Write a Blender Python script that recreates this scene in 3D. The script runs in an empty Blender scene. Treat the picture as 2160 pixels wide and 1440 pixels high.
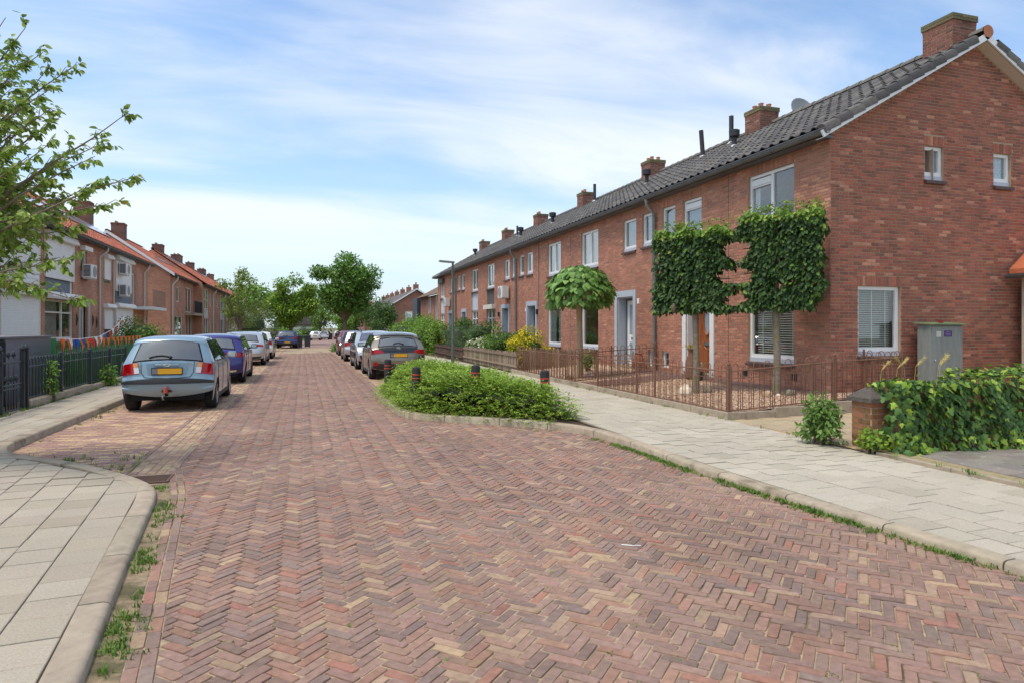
import bpy, bmesh, math, random
import numpy as np
from mathutils import Matrix, Vector
R=math.radians; PI=math.pi
sc=bpy.context.scene
# ---------------------------------------------------------------- camera, sky, sun, exposure
CAMH=1.65; FPX=1400.; TH=math.atan(440/1400.)
cd=bpy.data.cameras.new('camera'); cam=bpy.data.objects.new('camera',cd); sc.collection.objects.link(cam)
cam.location=(0,0,CAMH); cam.rotation_euler=(R(90),0,-TH)
cd.sensor_width=36; cd.lens=36*FPX/2160; cd.shift_y=-30/2160.; cd.clip_start=.05; cd.clip_end=3000
sc.camera=cam
SKX,SKY=.4,2.2
SUN_EL,SUN_AZ=R(66),R(-100)          # azimuth clockwise from +Y: the sun stands to the left and a little behind
w=bpy.data.worlds.new('World'); sc.world=w; w.use_nodes=True
nt=w.node_tree; nt.nodes.clear()
def wn(t,**k):
    n=nt.nodes.new(t)
    for a,b in k.items(): setattr(n,a,b)
    return n
WL=nt.links.new
sky=wn('ShaderNodeTexSky',sky_type='NISHITA',sun_disc=False,sun_elevation=SUN_EL,sun_rotation=SUN_AZ,air_density=1.0,dust_density=1.6,ozone_density=2.2)
geo=wn('ShaderNodeTexCoord'); sep=wn('ShaderNodeSeparateXYZ'); WL(geo.outputs['Generated'],sep.inputs[0])
def wmath(op,a,b=None,c=None,clamp=False):
    n=wn('ShaderNodeMath',operation=op); n.use_clamp=clamp
    for i,x in enumerate((a,b,c)):
        if x is None: continue
        if isinstance(x,(int,float)): n.inputs[i].default_value=x
        else: WL(x,n.inputs[i])
    return n.outputs[0]
zc=wmath('MAXIMUM',sep.outputs[2],0.0)
den=wmath('ADD',zc,0.16)
px=wmath('DIVIDE',sep.outputs[0],den); py=wmath('DIVIDE',sep.outputs[1],den)
cmb=wn('ShaderNodeCombineXYZ'); WL(px,cmb.inputs[0]); WL(py,cmb.inputs[1])
mp=wn('ShaderNodeMapping'); mp.inputs['Rotation'].default_value=(0,0,R(-35)); mp.inputs['Scale'].default_value=(.42,1.0,1); mp.inputs['Location'].default_value=(SKX,SKY,0)
WL(cmb.outputs[0],mp.inputs[0])
n1=wn('ShaderNodeTexNoise'); n1.inputs['Scale'].default_value=.62; n1.inputs['Detail'].default_value=4; n1.inputs['Roughness'].default_value=.5; n1.inputs['Distortion'].default_value=.9
WL(mp.outputs[0],n1.inputs['Vector'])
n2=wn('ShaderNodeTexNoise'); n2.inputs['Scale'].default_value=1.9; n2.inputs['Detail'].default_value=8; n2.inputs['Roughness'].default_value=.58; n2.inputs['Distortion'].default_value=1.0
WL(mp.outputs[0],n2.inputs['Vector'])
cl=wmath('ADD',wmath('MULTIPLY',n1.outputs[0],.72),wmath('MULTIPLY',n2.outputs[0],.28))
mr=wn('ShaderNodeMapRange',interpolation_type='SMOOTHSTEP'); mr.inputs['From Min'].default_value=.39; mr.inputs['From Max'].default_value=.64; mr.inputs['To Max'].default_value=.92
WL(cl,mr.inputs[0])
blue=wn('ShaderNodeMix',data_type='RGBA',blend_type='MULTIPLY'); blue.inputs[0].default_value=1; WL(sky.outputs[0],blue.inputs[6]); blue.inputs[7].default_value=(1.16,1.30,1.36,1)
lowf=wn('ShaderNodeMapRange',interpolation_type='SMOOTHSTEP'); lowf.inputs['From Min'].default_value=.02; lowf.inputs['From Max'].default_value=.22; lowf.inputs['To Min'].default_value=.35; WL(zc,lowf.inputs[0])
mix=wn('ShaderNodeMix',data_type='RGBA'); WL(wmath('MULTIPLY',mr.outputs[0],lowf.outputs[0]),mix.inputs[0])
WL(blue.outputs[2],mix.inputs[6]); mix.inputs[7].default_value=(6.2,6.3,6.4,1)
hz=wn('ShaderNodeMix',data_type='RGBA'); WL(wmath('MULTIPLY',wmath('POWER',wmath('SUBTRACT',1.0,zc,clamp=True),7.0),.85),hz.inputs[0])
WL(mix.outputs[2],hz.inputs[6]); hz.inputs[7].default_value=(4.9,5.5,6.0,1)
bg=wn('ShaderNodeBackground'); bg.inputs[1].default_value=.118; WL(hz.outputs[2],bg.inputs[0])
wo=wn('ShaderNodeOutputWorld'); WL(bg.outputs[0],wo.inputs[0])
sd=bpy.data.lights.new('sun','SUN'); sun=bpy.data.objects.new('sun',sd); sc.collection.objects.link(sun)
sd.energy=1.7; sd.angle=R(16); sd.color=(1,.92,.80)
sun.rotation_euler=Vector((math.sin(SUN_AZ)*math.cos(SUN_EL),math.cos(SUN_AZ)*math.cos(SUN_EL),math.sin(SUN_EL))).to_track_quat('Z','Y').to_euler()
sun.location=(-20,-10,30)
vs=sc.view_settings; vs.view_transform='Standard'; vs.look='None'; vs.exposure=.58; vs.gamma=1
sc.cycles.use_denoising=True; sc.cycles.max_bounces=7; sc.cycles.transparent_max_bounces=12; sc.cycles.diffuse_bounces=3
try: sc.cycles.use_adaptive_sampling=True; sc.cycles.adaptive_threshold=.015
except Exception: pass
# ---------------------------------------------------------------- helpers
rng=random.Random(11); nr=np.random.default_rng(5)
C=sc.collection
def lin(r,g,b):
    f=lambda x:(x/255/12.92 if x<=10.3 else ((x/255+.055)/1.055)**2.4)
    return (f(r),f(g),f(b))
def soft(c,k=.25,g=1.12):
    m=c[0]*.35+c[1]*.45+c[2]*.2; return tuple((x*(1-k)+m*k)*g for x in c)
def cam_depth(p):
    return p[0]*math.sin(TH)+p[1]*math.cos(TH)
def in_view(p,m=0):
    d=cam_depth(p)
    if d<.3: return False
    u=1080+FPX*(p[0]*math.cos(TH)-p[1]*math.sin(TH))/d; v=690-FPX*(p[2]-CAMH)/d
    return -m<u<2160+m and -m<v<1440+m
def zr(Y): return -.006*max(0.,Y-32.)            # the street falls a little further on
def xr(Y): return 0. if Y<46 else .00065*(Y-46)**2   # and bends to the right
_mats={}
def mat(name,col=(.5,.5,.5),rough=.8,var=.0,vscale=6.,bump=0.,bscale=60.,attr=False,metal=0.,spec=.5,coat=0.,col2=None,c2scale=1.5,c2lo=.5,c2hi=.65,trans=0.,alpha=None,detail=6.,streak=None,big=0.,bigs=.5,bstr=None):
    if name in _mats: return _mats[name]
    m=bpy.data.materials.new(name); m.use_nodes=True; t=m.node_tree; N=t.nodes; L=t.links.new
    b=N['Principled BSDF']; b.inputs['Roughness'].default_value=rough; b.inputs['Metallic'].default_value=metal
    b.inputs['Specular IOR Level'].default_value=spec; b.inputs['Coat Weight'].default_value=coat; b.inputs['Coat Roughness'].default_value=.04
    tc=N.new('ShaderNodeTexCoord')
    def mul(a,bb):
        x=N.new('ShaderNodeMix'); x.data_type='RGBA'; x.blend_type='MULTIPLY'; x.inputs[0].default_value=1
        for i,s in ((6,a),(7,bb)):
            if isinstance(s,tuple): x.inputs[i].default_value=(*s[:3],1)
            else: L(s,x.inputs[i])
        return x.outputs[2]
    base=tuple(col)
    if attr:
        a=N.new('ShaderNodeAttribute'); a.attribute_name='col'; o=N.new('ShaderNodeObjectInfo')
        base=mul(mul(a.outputs['Color'],o.outputs['Color']),base)
    geo_=N.new('ShaderNodeNewGeometry'); pos=geo_.outputs['Position']
    if streak:
        mpn=N.new('ShaderNodeMapping'); mpn.inputs['Scale'].default_value=streak; L(pos,mpn.inputs[0]); pos2=mpn.outputs[0]
    else: pos2=pos
    if col2 is not None:
        n=N.new('ShaderNodeTexNoise'); n.inputs['Scale'].default_value=c2scale; n.inputs['Detail'].default_value=8; n.inputs['Roughness'].default_value=.62; L(pos2,n.inputs['Vector'])
        r=N.new('ShaderNodeMapRange'); r.interpolation_type='SMOOTHSTEP'; r.inputs['From Min'].default_value=c2lo; r.inputs['From Max'].default_value=c2hi; L(n.outputs[0],r.inputs[0])
        x=N.new('ShaderNodeMix'); x.data_type='RGBA'; L(r.outputs[0],x.inputs[0])
        if isinstance(base,tuple): x.inputs[6].default_value=(*base,1)
        else: L(base,x.inputs[6])
        x.inputs[7].default_value=(*col2,1); base=x.outputs[2]
    if var>0:
        n=N.new('ShaderNodeTexNoise'); n.inputs['Scale'].default_value=vscale; n.inputs['Detail'].default_value=detail; n.inputs['Roughness'].default_value=.65; L(pos2,n.inputs['Vector'])
        r=N.new('ShaderNodeMapRange'); r.inputs['From Min'].default_value=.25; r.inputs['From Max'].default_value=.75; r.inputs['To Min'].default_value=1-var; r.inputs['To Max'].default_value=1+var; L(n.outputs[0],r.inputs[0])
        g=N.new('ShaderNodeCombineColor')
        for i in range(3): L(r.outputs[0],g.inputs[i])
        base=mul(base,g.outputs[0])
    if big>0:
        n=N.new('ShaderNodeTexNoise'); n.inputs['Scale'].default_value=bigs; n.inputs['Detail'].default_value=5; n.inputs['Roughness'].default_value=.6
        bm_=N.new('ShaderNodeMapping'); bm_.inputs['Scale'].default_value=bstr or (1,1,1); L(pos,bm_.inputs[0]); L(bm_.outputs[0],n.inputs['Vector'])
        r=N.new('ShaderNodeMapRange'); r.inputs['From Min'].default_value=.3; r.inputs['From Max'].default_value=.7; r.inputs['To Min'].default_value=1-big; r.inputs['To Max'].default_value=1+big; L(n.outputs[0],r.inputs[0])
        g=N.new('ShaderNodeCombineColor')
        for i in range(3): L(r.outputs[0],g.inputs[i])
        base=mul(base,g.outputs[0])
    if isinstance(base,tuple): b.inputs['Base Color'].default_value=(*base,1)
    else: L(base,b.inputs['Base Color'])
    if bump>0:
        n=N.new('ShaderNodeTexNoise'); n.inputs['Scale'].default_value=bscale; n.inputs['Detail'].default_value=6; L(pos,n.inputs['Vector'])
        bp=N.new('ShaderNodeBump'); bp.inputs['Strength'].default_value=bump; bp.inputs['Distance'].default_value=.01; L(n.outputs[0],bp.inputs['Height']); L(bp.outputs[0],b.inputs['Normal'])
    if trans>0:
        tr=N.new('ShaderNodeBsdfTranslucent'); ms=N.new('ShaderNodeMixShader'); ms.inputs[0].default_value=trans
        if isinstance(base,tuple): tr.inputs[0].default_value=(*base,1)
        else: L(base,tr.inputs[0])
        L(b.outputs[0],ms.inputs[1]); L(tr.outputs[0],ms.inputs[2]); L(ms.outputs[0],N['Material Output'].inputs[0])
    _mats[name]=m; return m
def glass(name,tint=(.8,.85,.85),clear=.8,rough=.015,refl=.1,body=(.03,.035,.04)):
    if name in _mats: return _mats[name]
    m=bpy.data.materials.new(name); m.use_nodes=True; t=m.node_tree; N=t.nodes; L=t.links.new; N.clear()
    g=N.new('ShaderNodeBsdfGlossy'); g.inputs['Roughness'].default_value=rough; g.inputs[0].default_value=(.95,.95,.95,1)
    tr=N.new('ShaderNodeBsdfTransparent'); tr.inputs[0].default_value=(*tint,1)
    df=N.new('ShaderNodeBsdfDiffuse'); df.inputs[0].default_value=(*body,1)
    a=N.new('ShaderNodeMixShader'); a.inputs[0].default_value=clear; L(df.outputs[0],a.inputs[1]); L(tr.outputs[0],a.inputs[2])
    lw=N.new('ShaderNodeLayerWeight'); pw=N.new('ShaderNodeMath'); pw.operation='POWER'; L(lw.outputs['Facing'],pw.inputs[0]); pw.inputs[1].default_value=3.
    f=N.new('ShaderNodeMath'); f.operation='MULTIPLY_ADD'; L(pw.outputs[0],f.inputs[0]); f.inputs[1].default_value=.8; f.inputs[2].default_value=refl
    x=N.new('ShaderNodeMixShader'); L(f.outputs[0],x.inputs[0]); L(a.outputs[0],x.inputs[1]); L(g.outputs[0],x.inputs[2])
    o=N.new('ShaderNodeOutputMaterial'); L(x.outputs[0],o.inputs[0]); _mats[name]=m; return m
def brickmat(name,c1,c2,mortar,scale=1.):
    """Far walls: bricks too small to tell apart singly."""
    if name in _mats: return _mats[name]
    m=bpy.data.materials.new(name); m.use_nodes=True; t=m.node_tree; N=t.nodes; L=t.links.new; b=N['Principled BSDF']; b.inputs['Roughness'].default_value=.9
    g=N.new('ShaderNodeNewGeometry'); s=N.new('ShaderNodeSeparateXYZ'); L(g.outputs['Position'],s.inputs[0])
    ad=N.new('ShaderNodeMath'); ad.operation='ADD'; L(s.outputs[0],ad.inputs[0]); L(s.outputs[1],ad.inputs[1])
    cb=N.new('ShaderNodeCombineXYZ'); L(ad.outputs[0],cb.inputs[0]); L(s.outputs[2],cb.inputs[1])
    bt=N.new('ShaderNodeTexBrick'); L(cb.outputs[0],bt.inputs['Vector']); bt.inputs['Scale'].default_value=1; bt.inputs['Brick Width'].default_value=.22; bt.inputs['Row Height'].default_value=.065; bt.inputs['Mortar Size'].default_value=.006
    bt.inputs['Color1'].default_value=(*c1,1); bt.inputs['Color2'].default_value=(*c2,1); bt.inputs['Mortar'].default_value=(*mortar,1); bt.inputs['Bias'].default_value=0
    n=N.new('ShaderNodeTexNoise'); n.inputs['Scale'].default_value=.9; n.inputs['Detail'].default_value=7; L(g.outputs['Position'],n.inputs['Vector'])
    r=N.new('ShaderNodeMapRange'); r.inputs['From Min'].default_value=.3; r.inputs['From Max'].default_value=.7; r.inputs['To Min'].default_value=.8; r.inputs['To Max'].default_value=1.2; L(n.outputs[0],r.inputs[0])
    x=N.new('ShaderNodeVectorMath'); x.operation='SCALE'; L(bt.outputs[0],x.inputs[0]); L(r.outputs[0],x.inputs['Scale']); L(x.outputs[0],b.inputs['Base Color'])
    bp=N.new('ShaderNodeBump'); bp.inputs['Strength'].default_value=.5; bp.inputs['Distance'].default_value=.01; bp.invert=True; L(bt.outputs['Fac'],bp.inputs['Height']); L(bp.outputs[0],b.inputs['Normal'])
    _mats[name]=m; return m
class MB:
    """Collects vertices, faces and a colour per vertex; build() links them as one mesh object."""
    def __init__(s): s.v=[];s.f=[];s.c=[]
    def add(s,vs,fs,col=(1,1,1)):
        o=len(s.v); s.v+=[tuple(p) for p in vs]; s.f+=[tuple(i+o for i in f) for f in fs]; s.c+=[col]*len(vs); return s
    def box(s,x0,x1,y0,y1,z0,z1,col=(1,1,1),M=None):
        vs=[(x0,y0,z0),(x1,y0,z0),(x1,y1,z0),(x0,y1,z0),(x0,y0,z1),(x1,y0,z1),(x1,y1,z1),(x0,y1,z1)]
        if M is not None: vs=[tuple(M@Vector(p)) for p in vs]
        return s.add(vs,[(3,2,1,0),(4,5,6,7),(0,1,5,4),(1,2,6,5),(2,3,7,6),(3,0,4,7)],col)
    def bev(s,x0,x1,y0,y1,z0,z1,b=.01,col=(1,1,1),M=None):
        """box with chamfered edges"""
        bm=bmesh.new(); bmesh.ops.create_cube(bm,size=1)
        for v in bm.verts: v.co=Vector(((x0+x1)/2+v.co.x*(x1-x0),(y0+y1)/2+v.co.y*(y1-y0),(z0+z1)/2+v.co.z*(z1-z0)))
        bmesh.ops.bevel(bm,geom=bm.edges[:],offset=b,segments=2,affect='EDGES',profile=.5)
        vs=[v.co.copy() for v in bm.verts]; bm.verts.index_update()
        if M is not None: vs=[M@p for p in vs]
        s.add(vs,[tuple(v.index for v in f.verts) for f in bm.faces],col); bm.free(); return s
    def tube(s,pts,r,n=8,col=(1,1,1),caps=True):
        pts=[Vector(p) for p in pts]; k=len(pts); rs=r if isinstance(r,(list,tuple)) else [r]*k
        vs=[];up=None
        for i,p in enumerate(pts):
            d=(pts[min(i+1,k-1)]-pts[max(i-1,0)]).normalized()
            if up is None: up=Vector((0,0,1)) if abs(d.z)<.9 else Vector((1,0,0))
            x=d.cross(up); x=x.normalized() if x.length>1e-6 else d.orthogonal().normalized(); y=x.cross(d).normalized(); up=y
            for j in range(n):
                a=2*PI*j/n; vs.append(p+(x*math.cos(a)+y*math.sin(a))*rs[i])
        fs=[(i*n+j,i*n+(j+1)%n,(i+1)*n+(j+1)%n,(i+1)*n+j) for i in range(k-1) for j in range(n)]
        if caps: fs+=[tuple(range(n-1,-1,-1)),tuple(range((k-1)*n,k*n))]
        return s.add(vs,fs,col)
    def lathe(s,prof,n=16,c=(0,0,0),col=(1,1,1),M=None,sx=1.,sy=1.):
        vs=[(c[0]+r*sx*math.cos(2*PI*j/n),c[1]+r*sy*math.sin(2*PI*j/n),c[2]+z) for r,z in prof for j in range(n)]
        if M is not None: vs=[tuple(M@Vector(p)) for p in vs]
        k=len(prof); fs=[(i*n+j,i*n+(j+1)%n,(i+1)*n+(j+1)%n,(i+1)*n+j) for i in range(k-1) for j in range(n)]
        fs+=[tuple(range(n-1,-1,-1)),tuple(range((k-1)*n,k*n))]
        return s.add(vs,fs,col)
    def prism(s,poly,axis,a,b,col=(1,1,1)):
        """polygon in the two other axes, extruded along axis from a to b"""
        def P(p,t): return {'x':(t,p[0],p[1]),'y':(p[0],t,p[1]),'z':(p[0],p[1],t)}[axis]
        n=len(poly); vs=[P(p,a) for p in poly]+[P(p,b) for p in poly]
        return s.add(vs,[tuple(range(n-1,-1,-1)),tuple(range(n,2*n))]+[(i,(i+1)%n,n+(i+1)%n,n+i) for i in range(n)],col)
    def quad(s,a,b,c,d,col=(1,1,1)): return s.add([a,b,c,d],[(0,1,2,3)],col)
    def mesh(s,name,m,smooth=False,angle=None,fix=True):
        me=bpy.data.meshes.new(name); me.from_pydata(s.v,[],s.f)
        a=me.color_attributes.new('col','FLOAT_COLOR','POINT')
        cc=np.ones((len(s.v),4),np.float32); cc[:,:3]=np.array(s.c,np.float32).reshape(-1,3); a.data.foreach_set('color',cc.ravel())
        if m: me.materials.append(m)
        if fix and len(s.f)<20000:
            bm=bmesh.new(); bm.from_mesh(me); bmesh.ops.recalc_face_normals(bm,faces=bm.faces[:]); bm.to_mesh(me); bm.free()
        if smooth:
            me.polygons.foreach_set('use_smooth',[True]*len(me.polygons))
            if angle: me.set_sharp_from_angle(angle=R(angle))
        me.update(); return me
    def build(s,name,m,parent=None,smooth=False,angle=40,stuff=False,fix=True):
        return link(name,s.mesh(name,m,smooth,angle,fix),parent,stuff)
def link(name,me,parent=None,stuff=False,local=False):
    o=bpy.data.objects.new(name,me); C.objects.link(o)
    if parent is not None:
        o.parent=parent
        if parent.type=='EMPTY' and not local: o.matrix_parent_inverse=parent.matrix_basis.inverted()
    if stuff: o['kind']='stuff'
    return o
def thing(name,label,cat,loc=(0,0,0),rz=0.,group=None):
    o=bpy.data.objects.new(name,None); C.objects.link(o); o.empty_display_size=.3
    o.location=loc; o.rotation_euler=(0,0,rz); o['label']=label; o['category']=cat
    if group: o['group']=group
    return o
def tag(o,label,cat,group=None):
    o['label']=label; o['category']=cat
    if group: o['group']=group
    return o
def struct(o): o['kind']='structure'; return o
def fast(name,V,F,cols,m,parent=None,stuff=True):
    """V (n,3), F (k,3|4) index arrays, cols (n,3): one big mesh, quickly"""
    me=bpy.data.meshes.new(name); V=np.ascontiguousarray(V,np.float32); F=np.ascontiguousarray(F,np.int32); k=F.shape[1]
    me.vertices.add(len(V)); me.vertices.foreach_set('co',V.ravel())
    me.loops.add(F.size); me.loops.foreach_set('vertex_index',F.ravel())
    me.polygons.add(len(F)); me.polygons.foreach_set('loop_start',np.arange(0,F.size,k,dtype=np.int32))
    try: me.polygons.foreach_set('loop_total',np.full(len(F),k,np.int32))
    except Exception: pass
    a=me.color_attributes.new('col','FLOAT_COLOR','POINT'); cc=np.ones((len(V),4),np.float32); cc[:,:3]=cols; a.data.foreach_set('color',cc.ravel())
    me.materials.append(m); me.update(calc_edges=True); me.validate()
    return link(name,me,parent,stuff)
def jit(c,a=.12,r=None):
    r=r or rng; k=1+r.uniform(-a,a); return tuple(max(0,x*k*(1+r.uniform(-a*.25,a*.25))) for x in c)
def clip(poly,a,b,c):
    """keep the part of a convex polygon with a*x+b*y<=c"""
    out=[]
    for i in range(len(poly)):
        p=poly[i]; q=poly[(i+1)%len(poly)]; dp=a*p[0]+b*p[1]-c; dq=a*q[0]+b*q[1]-c
        if dp<=0: out.append(p)
        if (dp<0)!=(dq<0) and abs(dp-dq)>1e-9:
            t=dp/(dp-dq); out.append((p[0]+(q[0]-p[0])*t,p[1]+(q[1]-p[1])*t))
    return out
def parea(p): return .5*abs(sum(p[i][0]*p[(i+1)%len(p)][1]-p[(i+1)%len(p)][0]*p[i][1] for i in range(len(p))))
def slab(mb,poly,z0,z1,b,col,tilt=(0,0)):
    """paving piece with an eased top edge"""
    n=len(poly); cx=sum(p[0] for p in poly)/n; cy=sum(p[1] for p in poly)/n
    top=[]
    for p in poly:
        dx,dy=p[0]-cx,p[1]-cy; l=math.hypot(dx,dy) or 1; k=max(0,1-b*1.3/l)
        top.append((cx+dx*k,cy+dy*k,z1+dx*tilt[0]+dy*tilt[1]))
    vs=[(p[0],p[1],z0) for p in poly]+[(p[0],p[1],t[2]-b*.7) for p,t in zip(poly,top)]+top
    fs=[(i,(i+1)%n,n+(i+1)%n,n+i) for i in range(n)]+[(n+i,n+(i+1)%n,2*n+(i+1)%n,2*n+i) for i in range(n)]+[tuple(range(2*n,3*n))]
    mb.add(vs,fs,col)
def rect(cx,cy,L,W,a,r=None,chip=0.):
    """outline of one brick or tile; chip rounds and breaks its corners"""
    h,k=L/2,W/2
    if chip<=0: pts=[(-h,-k),(h,-k),(h,k),(-h,k)]
    else:
        c=[r.uniform(.35,1.5)*chip for _ in range(8)]
        pts=[(-h+c[0],-k),(h-c[1],-k),(h,-k+c[2]),(h,k-c[3]),(h-c[4],k),(-h+c[5],k),(-h,k-c[6]),(-h,-k+c[7])]
    ca,sa=math.cos(a),math.sin(a)
    return [(cx+x*ca-y*sa,cy+x*sa+y*ca) for x,y in pts]
def pavers(items,name,many,parent,m,n_ind,variants,half):
    """items: (cx,cy,ang,L,W,poly,z,col,tilt,full). The n_ind nearest whole pieces in view are objects sharing meshes, the rest one mesh."""
    cand=[i for i,t in enumerate(items) if t[9] and in_view((t[0],t[1],t[6]))]
    cand.sort(key=lambda i:items[i][0]**2+items[i][1]**2); ind=set(cand[:n_ind])
    shared={}
    rest=MB()
    for i,(cx,cy,a,L,W,poly,z,col,tilt,full) in enumerate(items):
        if i in ind:
            key=(round(L,3),round(W,3),rng.randrange(variants))
            if key not in shared:
                mb=MB(); slab(mb,rect(0,0,L,W,0,rng,half),-.03,0,.005,(1,1,1)); shared[key]=mb.mesh(name,m)
            o=link(name,shared[key],parent,local=True); o.location=(cx,cy,z); o.rotation_euler=(tilt[1],-tilt[0],a); o.color=(*col,1)
        else: slab(rest,poly,z-.03,z,.005 if math.hypot(cx,cy)<14 else .004,col,tilt)
    if rest.v: rest.build(many,m,parent,stuff=True,fix=False)
# ---------------------------------------------------------------- ground, road, kerbs, pavements
M_SOIL=mat('soil',lin(118,98,72),.95,var=.35,vscale=9,bump=.8,bscale=40,col2=lin(96,104,58),c2scale=.35,c2lo=.45,c2hi=.6)
M_SAND=mat('joint_sand',lin(168,147,119),.95,var=.4,vscale=14,bump=.6,bscale=120,col2=lin(96,88,60),c2scale=1.3,c2lo=.5,c2hi=.66)
M_CLINK=mat('road_clinker',(1.05,1.045,.99),.84,var=.26,vscale=22,bump=.55,bscale=170,attr=True,col2=lin(176,150,122),c2scale=.6,c2lo=.55,c2hi=.9,spec=.35,big=.17,bigs=.8)
M_TILE=mat('concrete_tile',(.92,.915,.90),.9,var=.24,vscale=75,bump=.45,bscale=300,attr=True,spec=.3,detail=10,big=.07,bigs=.9)
M_KERB=mat('kerb_concrete',lin(172,157,136),.92,var=.24,vscale=7,bump=.7,bscale=200,col2=lin(120,108,86),c2scale=2.2,c2lo=.52,c2hi=.72,spec=.3,detail=10,attr=True)
M_GRAVEL=mat('gravel_bed',lin(188,156,128),.95,var=.4,vscale=55,bump=1.,bscale=90)
M_PATH=mat('path_brick',lin(120,92,84),.9,var=.25,vscale=18,bump=.5,bscale=60)
M_ROADFAR=mat('road_far',lin(150,122,112),.9,var=.16,vscale=2.5,bump=.3,bscale=30)
g=MB(); ys=[-60,-10,0,8,16,24,32,45,60,80,100,120,150,400,1500]
for a,b in zip(ys,ys[1:]):
    za,zb=zr(min(a,150))-.1,zr(min(b,150))-.1
    for x0,x1 in ((-900,-60),(-60,60),(60,900)): g.quad((x0,a,za),(x1,a,za),(x1,b,zb),(x0,b,zb))
struct(g.build('ground',M_SOIL,fix=False))
# the road's sand bed
g=MB(); yy=[-6]+list(range(0,62,2))
for a,b in zip(yy,yy[1:]):
    g.quad((-4+xr(a),a,zr(a)-.0075),(5.2+xr(a),a,zr(a)-.0075),(5.2+xr(b),b,zr(b)-.0075),(-4+xr(b),b,zr(b)-.0075))
road=struct(g.build('road',M_SAND,fix=False))
g=MB()
yy=list(range(60,190,4))
for a,b in zip(yy,yy[1:]):
    f=lambda Y:(xr(Y) if Y<112 else xr(112)+(Y-112)*.145)
    g.quad((-2.1+f(a),a,zr(a)-.004),(4.2+f(a),a,zr(a)-.004),(4.2+f(b),b,zr(b)-.004),(-2.1+f(b),b,zr(b)-.004))
struct(g.build('far_road',M_ROADFAR,fix=False))
KL=[(-.66,.4),(-.85,2.2),(-.97,3.53),(-1.12,4.9),(-1.25,6.2),(-1.33,7.0),(-1.42,7.45),(-1.6,7.8),(-1.85,8.15),(-2.53,8.93),(-3.2,9.5),(-3.5,9.82),(-3.68,10.3),(-3.72,11),(-3.72,14),(-3.72,20),(-3.72,30),(-3.72,46),(-3.4,58)]
KR=[(4.85,.4),(4.62,2.4),(4.51,3.7),(4.39,5.0),(4.28,6.86),(4.25,8.16),(4.1,9.4),(3.62,10.3),(2.85,11.02),(2.25,11.5),(1.85,12.0),(1.68,12.7),(1.66,14.2),(1.66,15.84),(1.8,16.6),(2.3,17.0),(4.15,17.0),(4.2,17.6),(4.2,30),(4.2,46),(4.6,58)]
def xat(K,Y,lo=0):
    for p,q in zip(K,K[1:]):
        if p[1]<=Y<=q[1]: return p[0]+(q[0]-p[0])*(Y-p[1])/max(1e-6,q[1]-p[1])
    return K[0][0] if Y<K[0][1] else K[-1][0]
def xleft(Y):                      # left limit of the herringbone
    if Y<7.2: return -.67-.115*(Y-3.5)
    if Y<8.8: return -1.0955+(Y-7.2)/1.6*(-1.40+1.0955)
    return -1.40+xr(Y)
KRi=[p for p in KR if p[1]<=15.9]
def xright(Y):
    if Y<15.8: return xat(KRi,Y)+.03
    return 1.86+xr(Y)
RC=[(lin(146,112,104),26),(lin(152,112,98),24),(lin(128,100,95),16),(lin(176,144,114),8),(lin(158,108,88),10),(lin(120,104,104),8),(lin(108,88,86),5),(lin(190,160,118),1.5),(lin(166,96,78),4)]
_mn=lin(147,121,106)
_rc=[tuple(.52*x+.48*m_ for x,m_ in zip(soft(c,.15,.98),_mn)) for c,k in RC]; _rw=[k for c,k in RC]
def rcol(): return jit(rng.choices(_rc,_rw)[0],.11)
def undul(x,y): return .006*math.sin(x*1.7+y*.6)+.005*math.sin(y*1.3-x*.8)
LB,WB=.189,.063
items=[]; ca=math.cos(PI/4)
n=3
for i in range(-40,980):
    for j in range(-520,520):
        k=(i-j)%(2*n)
        if k==0: cx,cy,a0=i*WB+LB/2,j*WB+WB/2,0.
        elif k==2*n-1: cx,cy,a0=i*WB+WB/2,j*WB+LB/2,PI/2
        else: continue
        X=(cx-cy)*ca; Y=(cx+cy)*ca
        if Y<1.0 or Y>62: continue
        if X<-2.2+xr(Y) or X>5.0+xr(Y): continue
        xl,xg=xleft(Y),xright(Y)
        if X<xl-.12 or X>xg+.12: continue
        if Y>30 and xr(Y)==0 and False: continue
        near=Y<13
        a=a0+PI/4+rng.gauss(0,.018 if near else .008)
        Lb,Wb=LB-rng.uniform(.006,.014),WB-rng.uniform(.005,.011)
        X+=rng.gauss(0,.002);Y+=rng.gauss(0,.002)
        poly=rect(X,Y,Lb,Wb,a,rng,.008 if near else 0)
        full=True
        if X-.16<xl: 
            sl=(xleft(Y+.1)-xleft(Y-.1))/.2; poly=clip(poly,-1,sl,-(xl-sl*Y)); full=False
        if X+.16>xg and Y>=15.8: poly=clip(poly,1,0,xg); full=False
        if len(poly)<3 or parea(poly)<.0012: continue
        z=zr(Y)+undul(X,Y)*.35+rng.gauss(0,.0016)
        items.append((X,Y,a,Lb if not full else .179,Wb if not full else .0555,poly,z,rcol(),(rng.gauss(0,.012),rng.gauss(0,.012)),full))
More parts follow.
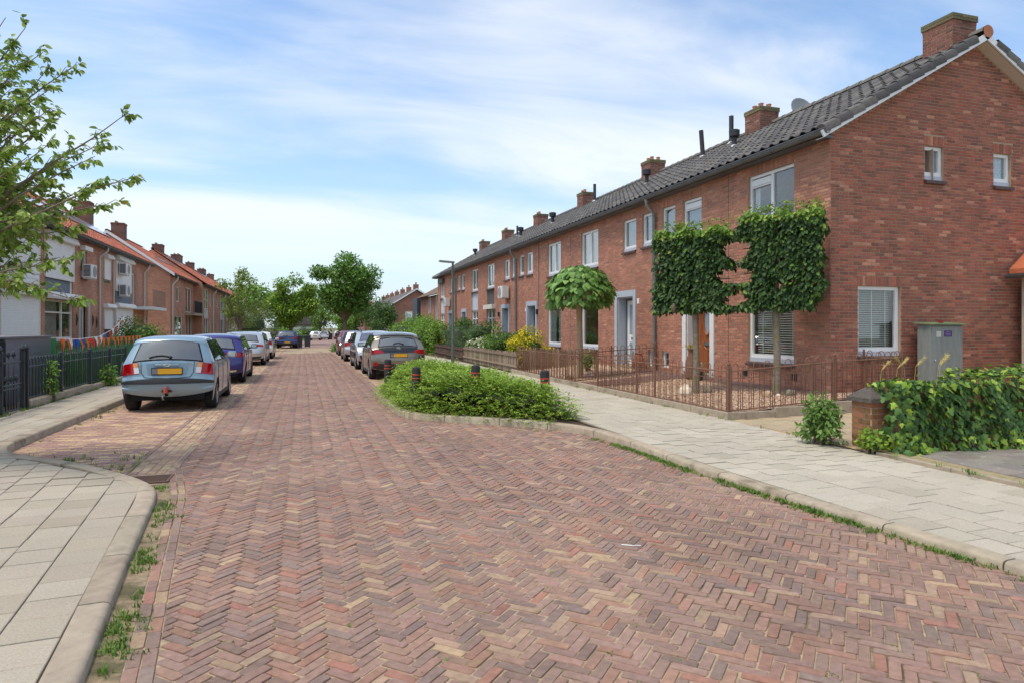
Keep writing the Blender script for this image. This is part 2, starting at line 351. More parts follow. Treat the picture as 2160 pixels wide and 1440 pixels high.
# edge course beside the herringbone, and the second one
def edge_course(f,y0,y1,off,w=.066,Lr=.205,colf=rcol):
    y=y0
    while y<y1:
        L_=Lr*rng.uniform(.96,1.02); s=(f(y+.3)-f(y))/.3; a=math.atan2(1,s); yc=y+L_*.5; x=f(yc)+off
        items.append((x,yc,a,.198,.064,rect(x,yc,L_-.008,w-.006,a+rng.gauss(0,.015),rng,.007),zr(yc)+rng.gauss(.001,.0015),colf(),(0,rng.gauss(0,.01)),y<13)); y+=L_*math.sin(a)
edge_course(xleft,1.0,60,-.038); edge_course(xleft,1.0,8.3,-.11)
edge_course(lambda Y:-1.93+xr(Y),8.35,58,0); 
sandy=lambda: jit(rng.choice([lin(176,148,122),lin(166,136,114),lin(156,126,110),lin(184,158,128)]),.1)
for c_ in range(4):                 # the gutter between bay and road: small pieces
    y=8.3+rng.uniform(0,.1)
    while y<58:
        l=rng.uniform(.10,.15); x=-1.84+c_*.098+xr(y)
        items.append((x,y+l/2,PI/2,l,.09,rect(x,y+l/2,l-.009,.088,PI/2+rng.gauss(0,.03),rng,.008),zr(y)-.001+rng.gauss(0,.002),sandy(),(rng.gauss(0,.02),0),False)); y+=l
edge_course(lambda Y:1.92+xr(Y),17.0,58,0); edge_course(lambda Y:2.0+xr(Y),17.0,58,0,colf=sandy)
pavers(items,'brick','bricks',road,M_CLINK,300,10,.007)
g=MB(); ys_=[.6+.2*i for i in range(37)]
for a,b in zip(ys_,ys_[1:]): g.quad((xat(KL,a)+.0,a,-.0045),(xleft(a)-.15,a,-.0045),(xleft(b)-.15,b,-.0045),(xat(KL,b)+.0,b,-.0045))
struct(g.build('bare_earth',mat('dry_earth',lin(146,126,100),.98,var=.4,vscale=16,bump=1.,bscale=70,col2=lin(96,88,60),c2scale=2.4,c2lo=.45,c2hi=.6),fix=False))
# parking bays: bricks laid across in courses
def bay(x0,x1,y0,y1,clipf=None):
    out=[]; y=y0; r=0
    while y<y1:
        x=x0-(r%2)*.105+rng.uniform(-.01,.01)
        while x<x1:
            cx,cy=x+.105,y+.035; col=jit(soft(rng.choice([lin(158,124,100),lin(156,118,100),lin(176,142,110),lin(146,112,100),lin(150,114,104),lin(180,148,110)]),.15,1.22),.10)
            poly=rect(cx+xr(cy),cy,.202,.063,rng.gauss(0,.012),rng,.006 if cy<14 else 0); full=True
            if cx-.12<x0: poly=clip(poly,-1,0,-x0-xr(cy)); full=False
            if cx+.12>x1: poly=clip(poly,1,0,x1+xr(cy)); full=False
            if clipf and not clipf(cx,cy): x+=.21; continue
            if len(poly)>2 and parea(poly)>.001: out.append((cx+xr(cy),cy,0.,.202,.063,poly,zr(cy)+.002+rng.gauss(0,.002),col,(0,rng.gauss(0,.012)),full))
            x+=.21
        y+=.0705; r+=1
    return out
diag=lambda x,y: y>8.0 and (y-8.15)*.72>-(x+1.75)*.62-.02
g=MB()
for a,b in zip(range(8,58,5),range(13,63,5)): g.quad((-3.9+xr(a),a,zr(a)-.0045),(-1.95+xr(a),a,zr(a)-.0045),(-1.95+xr(b),b,zr(b)-.0045),(-3.9+xr(b),b,zr(b)-.0045))
pb=struct(g.build('parking_bay',M_SAND,fix=False))
pavers(bay(-3.74,-1.965,8.0,57,diag),'brick','bricks',pb,M_CLINK,300,6,.006)
g=MB()
for a,b in zip(range(16,56,5),range(21,61,5)): g.quad((2.03+xr(a),a,zr(a)-.0045),(4.3+xr(a),a,zr(a)-.0045),(4.3+xr(b),b,zr(b)-.0045),(2.03+xr(b),b,zr(b)-.0045))
pb=struct(g.build('parking_bay',M_SAND,fix=False))
pavers(bay(2.04,4.22,17.0,57),'brick','bricks',pb,M_CLINK,0,6,.006)
# kerbs of single stones
def dens(K,step=.12):
    out=[]
    P=[Vector((*p,0)) for p in K]
    for i in range(len(P)-1):
        p0,p1,p2,p3=P[max(i-1,0)],P[i],P[i+1],P[min(i+2,len(P)-1)]
        L_=(p2-p1).length; k=max(1,int(L_/step))
        m1=(p2-p0)/max((p2-p0).length,1e-6)*L_; m2=(p3-p1)/max((p3-p1).length,1e-6)*L_
        for j in range(k):
            t=j/k; h=(2*t**3-3*t**2+1)*p1+(t**3-2*t**2+t)*m1+(-2*t**3+3*t**2)*p2+(t**3-t**2)*m2; out.append(h)
    out.append(P[-1]); return out
def kerb(K,side,width,ztop,name='kerb',stone=1.0,rd=.025):
    D=dens(K); root=None
    s=[0.]
    for a,b in zip(D,D[1:]): s.append(s[-1]+(b-a).length)
    nst=max(1,int(round(s[-1]/stone))); i0=0; prevM=None
    bed=MB()
    for k in range(nst):
        e=s[-1]*(k+1)/nst; idx=[i for i in range(i0,len(D)) if s[i]<=e+1e-6]
        if len(idx)<2: continue
        i0=idx[-1]; mb=MB(); rows=[]
        for q,i in enumerate(idx):
            d=(D[min(i+1,len(D)-1)]-D[max(i-1,0)]).normalized(); nrm=Vector((d.y,-d.x,0))*side
            p=D[i].copy()
            if q==0: p+=d*.007
            if q==len(idx)-1: p-=d*.007
            zt=ztop(p.y)+zr(p.y); zb=zr(p.y)-.12
            rows.append([p+Vector((0,0,zb)),p+Vector((0,0,zt-rd))+nrm*.008,p+nrm*(.008+rd*.45)+Vector((0,0,zt-rd*.3)),p+nrm*(.02+rd)+Vector((0,0,zt)),p+nrm*width+Vector((0,0,zt)),p+nrm*width+Vector((0,0,zb))])
        m_=6; vs=[v for r_ in rows for v in r_]
        fs=[(i*m_+j,i*m_+(j+1)%m_,(i+1)*m_+(j+1)%m_,(i+1)*m_+j) for i in range(len(rows)-1) for j in range(m_)]+[tuple(range(m_)),tuple(range((len(rows)-1)*m_,len(rows)*m_))]
        mb.add(vs,fs,jit((1,1,1),.09))
        if root is None:
            root=struct(mb.build(name,M_KERB,smooth=True,angle=50)); 
        else: mb.build('kerb_stone',M_KERB,root,smooth=True,angle=50)
    return root
zl=lambda Y:.055 if Y<7.5 else (.115 if Y>10.2 else .055+(Y-7.5)/2.7*.06)
zrg=lambda Y:.06 if Y<6 else (.11 if Y>9 else .06+(Y-6)/3*.05)
kerb(KL,-1,.17,zl); kerb(KR[:13]+[(1.66,15.84),(1.8,16.7),(2.3,16.97),(4.1,17.0)],1,.15,zrg); kerb([(4.22,17.2),(4.22,30),(4.22,46),(4.6,58)],1,.15,lambda Y:.1)
# pavements of 30 cm tiles
def tiles(ox,oy,ang,nx,ny,clips,zf,colf,t=.30,keep=None,bond=True,gap=.007):
    out=[]; c_,s_=math.cos(ang),math.sin(ang)
    for i in range(nx[0],nx[1]):
        for j in range(ny[0],ny[1]):
            lx=i*t+t/2; ly=j*t+t/2+((i%2)*t/2 if bond else 0)
            cx,cy=ox+lx*c_-ly*s_,oy+lx*s_+ly*c_
            if keep and not keep(cx,cy): continue
            g_=gap+rng.uniform(0,.003); poly=rect(cx,cy,t-g_,t-g_,ang+rng.gauss(0,.004)); ar=parea(poly)
            for a,b,c0 in clips: 
                poly=clip(poly,a,b,c0)
                if len(poly)<3: break
            if len(poly)<3 or parea(poly)<.004: continue
            out.append((cx,cy,ang,t-.009,t-.009,poly,zf(cx,cy)+rng.gauss(0,.0018),colf(),(rng.gauss(0,.005),rng.gauss(0,.005)),parea(poly)>ar*.999))
    return out
lcol=lambda: jit(rng.choices([lin(180,168,150),lin(176,164,146),lin(184,172,154),lin(170,158,140)],[5,4,3,1])[0],.03)
rcolt=lambda: jit(rng.choices([lin(190,180,162),lin(187,177,159),lin(194,184,166),lin(181,171,153)],[5,4,4,1])[0],.03)
zp=lambda x,y: zl(y)-.002+zr(y)
g=MB()
def strip(mb,pts): 
    for (x0,x1,y,z),(X0,X1,Y,Z) in zip(pts,pts[1:]): mb.quad((x0,y,z),(x1,y,z),(X1,Y,Z),(X0,Y,Z))
strip(g,[(-5.6,-.8,-1,.035),(-5.6,-1.13,3.5,.035),(-5.6,-1.5,7.4,.035),(-5.6,-3.6,9.75,.08),(-5.6,-3.88,10.4,.095),(-5.6,-3.88,30,.095),(-5.6,-3.88,58,.095+zr(58))])
M_JOINT=mat('tile_joint',lin(112,98,74),.98,var=.35,vscale=12)
pl=struct(g.build('pavement',M_JOINT,fix=False))
aL=R(5.8)
# kerb-side limits of the near-left tiles: a wedge
e1=(-.97-.18,3.53); e2=(-1.33-.18,7.0); dx,dy=e2[0]-e1[0],e2[1]-e1[1]; c1=(dy,-dx,dy*e1[0]-dx*e1[1])
f1=(-1.85-.11,8.15-.13); f2=(-3.2-.11,9.5-.13); dx,dy=f2[0]-f1[0],f2[1]-f1[1]; c2=(dy,-dx,dy*f1[0]-dx*f1[1])
tl=tiles(-1.15,3.53,aL,(-16,2),(-10,24),[c1,c2,(0,1,9.9)],zp,lcol,keep=lambda x,y:x>-5.2 and y>.8 and y<10)
tl+=tiles(-3.9,9.9,0,(-4,0),(0,150),[],zp,lcol,keep=lambda x,y:y<57)
pavers(tl,'tile','tiles',pl,M_TILE,300,2,0)
g=MB(); strip(g,[(4.9,7,-1,.04),(4.68,7,3,.04),(4.42,7,7,.045),(4.36,7,9,.09),(4.36,7.1,17,.09),(4.36,7.3,30,.09),(4.36,7.3,58,.09+zr(58))])
pr=struct(g.build('pavement',M_JOINT,fix=False))
zq=lambda x,y: zrg(y)-.004+zr(y)+.012*max(0,min(1,(x-4.5)/2))
k1=(4.73,2.6); k2=(4.44,7.3); dx,dy=k2[0]-k1[0],k2[1]-k1[1]; c1=(-dy,dx,-dy*k1[0]+dx*k1[1])
tr_=tiles(4.44,7.3,R(3.2),(-3,10),(-24,0),[c1,(1,0,6.8)],zq,rcolt,keep=lambda x,y:y>.8)
tr_+=tiles(4.41,7.3,R(1.2),(-1,9),(0,160),[(-1,0,-4.41),(1,0,6.72)],zq,rcolt,keep=lambda x,y:y<55)
pavers(tr_,'tile','tiles',pr,M_TILE,300,2,0)
# sandy drive between the garden and the ivy wall, dark paving right of the ivy
g=MB(); g.quad((6.72,6.6,.1),(14,6.6,.12),(14,10.4,.16),(6.72,9.6,.1))
dv=struct(g.build('driveway',mat('drive_sand',lin(186,162,124),.95,var=.3,vscale=20,bump=.8,bscale=90),fix=False))
dt=tiles(6.82,6.75,R(1.5),(0,16),(0,12),[],lambda x,y:.112+.008*(x-6.8),lambda: jit(lin(182,164,136),.07),keep=lambda x,y:y<9.42,gap=.012)
pavers(dt,'tile','tiles',dv,M_TILE,90,2,0)
g=MB(); g.quad((6.81,-1,.085),(16,-1,.085),(16,6.65,.1),(6.81,6.65,.1))
yd=struct(g.build('yard_paving',mat('yard_joint',lin(150,136,100),.98,var=.4,vscale=10),fix=False))
yt=tiles(6.9,.6,R(-2),(0,20),(0,20),[],lambda x,y:.108,lambda: jit(lin(132,124,114),.14),keep=lambda x,y:y<6.4,gap=.012)
pavers(yt,'tile','tiles',yd,mat('lichen_tile',(1,1,1),.9,var=.25,vscale=40,bump=.6,bscale=120,attr=True,col2=lin(196,190,176),c2scale=11,c2lo=.62,c2hi=.7),120,2,0)
g=MB()
for k in range(12): g.bev(6.755,6.815,-.4+k*.5,.095+k*.5,-.02,.117,.008)   # flush edging; built as one strip per stone below
ed=MB(); ed.bev(6.76,6.815,-.5,.49,-.02,.112,.008); ed=struct(ed.build('edging',M_KERB))
for k in range(6): q=MB(); q.bev(6.76,6.815,.5+k,1.49+k,-.02,.112,.008); q.build('edging_stone',M_KERB,ed)
# front garden of the corner house: gravel, path, concrete edging
g=MB()
def gz_(x): return .19+(x-6.8)/(9.73-6.8)*.2
for x0,x1 in ((6.82,7.6),(7.6,8.4),(8.4,9.2),(9.2,9.74)): g.quad((x0,9.6,gz_(x0)),(x1,9.6,gz_(x1)),(x1,21.5,gz_(x1)),(x0,21.5,gz_(x0)))
g.quad((9.74,9.6,.39),(10.6,9.6,.39),(10.6,10.42,.39),(9.74,10.42,.39))
gv=struct(g.build('gravel_garden',M_GRAVEL,fix=False))
V=[];F=[];CC=[]
oct_=np.array([(1,0,0),(0,1,0),(-1,0,0),(0,-1,0),(0,0,.7),(0,0,-.4)]); of=np.array([(0,1,4),(1,2,4),(2,3,4),(3,0,4),(1,0,5),(2,1,5),(3,2,5),(0,3,5)])
N_=9500
xs=nr.uniform(6.86,9.7,N_); yv=9.65+nr.power(.75,N_)*0+nr.uniform(0,1,N_)**1.5*11; sz=nr.uniform(.011,.026,N_)
rot=nr.uniform(0,2*PI,N_)
keep=~((yv>14.8)&(yv<15.9)&(xs<9.3))&~((xs>9.1)&(yv>10.2))
xs,yv,sz,rot=xs[keep],yv[keep],sz[keep],rot[keep]; N_=len(xs)
P=oct_[None]*sz[:,None,None]*np.stack([np.ones(N_),nr.uniform(.6,1,N_),nr.uniform(.6,1,N_)],1)[:,None,:]
c_,s_=np.cos(rot)[:,None],np.sin(rot)[:,None]
P=np.stack([P[:,:,0]*c_-P[:,:,1]*s_,P[:,:,0]*s_+P[:,:,1]*c_,P[:,:,2]],2)
P[:,:,0]+=xs[:,None];P[:,:,1]+=yv[:,None];P[:,:,2]+=(gz_(xs)+.006)[:,None]
gc=np.array([lin(208,178,150),lin(190,154,124),lin(166,130,106),lin(222,200,176),lin(146,114,96)])[nr.integers(0,5,N_)]*nr.uniform(.85,1.12,(N_,1))
fast('gravel',P.reshape(-1,3),(of[None]+6*np.arange(N_)[:,None,None]).reshape(-1,3),np.repeat(gc,6,0),mat('pebble',(1,1,1),.85,attr=True,var=.1,vscale=60),gv)
g=MB()
for (x0,x1,y0,y1) in ((6.83,9.7,14.75,15.95),(9.15,9.7,10.3,17.4)): g.quad((x0,y0,gz_(x0)+.008),(x1,y0,gz_(x1)+.008),(x1,y1,gz_(x1)+.008),(x0,y1,gz_(x0)+.008))
gp=struct(g.build('garden_path',M_SAND,fix=False))
pit=[]
y=14.78; r=0
while y<15.93:
    x=6.86+(r%2)*.1
    while x<9.1: pit.append((x+.1,y+.05,0,.2,.098,rect(x+.1,y+.05,.196,.096,0,rng,.004),gz_(x)+.022,jit(lin(128,100,92),.14),(-.068,0),True)); x+=.203
    y+=.103; r+=1
y=10.35
while y<17.3:
    x=9.2
    while x<9.68: pit.append((x+.05,y+.1,PI/2,.2,.098,rect(x+.05,y+.1,.196,.096,PI/2,rng,.004),gz_(x)+.024,jit(lin(124,98,92),.14),(0,.068),True)); x+=.103
    y+=.203
pavers(pit,'brick','bricks',gp,M_CLINK,300,4,.004)
root=None
def edging(x0,x1,y0,y1,z1):
    global root
    q=MB(); q.bev(x0,x1,y0,y1,-.02,z1,.008)
    if root is None: root=struct(q.build('garden_kerb',M_KERB))
    else: q.build('kerb_stone',M_KERB,root)
for k in range(12): edging(6.72,6.82,9.56+k,10.55+k,.235)
for k in range(4): edging(6.72+k*.96,6.72+k*.96+.952,9.45,9.555,.235+.055*k)
# planting bed of the road narrowing
g=MB(); bedp=[(1.83,12.8),(2.0,12.1),(2.35,11.65),(2.95,11.17),(3.7,10.45),(4.2,9.5),(4.36,9.0),(4.4,16.9),(2.3,16.85),(1.9,16.5),(1.82,15.8)]
g.add([(x,y,.075) for x,y in bedp],[tuple(range(len(bedp)))])
struct(g.build('planting_bed',mat('bark_soil',lin(88,70,54),.95,var=.5,vscale=25,bump=1.,bscale=50),fix=False))
# drain grate in the gutter
t=thing('drain_grate','rusty cast iron drain grate in the gutter beside the pale kerb corner','drain',(-1.62,8.0,0))
M_IRONR=mat('rusty_iron',lin(110,84,68),.75,var=.35,vscale=30,bump=.5,bscale=120,metal=.3)
q=MB()
for (x0,x1,y0,y1) in ((-1.86,-1.38,7.86,7.89),(-1.86,-1.38,8.21,8.24),(-1.86,-1.83,7.89,8.21),(-1.41,-1.38,7.89,8.21)): q.box(x0,x1,y0,y1,-.04,.010)
q.build('frame',M_IRONR,t)
q=MB(); q.box(-1.83,-1.41,7.89,8.21,-.05,-.035); q.build('well',mat('black_void',(.01,.01,.01),1),t)
for k in range(9): q=MB(); q.box(-1.82,-1.42,7.905+k*.034,7.921+k*.034,-.03,.008); q.build('bar',M_IRONR,t)
# ---------------------------------------------------------------- building kit
class Plane:
    def __init__(s,P0,U,N): s.P=Vector(P0); s.U=Vector(U).normalized(); s.N=Vector(N).normalized()
    def __call__(s,a,z,n=0.): return s.P+s.U*a+s.N*n+Vector((0,0,z))
    def box(s,mb,a0,a1,z0,z1,n0,n1,col=(1,1,1)):
        vs=[s(a,z,n) for n in (n0,n1) for z in (z0,z1) for a in (a0,a1)]
        return mb.add(vs,[(0,1,3,2),(4,6,7,5),(0,4,5,1),(2,3,7,6),(0,2,6,4),(1,5,7,3)],col)
M_WHITE=mat('white_frame',lin(232,232,230),.35,var=.05,vscale=8)
M_SILLW=mat('pale_sill',lin(186,190,200),.45,var=.08,vscale=10)
M_SILL=mat('dark_sill_tile',lin(84,64,60),.55,var=.3,vscale=18,bump=.3,bscale=80)
M_GLASS=glass('window_glass',(.93,.95,.95),.97,refl=.07)
M_FROST=mat('frosted_glass',lin(150,160,165),.22,var=.25,vscale=40,bump=.5,bscale=90)
M_CURT=mat('curtain',lin(226,224,216),.9,var=.08,vscale=5,trans=.3)
M_CURTG=mat('grey_curtain',lin(150,156,158),.9,var=.1,vscale=5)
M_BLIND=mat('blind_slat',lin(226,224,212),.5)
M_LACE=mat('lace_curtain',lin(206,208,208),.9,var=.4,vscale=26,detail=2)
M_BRICK=mat('wall_brick',(1,1,1),.9,var=.3,vscale=26,bump=.6,bscale=220,attr=True,spec=.25,big=.13,bigs=1.1,bstr=(1,1,.4))
M_MORTAR=mat('mortar',lin(172,146,124),.95,var=.2,vscale=8,bump=.4,bscale=150)
M_ROOFD=mat('dark_roof_tile',(1,1,1),.8,var=.3,vscale=12,bump=.4,bscale=120,attr=True,col2=lin(128,124,110),c2scale=1.4,c2lo=.56,c2hi=.8)
M_ZINC=mat('zinc',lin(112,116,118),.5,var=.2,vscale=5,metal=.5)
M_PIPE=mat('grey_pipe',lin(132,130,126),.55,var=.15,vscale=5)
M_BLACKP=mat('black_plastic',lin(48,48,50),.6,var=.2,vscale=10)
M_LEAD=mat('lead_flashing',lin(188,190,190),.55,var=.2,vscale=10,metal=.3)
M_DARKIN=mat('dark_room',lin(70,66,62),.95)
M_STONE=mat('painted_surround',lin(176,184,192),.6,var=.06,vscale=8)
M_STONEW=mat('white_surround',lin(226,226,224),.6,var=.05,vscale=8)
def holes_wall(mb,pl,a0,a1,z0,z1,holes,depth=.1,n=0.):
    As=sorted({a0,a1,*[h[i] for h in holes for i in (0,1)]}); Zs=sorted({z0,z1,*[h[i] for h in holes for i in (2,3)]})
    As=[a for a in As if a0<=a<=a1]; Zs=[z for z in Zs if z0<=z<=z1]
    for p,q in zip(As,As[1:]):
        for r_,s_ in zip(Zs,Zs[1:]):
            am,zm=(p+q)/2,(r_+s_)/2
            if any(h[0]<am<h[1] and h[2]<zm<h[3] for h in holes): continue
            mb.add([pl(p,r_,n),pl(q,r_,n),pl(q,s_,n),pl(p,s_,n)],[(0,1,2,3)])
    for h in holes:
        A,B,c_,D=h[:4]
        for x in ((A,c_,A,D),(B,D,B,c_),(A,D,B,D),(B,c_,A,c_)):
            mb.add([pl(x[0],x[1],n),pl(x[2],x[3],n),pl(x[2],x[3],n-depth),pl(x[0],x[1],n-depth)],[(0,1,2,3)])
def lay(pl,a_of,z0,z1,holes,palf,lintels=(),course=.065,L=.209,j=.011,off=0.):
    """bricks in half bond: list of (a0,a1,z0,z1,col)"""
    out=[]; h=course-.011; i=0; z=z0
    allh=list(holes)+[(a,b,zt,zt+.2) for a,b,zt in lintels]
    while z+h<=z1+1e-6:
        lo,hi=a_of(z+h/2)
        if hi-lo>.05:
            a=math.floor(lo/(L+j))*(L+j)+(i%2)*(L+j)/2-(L+j)
            while a<hi:
                segs=[(max(a,lo),min(a+L,hi))]
                for H in allh:
                    if H[2]<z+h-.004 and H[3]>z+.004:
                        ns=[]
                        for s0,s1 in segs:
                            if H[1]<=s0 or H[0]>=s1: ns.append((s0,s1)); continue
                            if s0<H[0]: ns.append((s0,H[0]))
                            if s1>H[1]: ns.append((H[1],s1))
                        segs=ns
                for s0,s1 in segs:
                    if s1-s0>.02: out.append((s0+rng.gauss(0,.001),s1+rng.gauss(0,.001),z+rng.gauss(0,.0008),z+h,palf(s0,z),s1-s0>L-.003))
                a+=L+j
        z+=course; i+=1
    for A,B,zt in lintels:
        n_=max(1,int(round((B-A)/.065))); p=(B-A)/n_
        for k in range(n_): out.append((A+k*p+.004,A+(k+1)*p-.006,zt+.004,zt+.194,palf(A+k*p,zt),False))
    return out
def brick_mesh(mb,pl,bricks,proud=.007):
    for a0,a1,z0,z1,col,_ in bricks:
        e=.0025; n=proud*rng.uniform(.75,1.15)
        vs=[pl(a0,z0),pl(a1,z0),pl(a1,z1),pl(a0,z1),pl(a0+e,z0+e,n),pl(a1-e,z0+e,n),pl(a1-e,z1-e,n),pl(a0+e,z1-e,n)]
        mb.add(vs,[(0,1,5,4),(1,2,6,5),(2,3,7,6),(3,0,4,7),(4,5,6,7)],col)
def window(parent,pl,a0,a1,z0,z1,mull=(),bars=(),vent=None,curtain=None,blind=0,sill='brick',frame=.07,deep=.06,fm=None,gm=None,lintel=None,name='window'):
    fm=fm or M_WHITE; gm=gm or M_GLASS; e=.003
    mb=MB(); A,B,c_,D=a0+e,a1-e,z0+e,z1-e; lo=c_+(.09 if sill=='brick' else 0)
    n1=-deep; n0=-deep-.07
    pl.box(mb,A,A+frame,lo,D,n0,n1); pl.box(mb,B-frame,B,lo,D,n0,n1); pl.box(mb,A+frame,B-frame,D-frame,D,n0,n1); pl.box(mb,A+frame,B-frame,lo,lo+frame*1.1,n0,n1)
    ms=[A+frame]+[a0+(a1-a0)*m for m in mull]+[B-frame]
    for m in mull: x=a0+(a1-a0)*m; pl.box(mb,x-.04,x+.04,lo+frame*1.1,D-frame,n0,n1-.004)
    for b in bars: z=z0+(z1-z0)*b; pl.box(mb,A+frame,B-frame,z-.03,z+.03,n0,n1-.006)
    w_=mb.build(name,fm,parent)
    zb=[lo+frame*1.1]+[z0+(z1-z0)*b for b in bars]+[D-frame]
    for i,(x0,x1) in enumerate(zip(ms,ms[1:])):
        x0p=x0+(.04 if i>0 else 0); x1p=x1-(.04 if i<len(ms)-2 else 0)
        for k,(y0,y1) in enumerate(zip(zb,zb[1:])):
            y0p=y0+(.03 if k>0 else 0); y1p=y1-(.03 if k<len(zb)-2 else 0)
            q=MB(); pl.box(q,x0p-.004,x1p+.004,y0p-.004,y1p+.004,n0+.025,n0+.033); q.build('pane',gm,w_)
            if vent is not None and i==vent and k==len(zb)-2:
                q=MB(); pl.box(q,x0p,x1p,y1p-.17,y1p-.03,n0+.035,n0+.075); pl.box(q,x0p,x1p,y1p-.21,y1p-.18,n0+.035,n0+.07); q.build('vent_grille',fm,w_)
    if sill=='brick':
        q=MB(); pl.box(q,A,B,c_,lo-.002,n0,n1+.02); q.build('sill_board',M_SILLW,w_)
        q=MB(); k=max(2,int((a1-a0)/.11)); 
        for i in range(k):
            x0=a0-.02+(a1-a0+.04)*i/k; x1=a0-.02+(a1-a0+.04)*(i+1)/k-.006
            vs=[pl(x0,z0-.075,0.001),pl(x1,z0-.075,.001),pl(x1,z0+.001,.001),pl(x0,z0+.001,.001),pl(x0,z0-.085,.07),pl(x1,z0-.085,.07),pl(x1,z0-.03,.07),pl(x0,z0-.03,.07)]
            q.add(vs,[(0,1,5,4),(1,2,6,5),(2,3,7,6),(3,0,4,7),(4,5,6,7)])
        q.build('sill',M_SILL,w_)
    if curtain:
        q=MB()
        for (f0,f1,cm) in curtain:
            q=MB(); n_=max(4,int((f1-f0)*(a1-a0)/.04)); x0=a0+(a1-a0)*f0; x1=a0+(a1-a0)*f1
            vs=[];
            for i in range(n_+1):
                x=x0+(x1-x0)*i/n_; d_=-deep-.115+.02*math.sin(i*1.9)
                vs+=[pl(x,z0+.02,d_),pl(x,z1-.02,d_)]
            q.add(vs,[(2*i,2*i+2,2*i+3,2*i+1) for i in range(n_)]); q.build('curtain',cm,w_,smooth=True)
    if blind:
        n_=blind
        for i in range(n_):
            z=z0+.17+(z1-z0-.27)*i/(n_-1); q=MB(); d_=-deep-.16
            q.add([pl(a0+.08,z-.010,d_+.018),pl(a1-.08,z-.010,d_+.018),pl(a1-.08,z+.010,d_-.018),pl(a0+.08,z+.010,d_-.018),pl(a0+.08,z-.007,d_+.018),pl(a1-.08,z-.007,d_+.018),pl(a1-.08,z+.013,d_-.018),pl(a0+.08,z+.013,d_-.018)],[(0,1,2,3),(7,6,5,4),(0,4,5,1),(2,6,7,3)]); q.build('blind_slat',M_BLIND,w_)
        for f in (.18,.5,.82):
            x=a0+(a1-a0)*f; q=MB(); pl.box(q,x-.012,x+.012,z0+.12,z1-.08,-deep-.14,-deep-.137); q.build('blind_tape',M_BLIND,w_)
    return w_
def roof_deck(mb,x0,x1,y0,y1,z0,z1): mb.quad((x0,y0,z0),(x0,y1,z0),(x1,y1,z1),(x1,y0,z1))
TILEP=[(0,.012),(.03,.040),(.075,.052),(.12,.040),(.15,.012),(.20,.002),(.25,.003),(.305,.014)]
def tile_geo(Lt=.38,lift=.028):
    n=len(TILEP); vs=[(w_,0,z+lift) for w_,z in TILEP]+[(w_,Lt,z) for w_,z in TILEP]+[(w_,0,z+lift-.02) for w_,z in TILEP]
    fs=[(i,i+1,n+i+1,n+i) for i in range(n-1)]+[(2*n+i,2*n+i+1,i+1,i) for i in range(n-1)]
    return vs,fs
TV,TF=tile_geo()
def roof_tiles(parent,x_e,z_e,x_r,z_r,y0,y1,m,colf,n_ind,flip=1,gauge=.338,wid=.3,name='roof_tile'):
    """pan tiles on the slope from the eave (x_e,z_e) to the ridge (x_r,z_r)"""
    S=Vector((x_r-x_e,0,z_r-z_e)); Ls=S.length; S.normalize(); Nn=Vector((-S.z*flip,0,S.x*flip)) if S.x*flip>0 else Vector((S.z*flip,0,-S.x*flip))
    Nn=Vector((-S.z,0,S.x)); 
    if Nn.z<0: Nn=-Nn
    U=Vector((0,1,0)); rows=int(Ls/gauge); cols=int(round((y1-y0)/wid)); wy=(y1-y0)/cols
    M=Matrix((( U.x,S.x,Nn.x,0),(U.y,S.y,Nn.y,0),(U.z,S.z,Nn.z,0),(0,0,0,1)))
    its=[]
    for r_ in range(rows):
        for c_ in range(cols):
            p=Vector((x_e,y0+c_*wy,z_e))+S*(r_*gauge+rng.gauss(0,.004))+Nn*(.012+rng.gauss(0,.002)); its.append((p,colf(),rng.gauss(0,.006)))
    its.sort(key=lambda t:t[0].length)
    me=MB().add(TV,TF).mesh(name,m,smooth=True,angle=50,fix=False) if n_ind else None
    rest=MB()
    for i,(p,col,a) in enumerate(its):
        if i<n_ind:
            o=link(name,me,parent); o.parent=parent; o.matrix_basis=Matrix.Translation(p)@M@Matrix.Rotation(a,4,'Z'); o.color=(*col,1)
        else: rest.add([M@Vector(v)+p for v in TV],TF,col)
    if rest.v: rest.build(name+'s',m,parent,stuff=True,fix=False,smooth=True,angle=50)
    return S,Nn,Ls
palc=lambda a,z: tuple(x*k for x,k in zip(palg(a,z),(.66,.78,.85)))
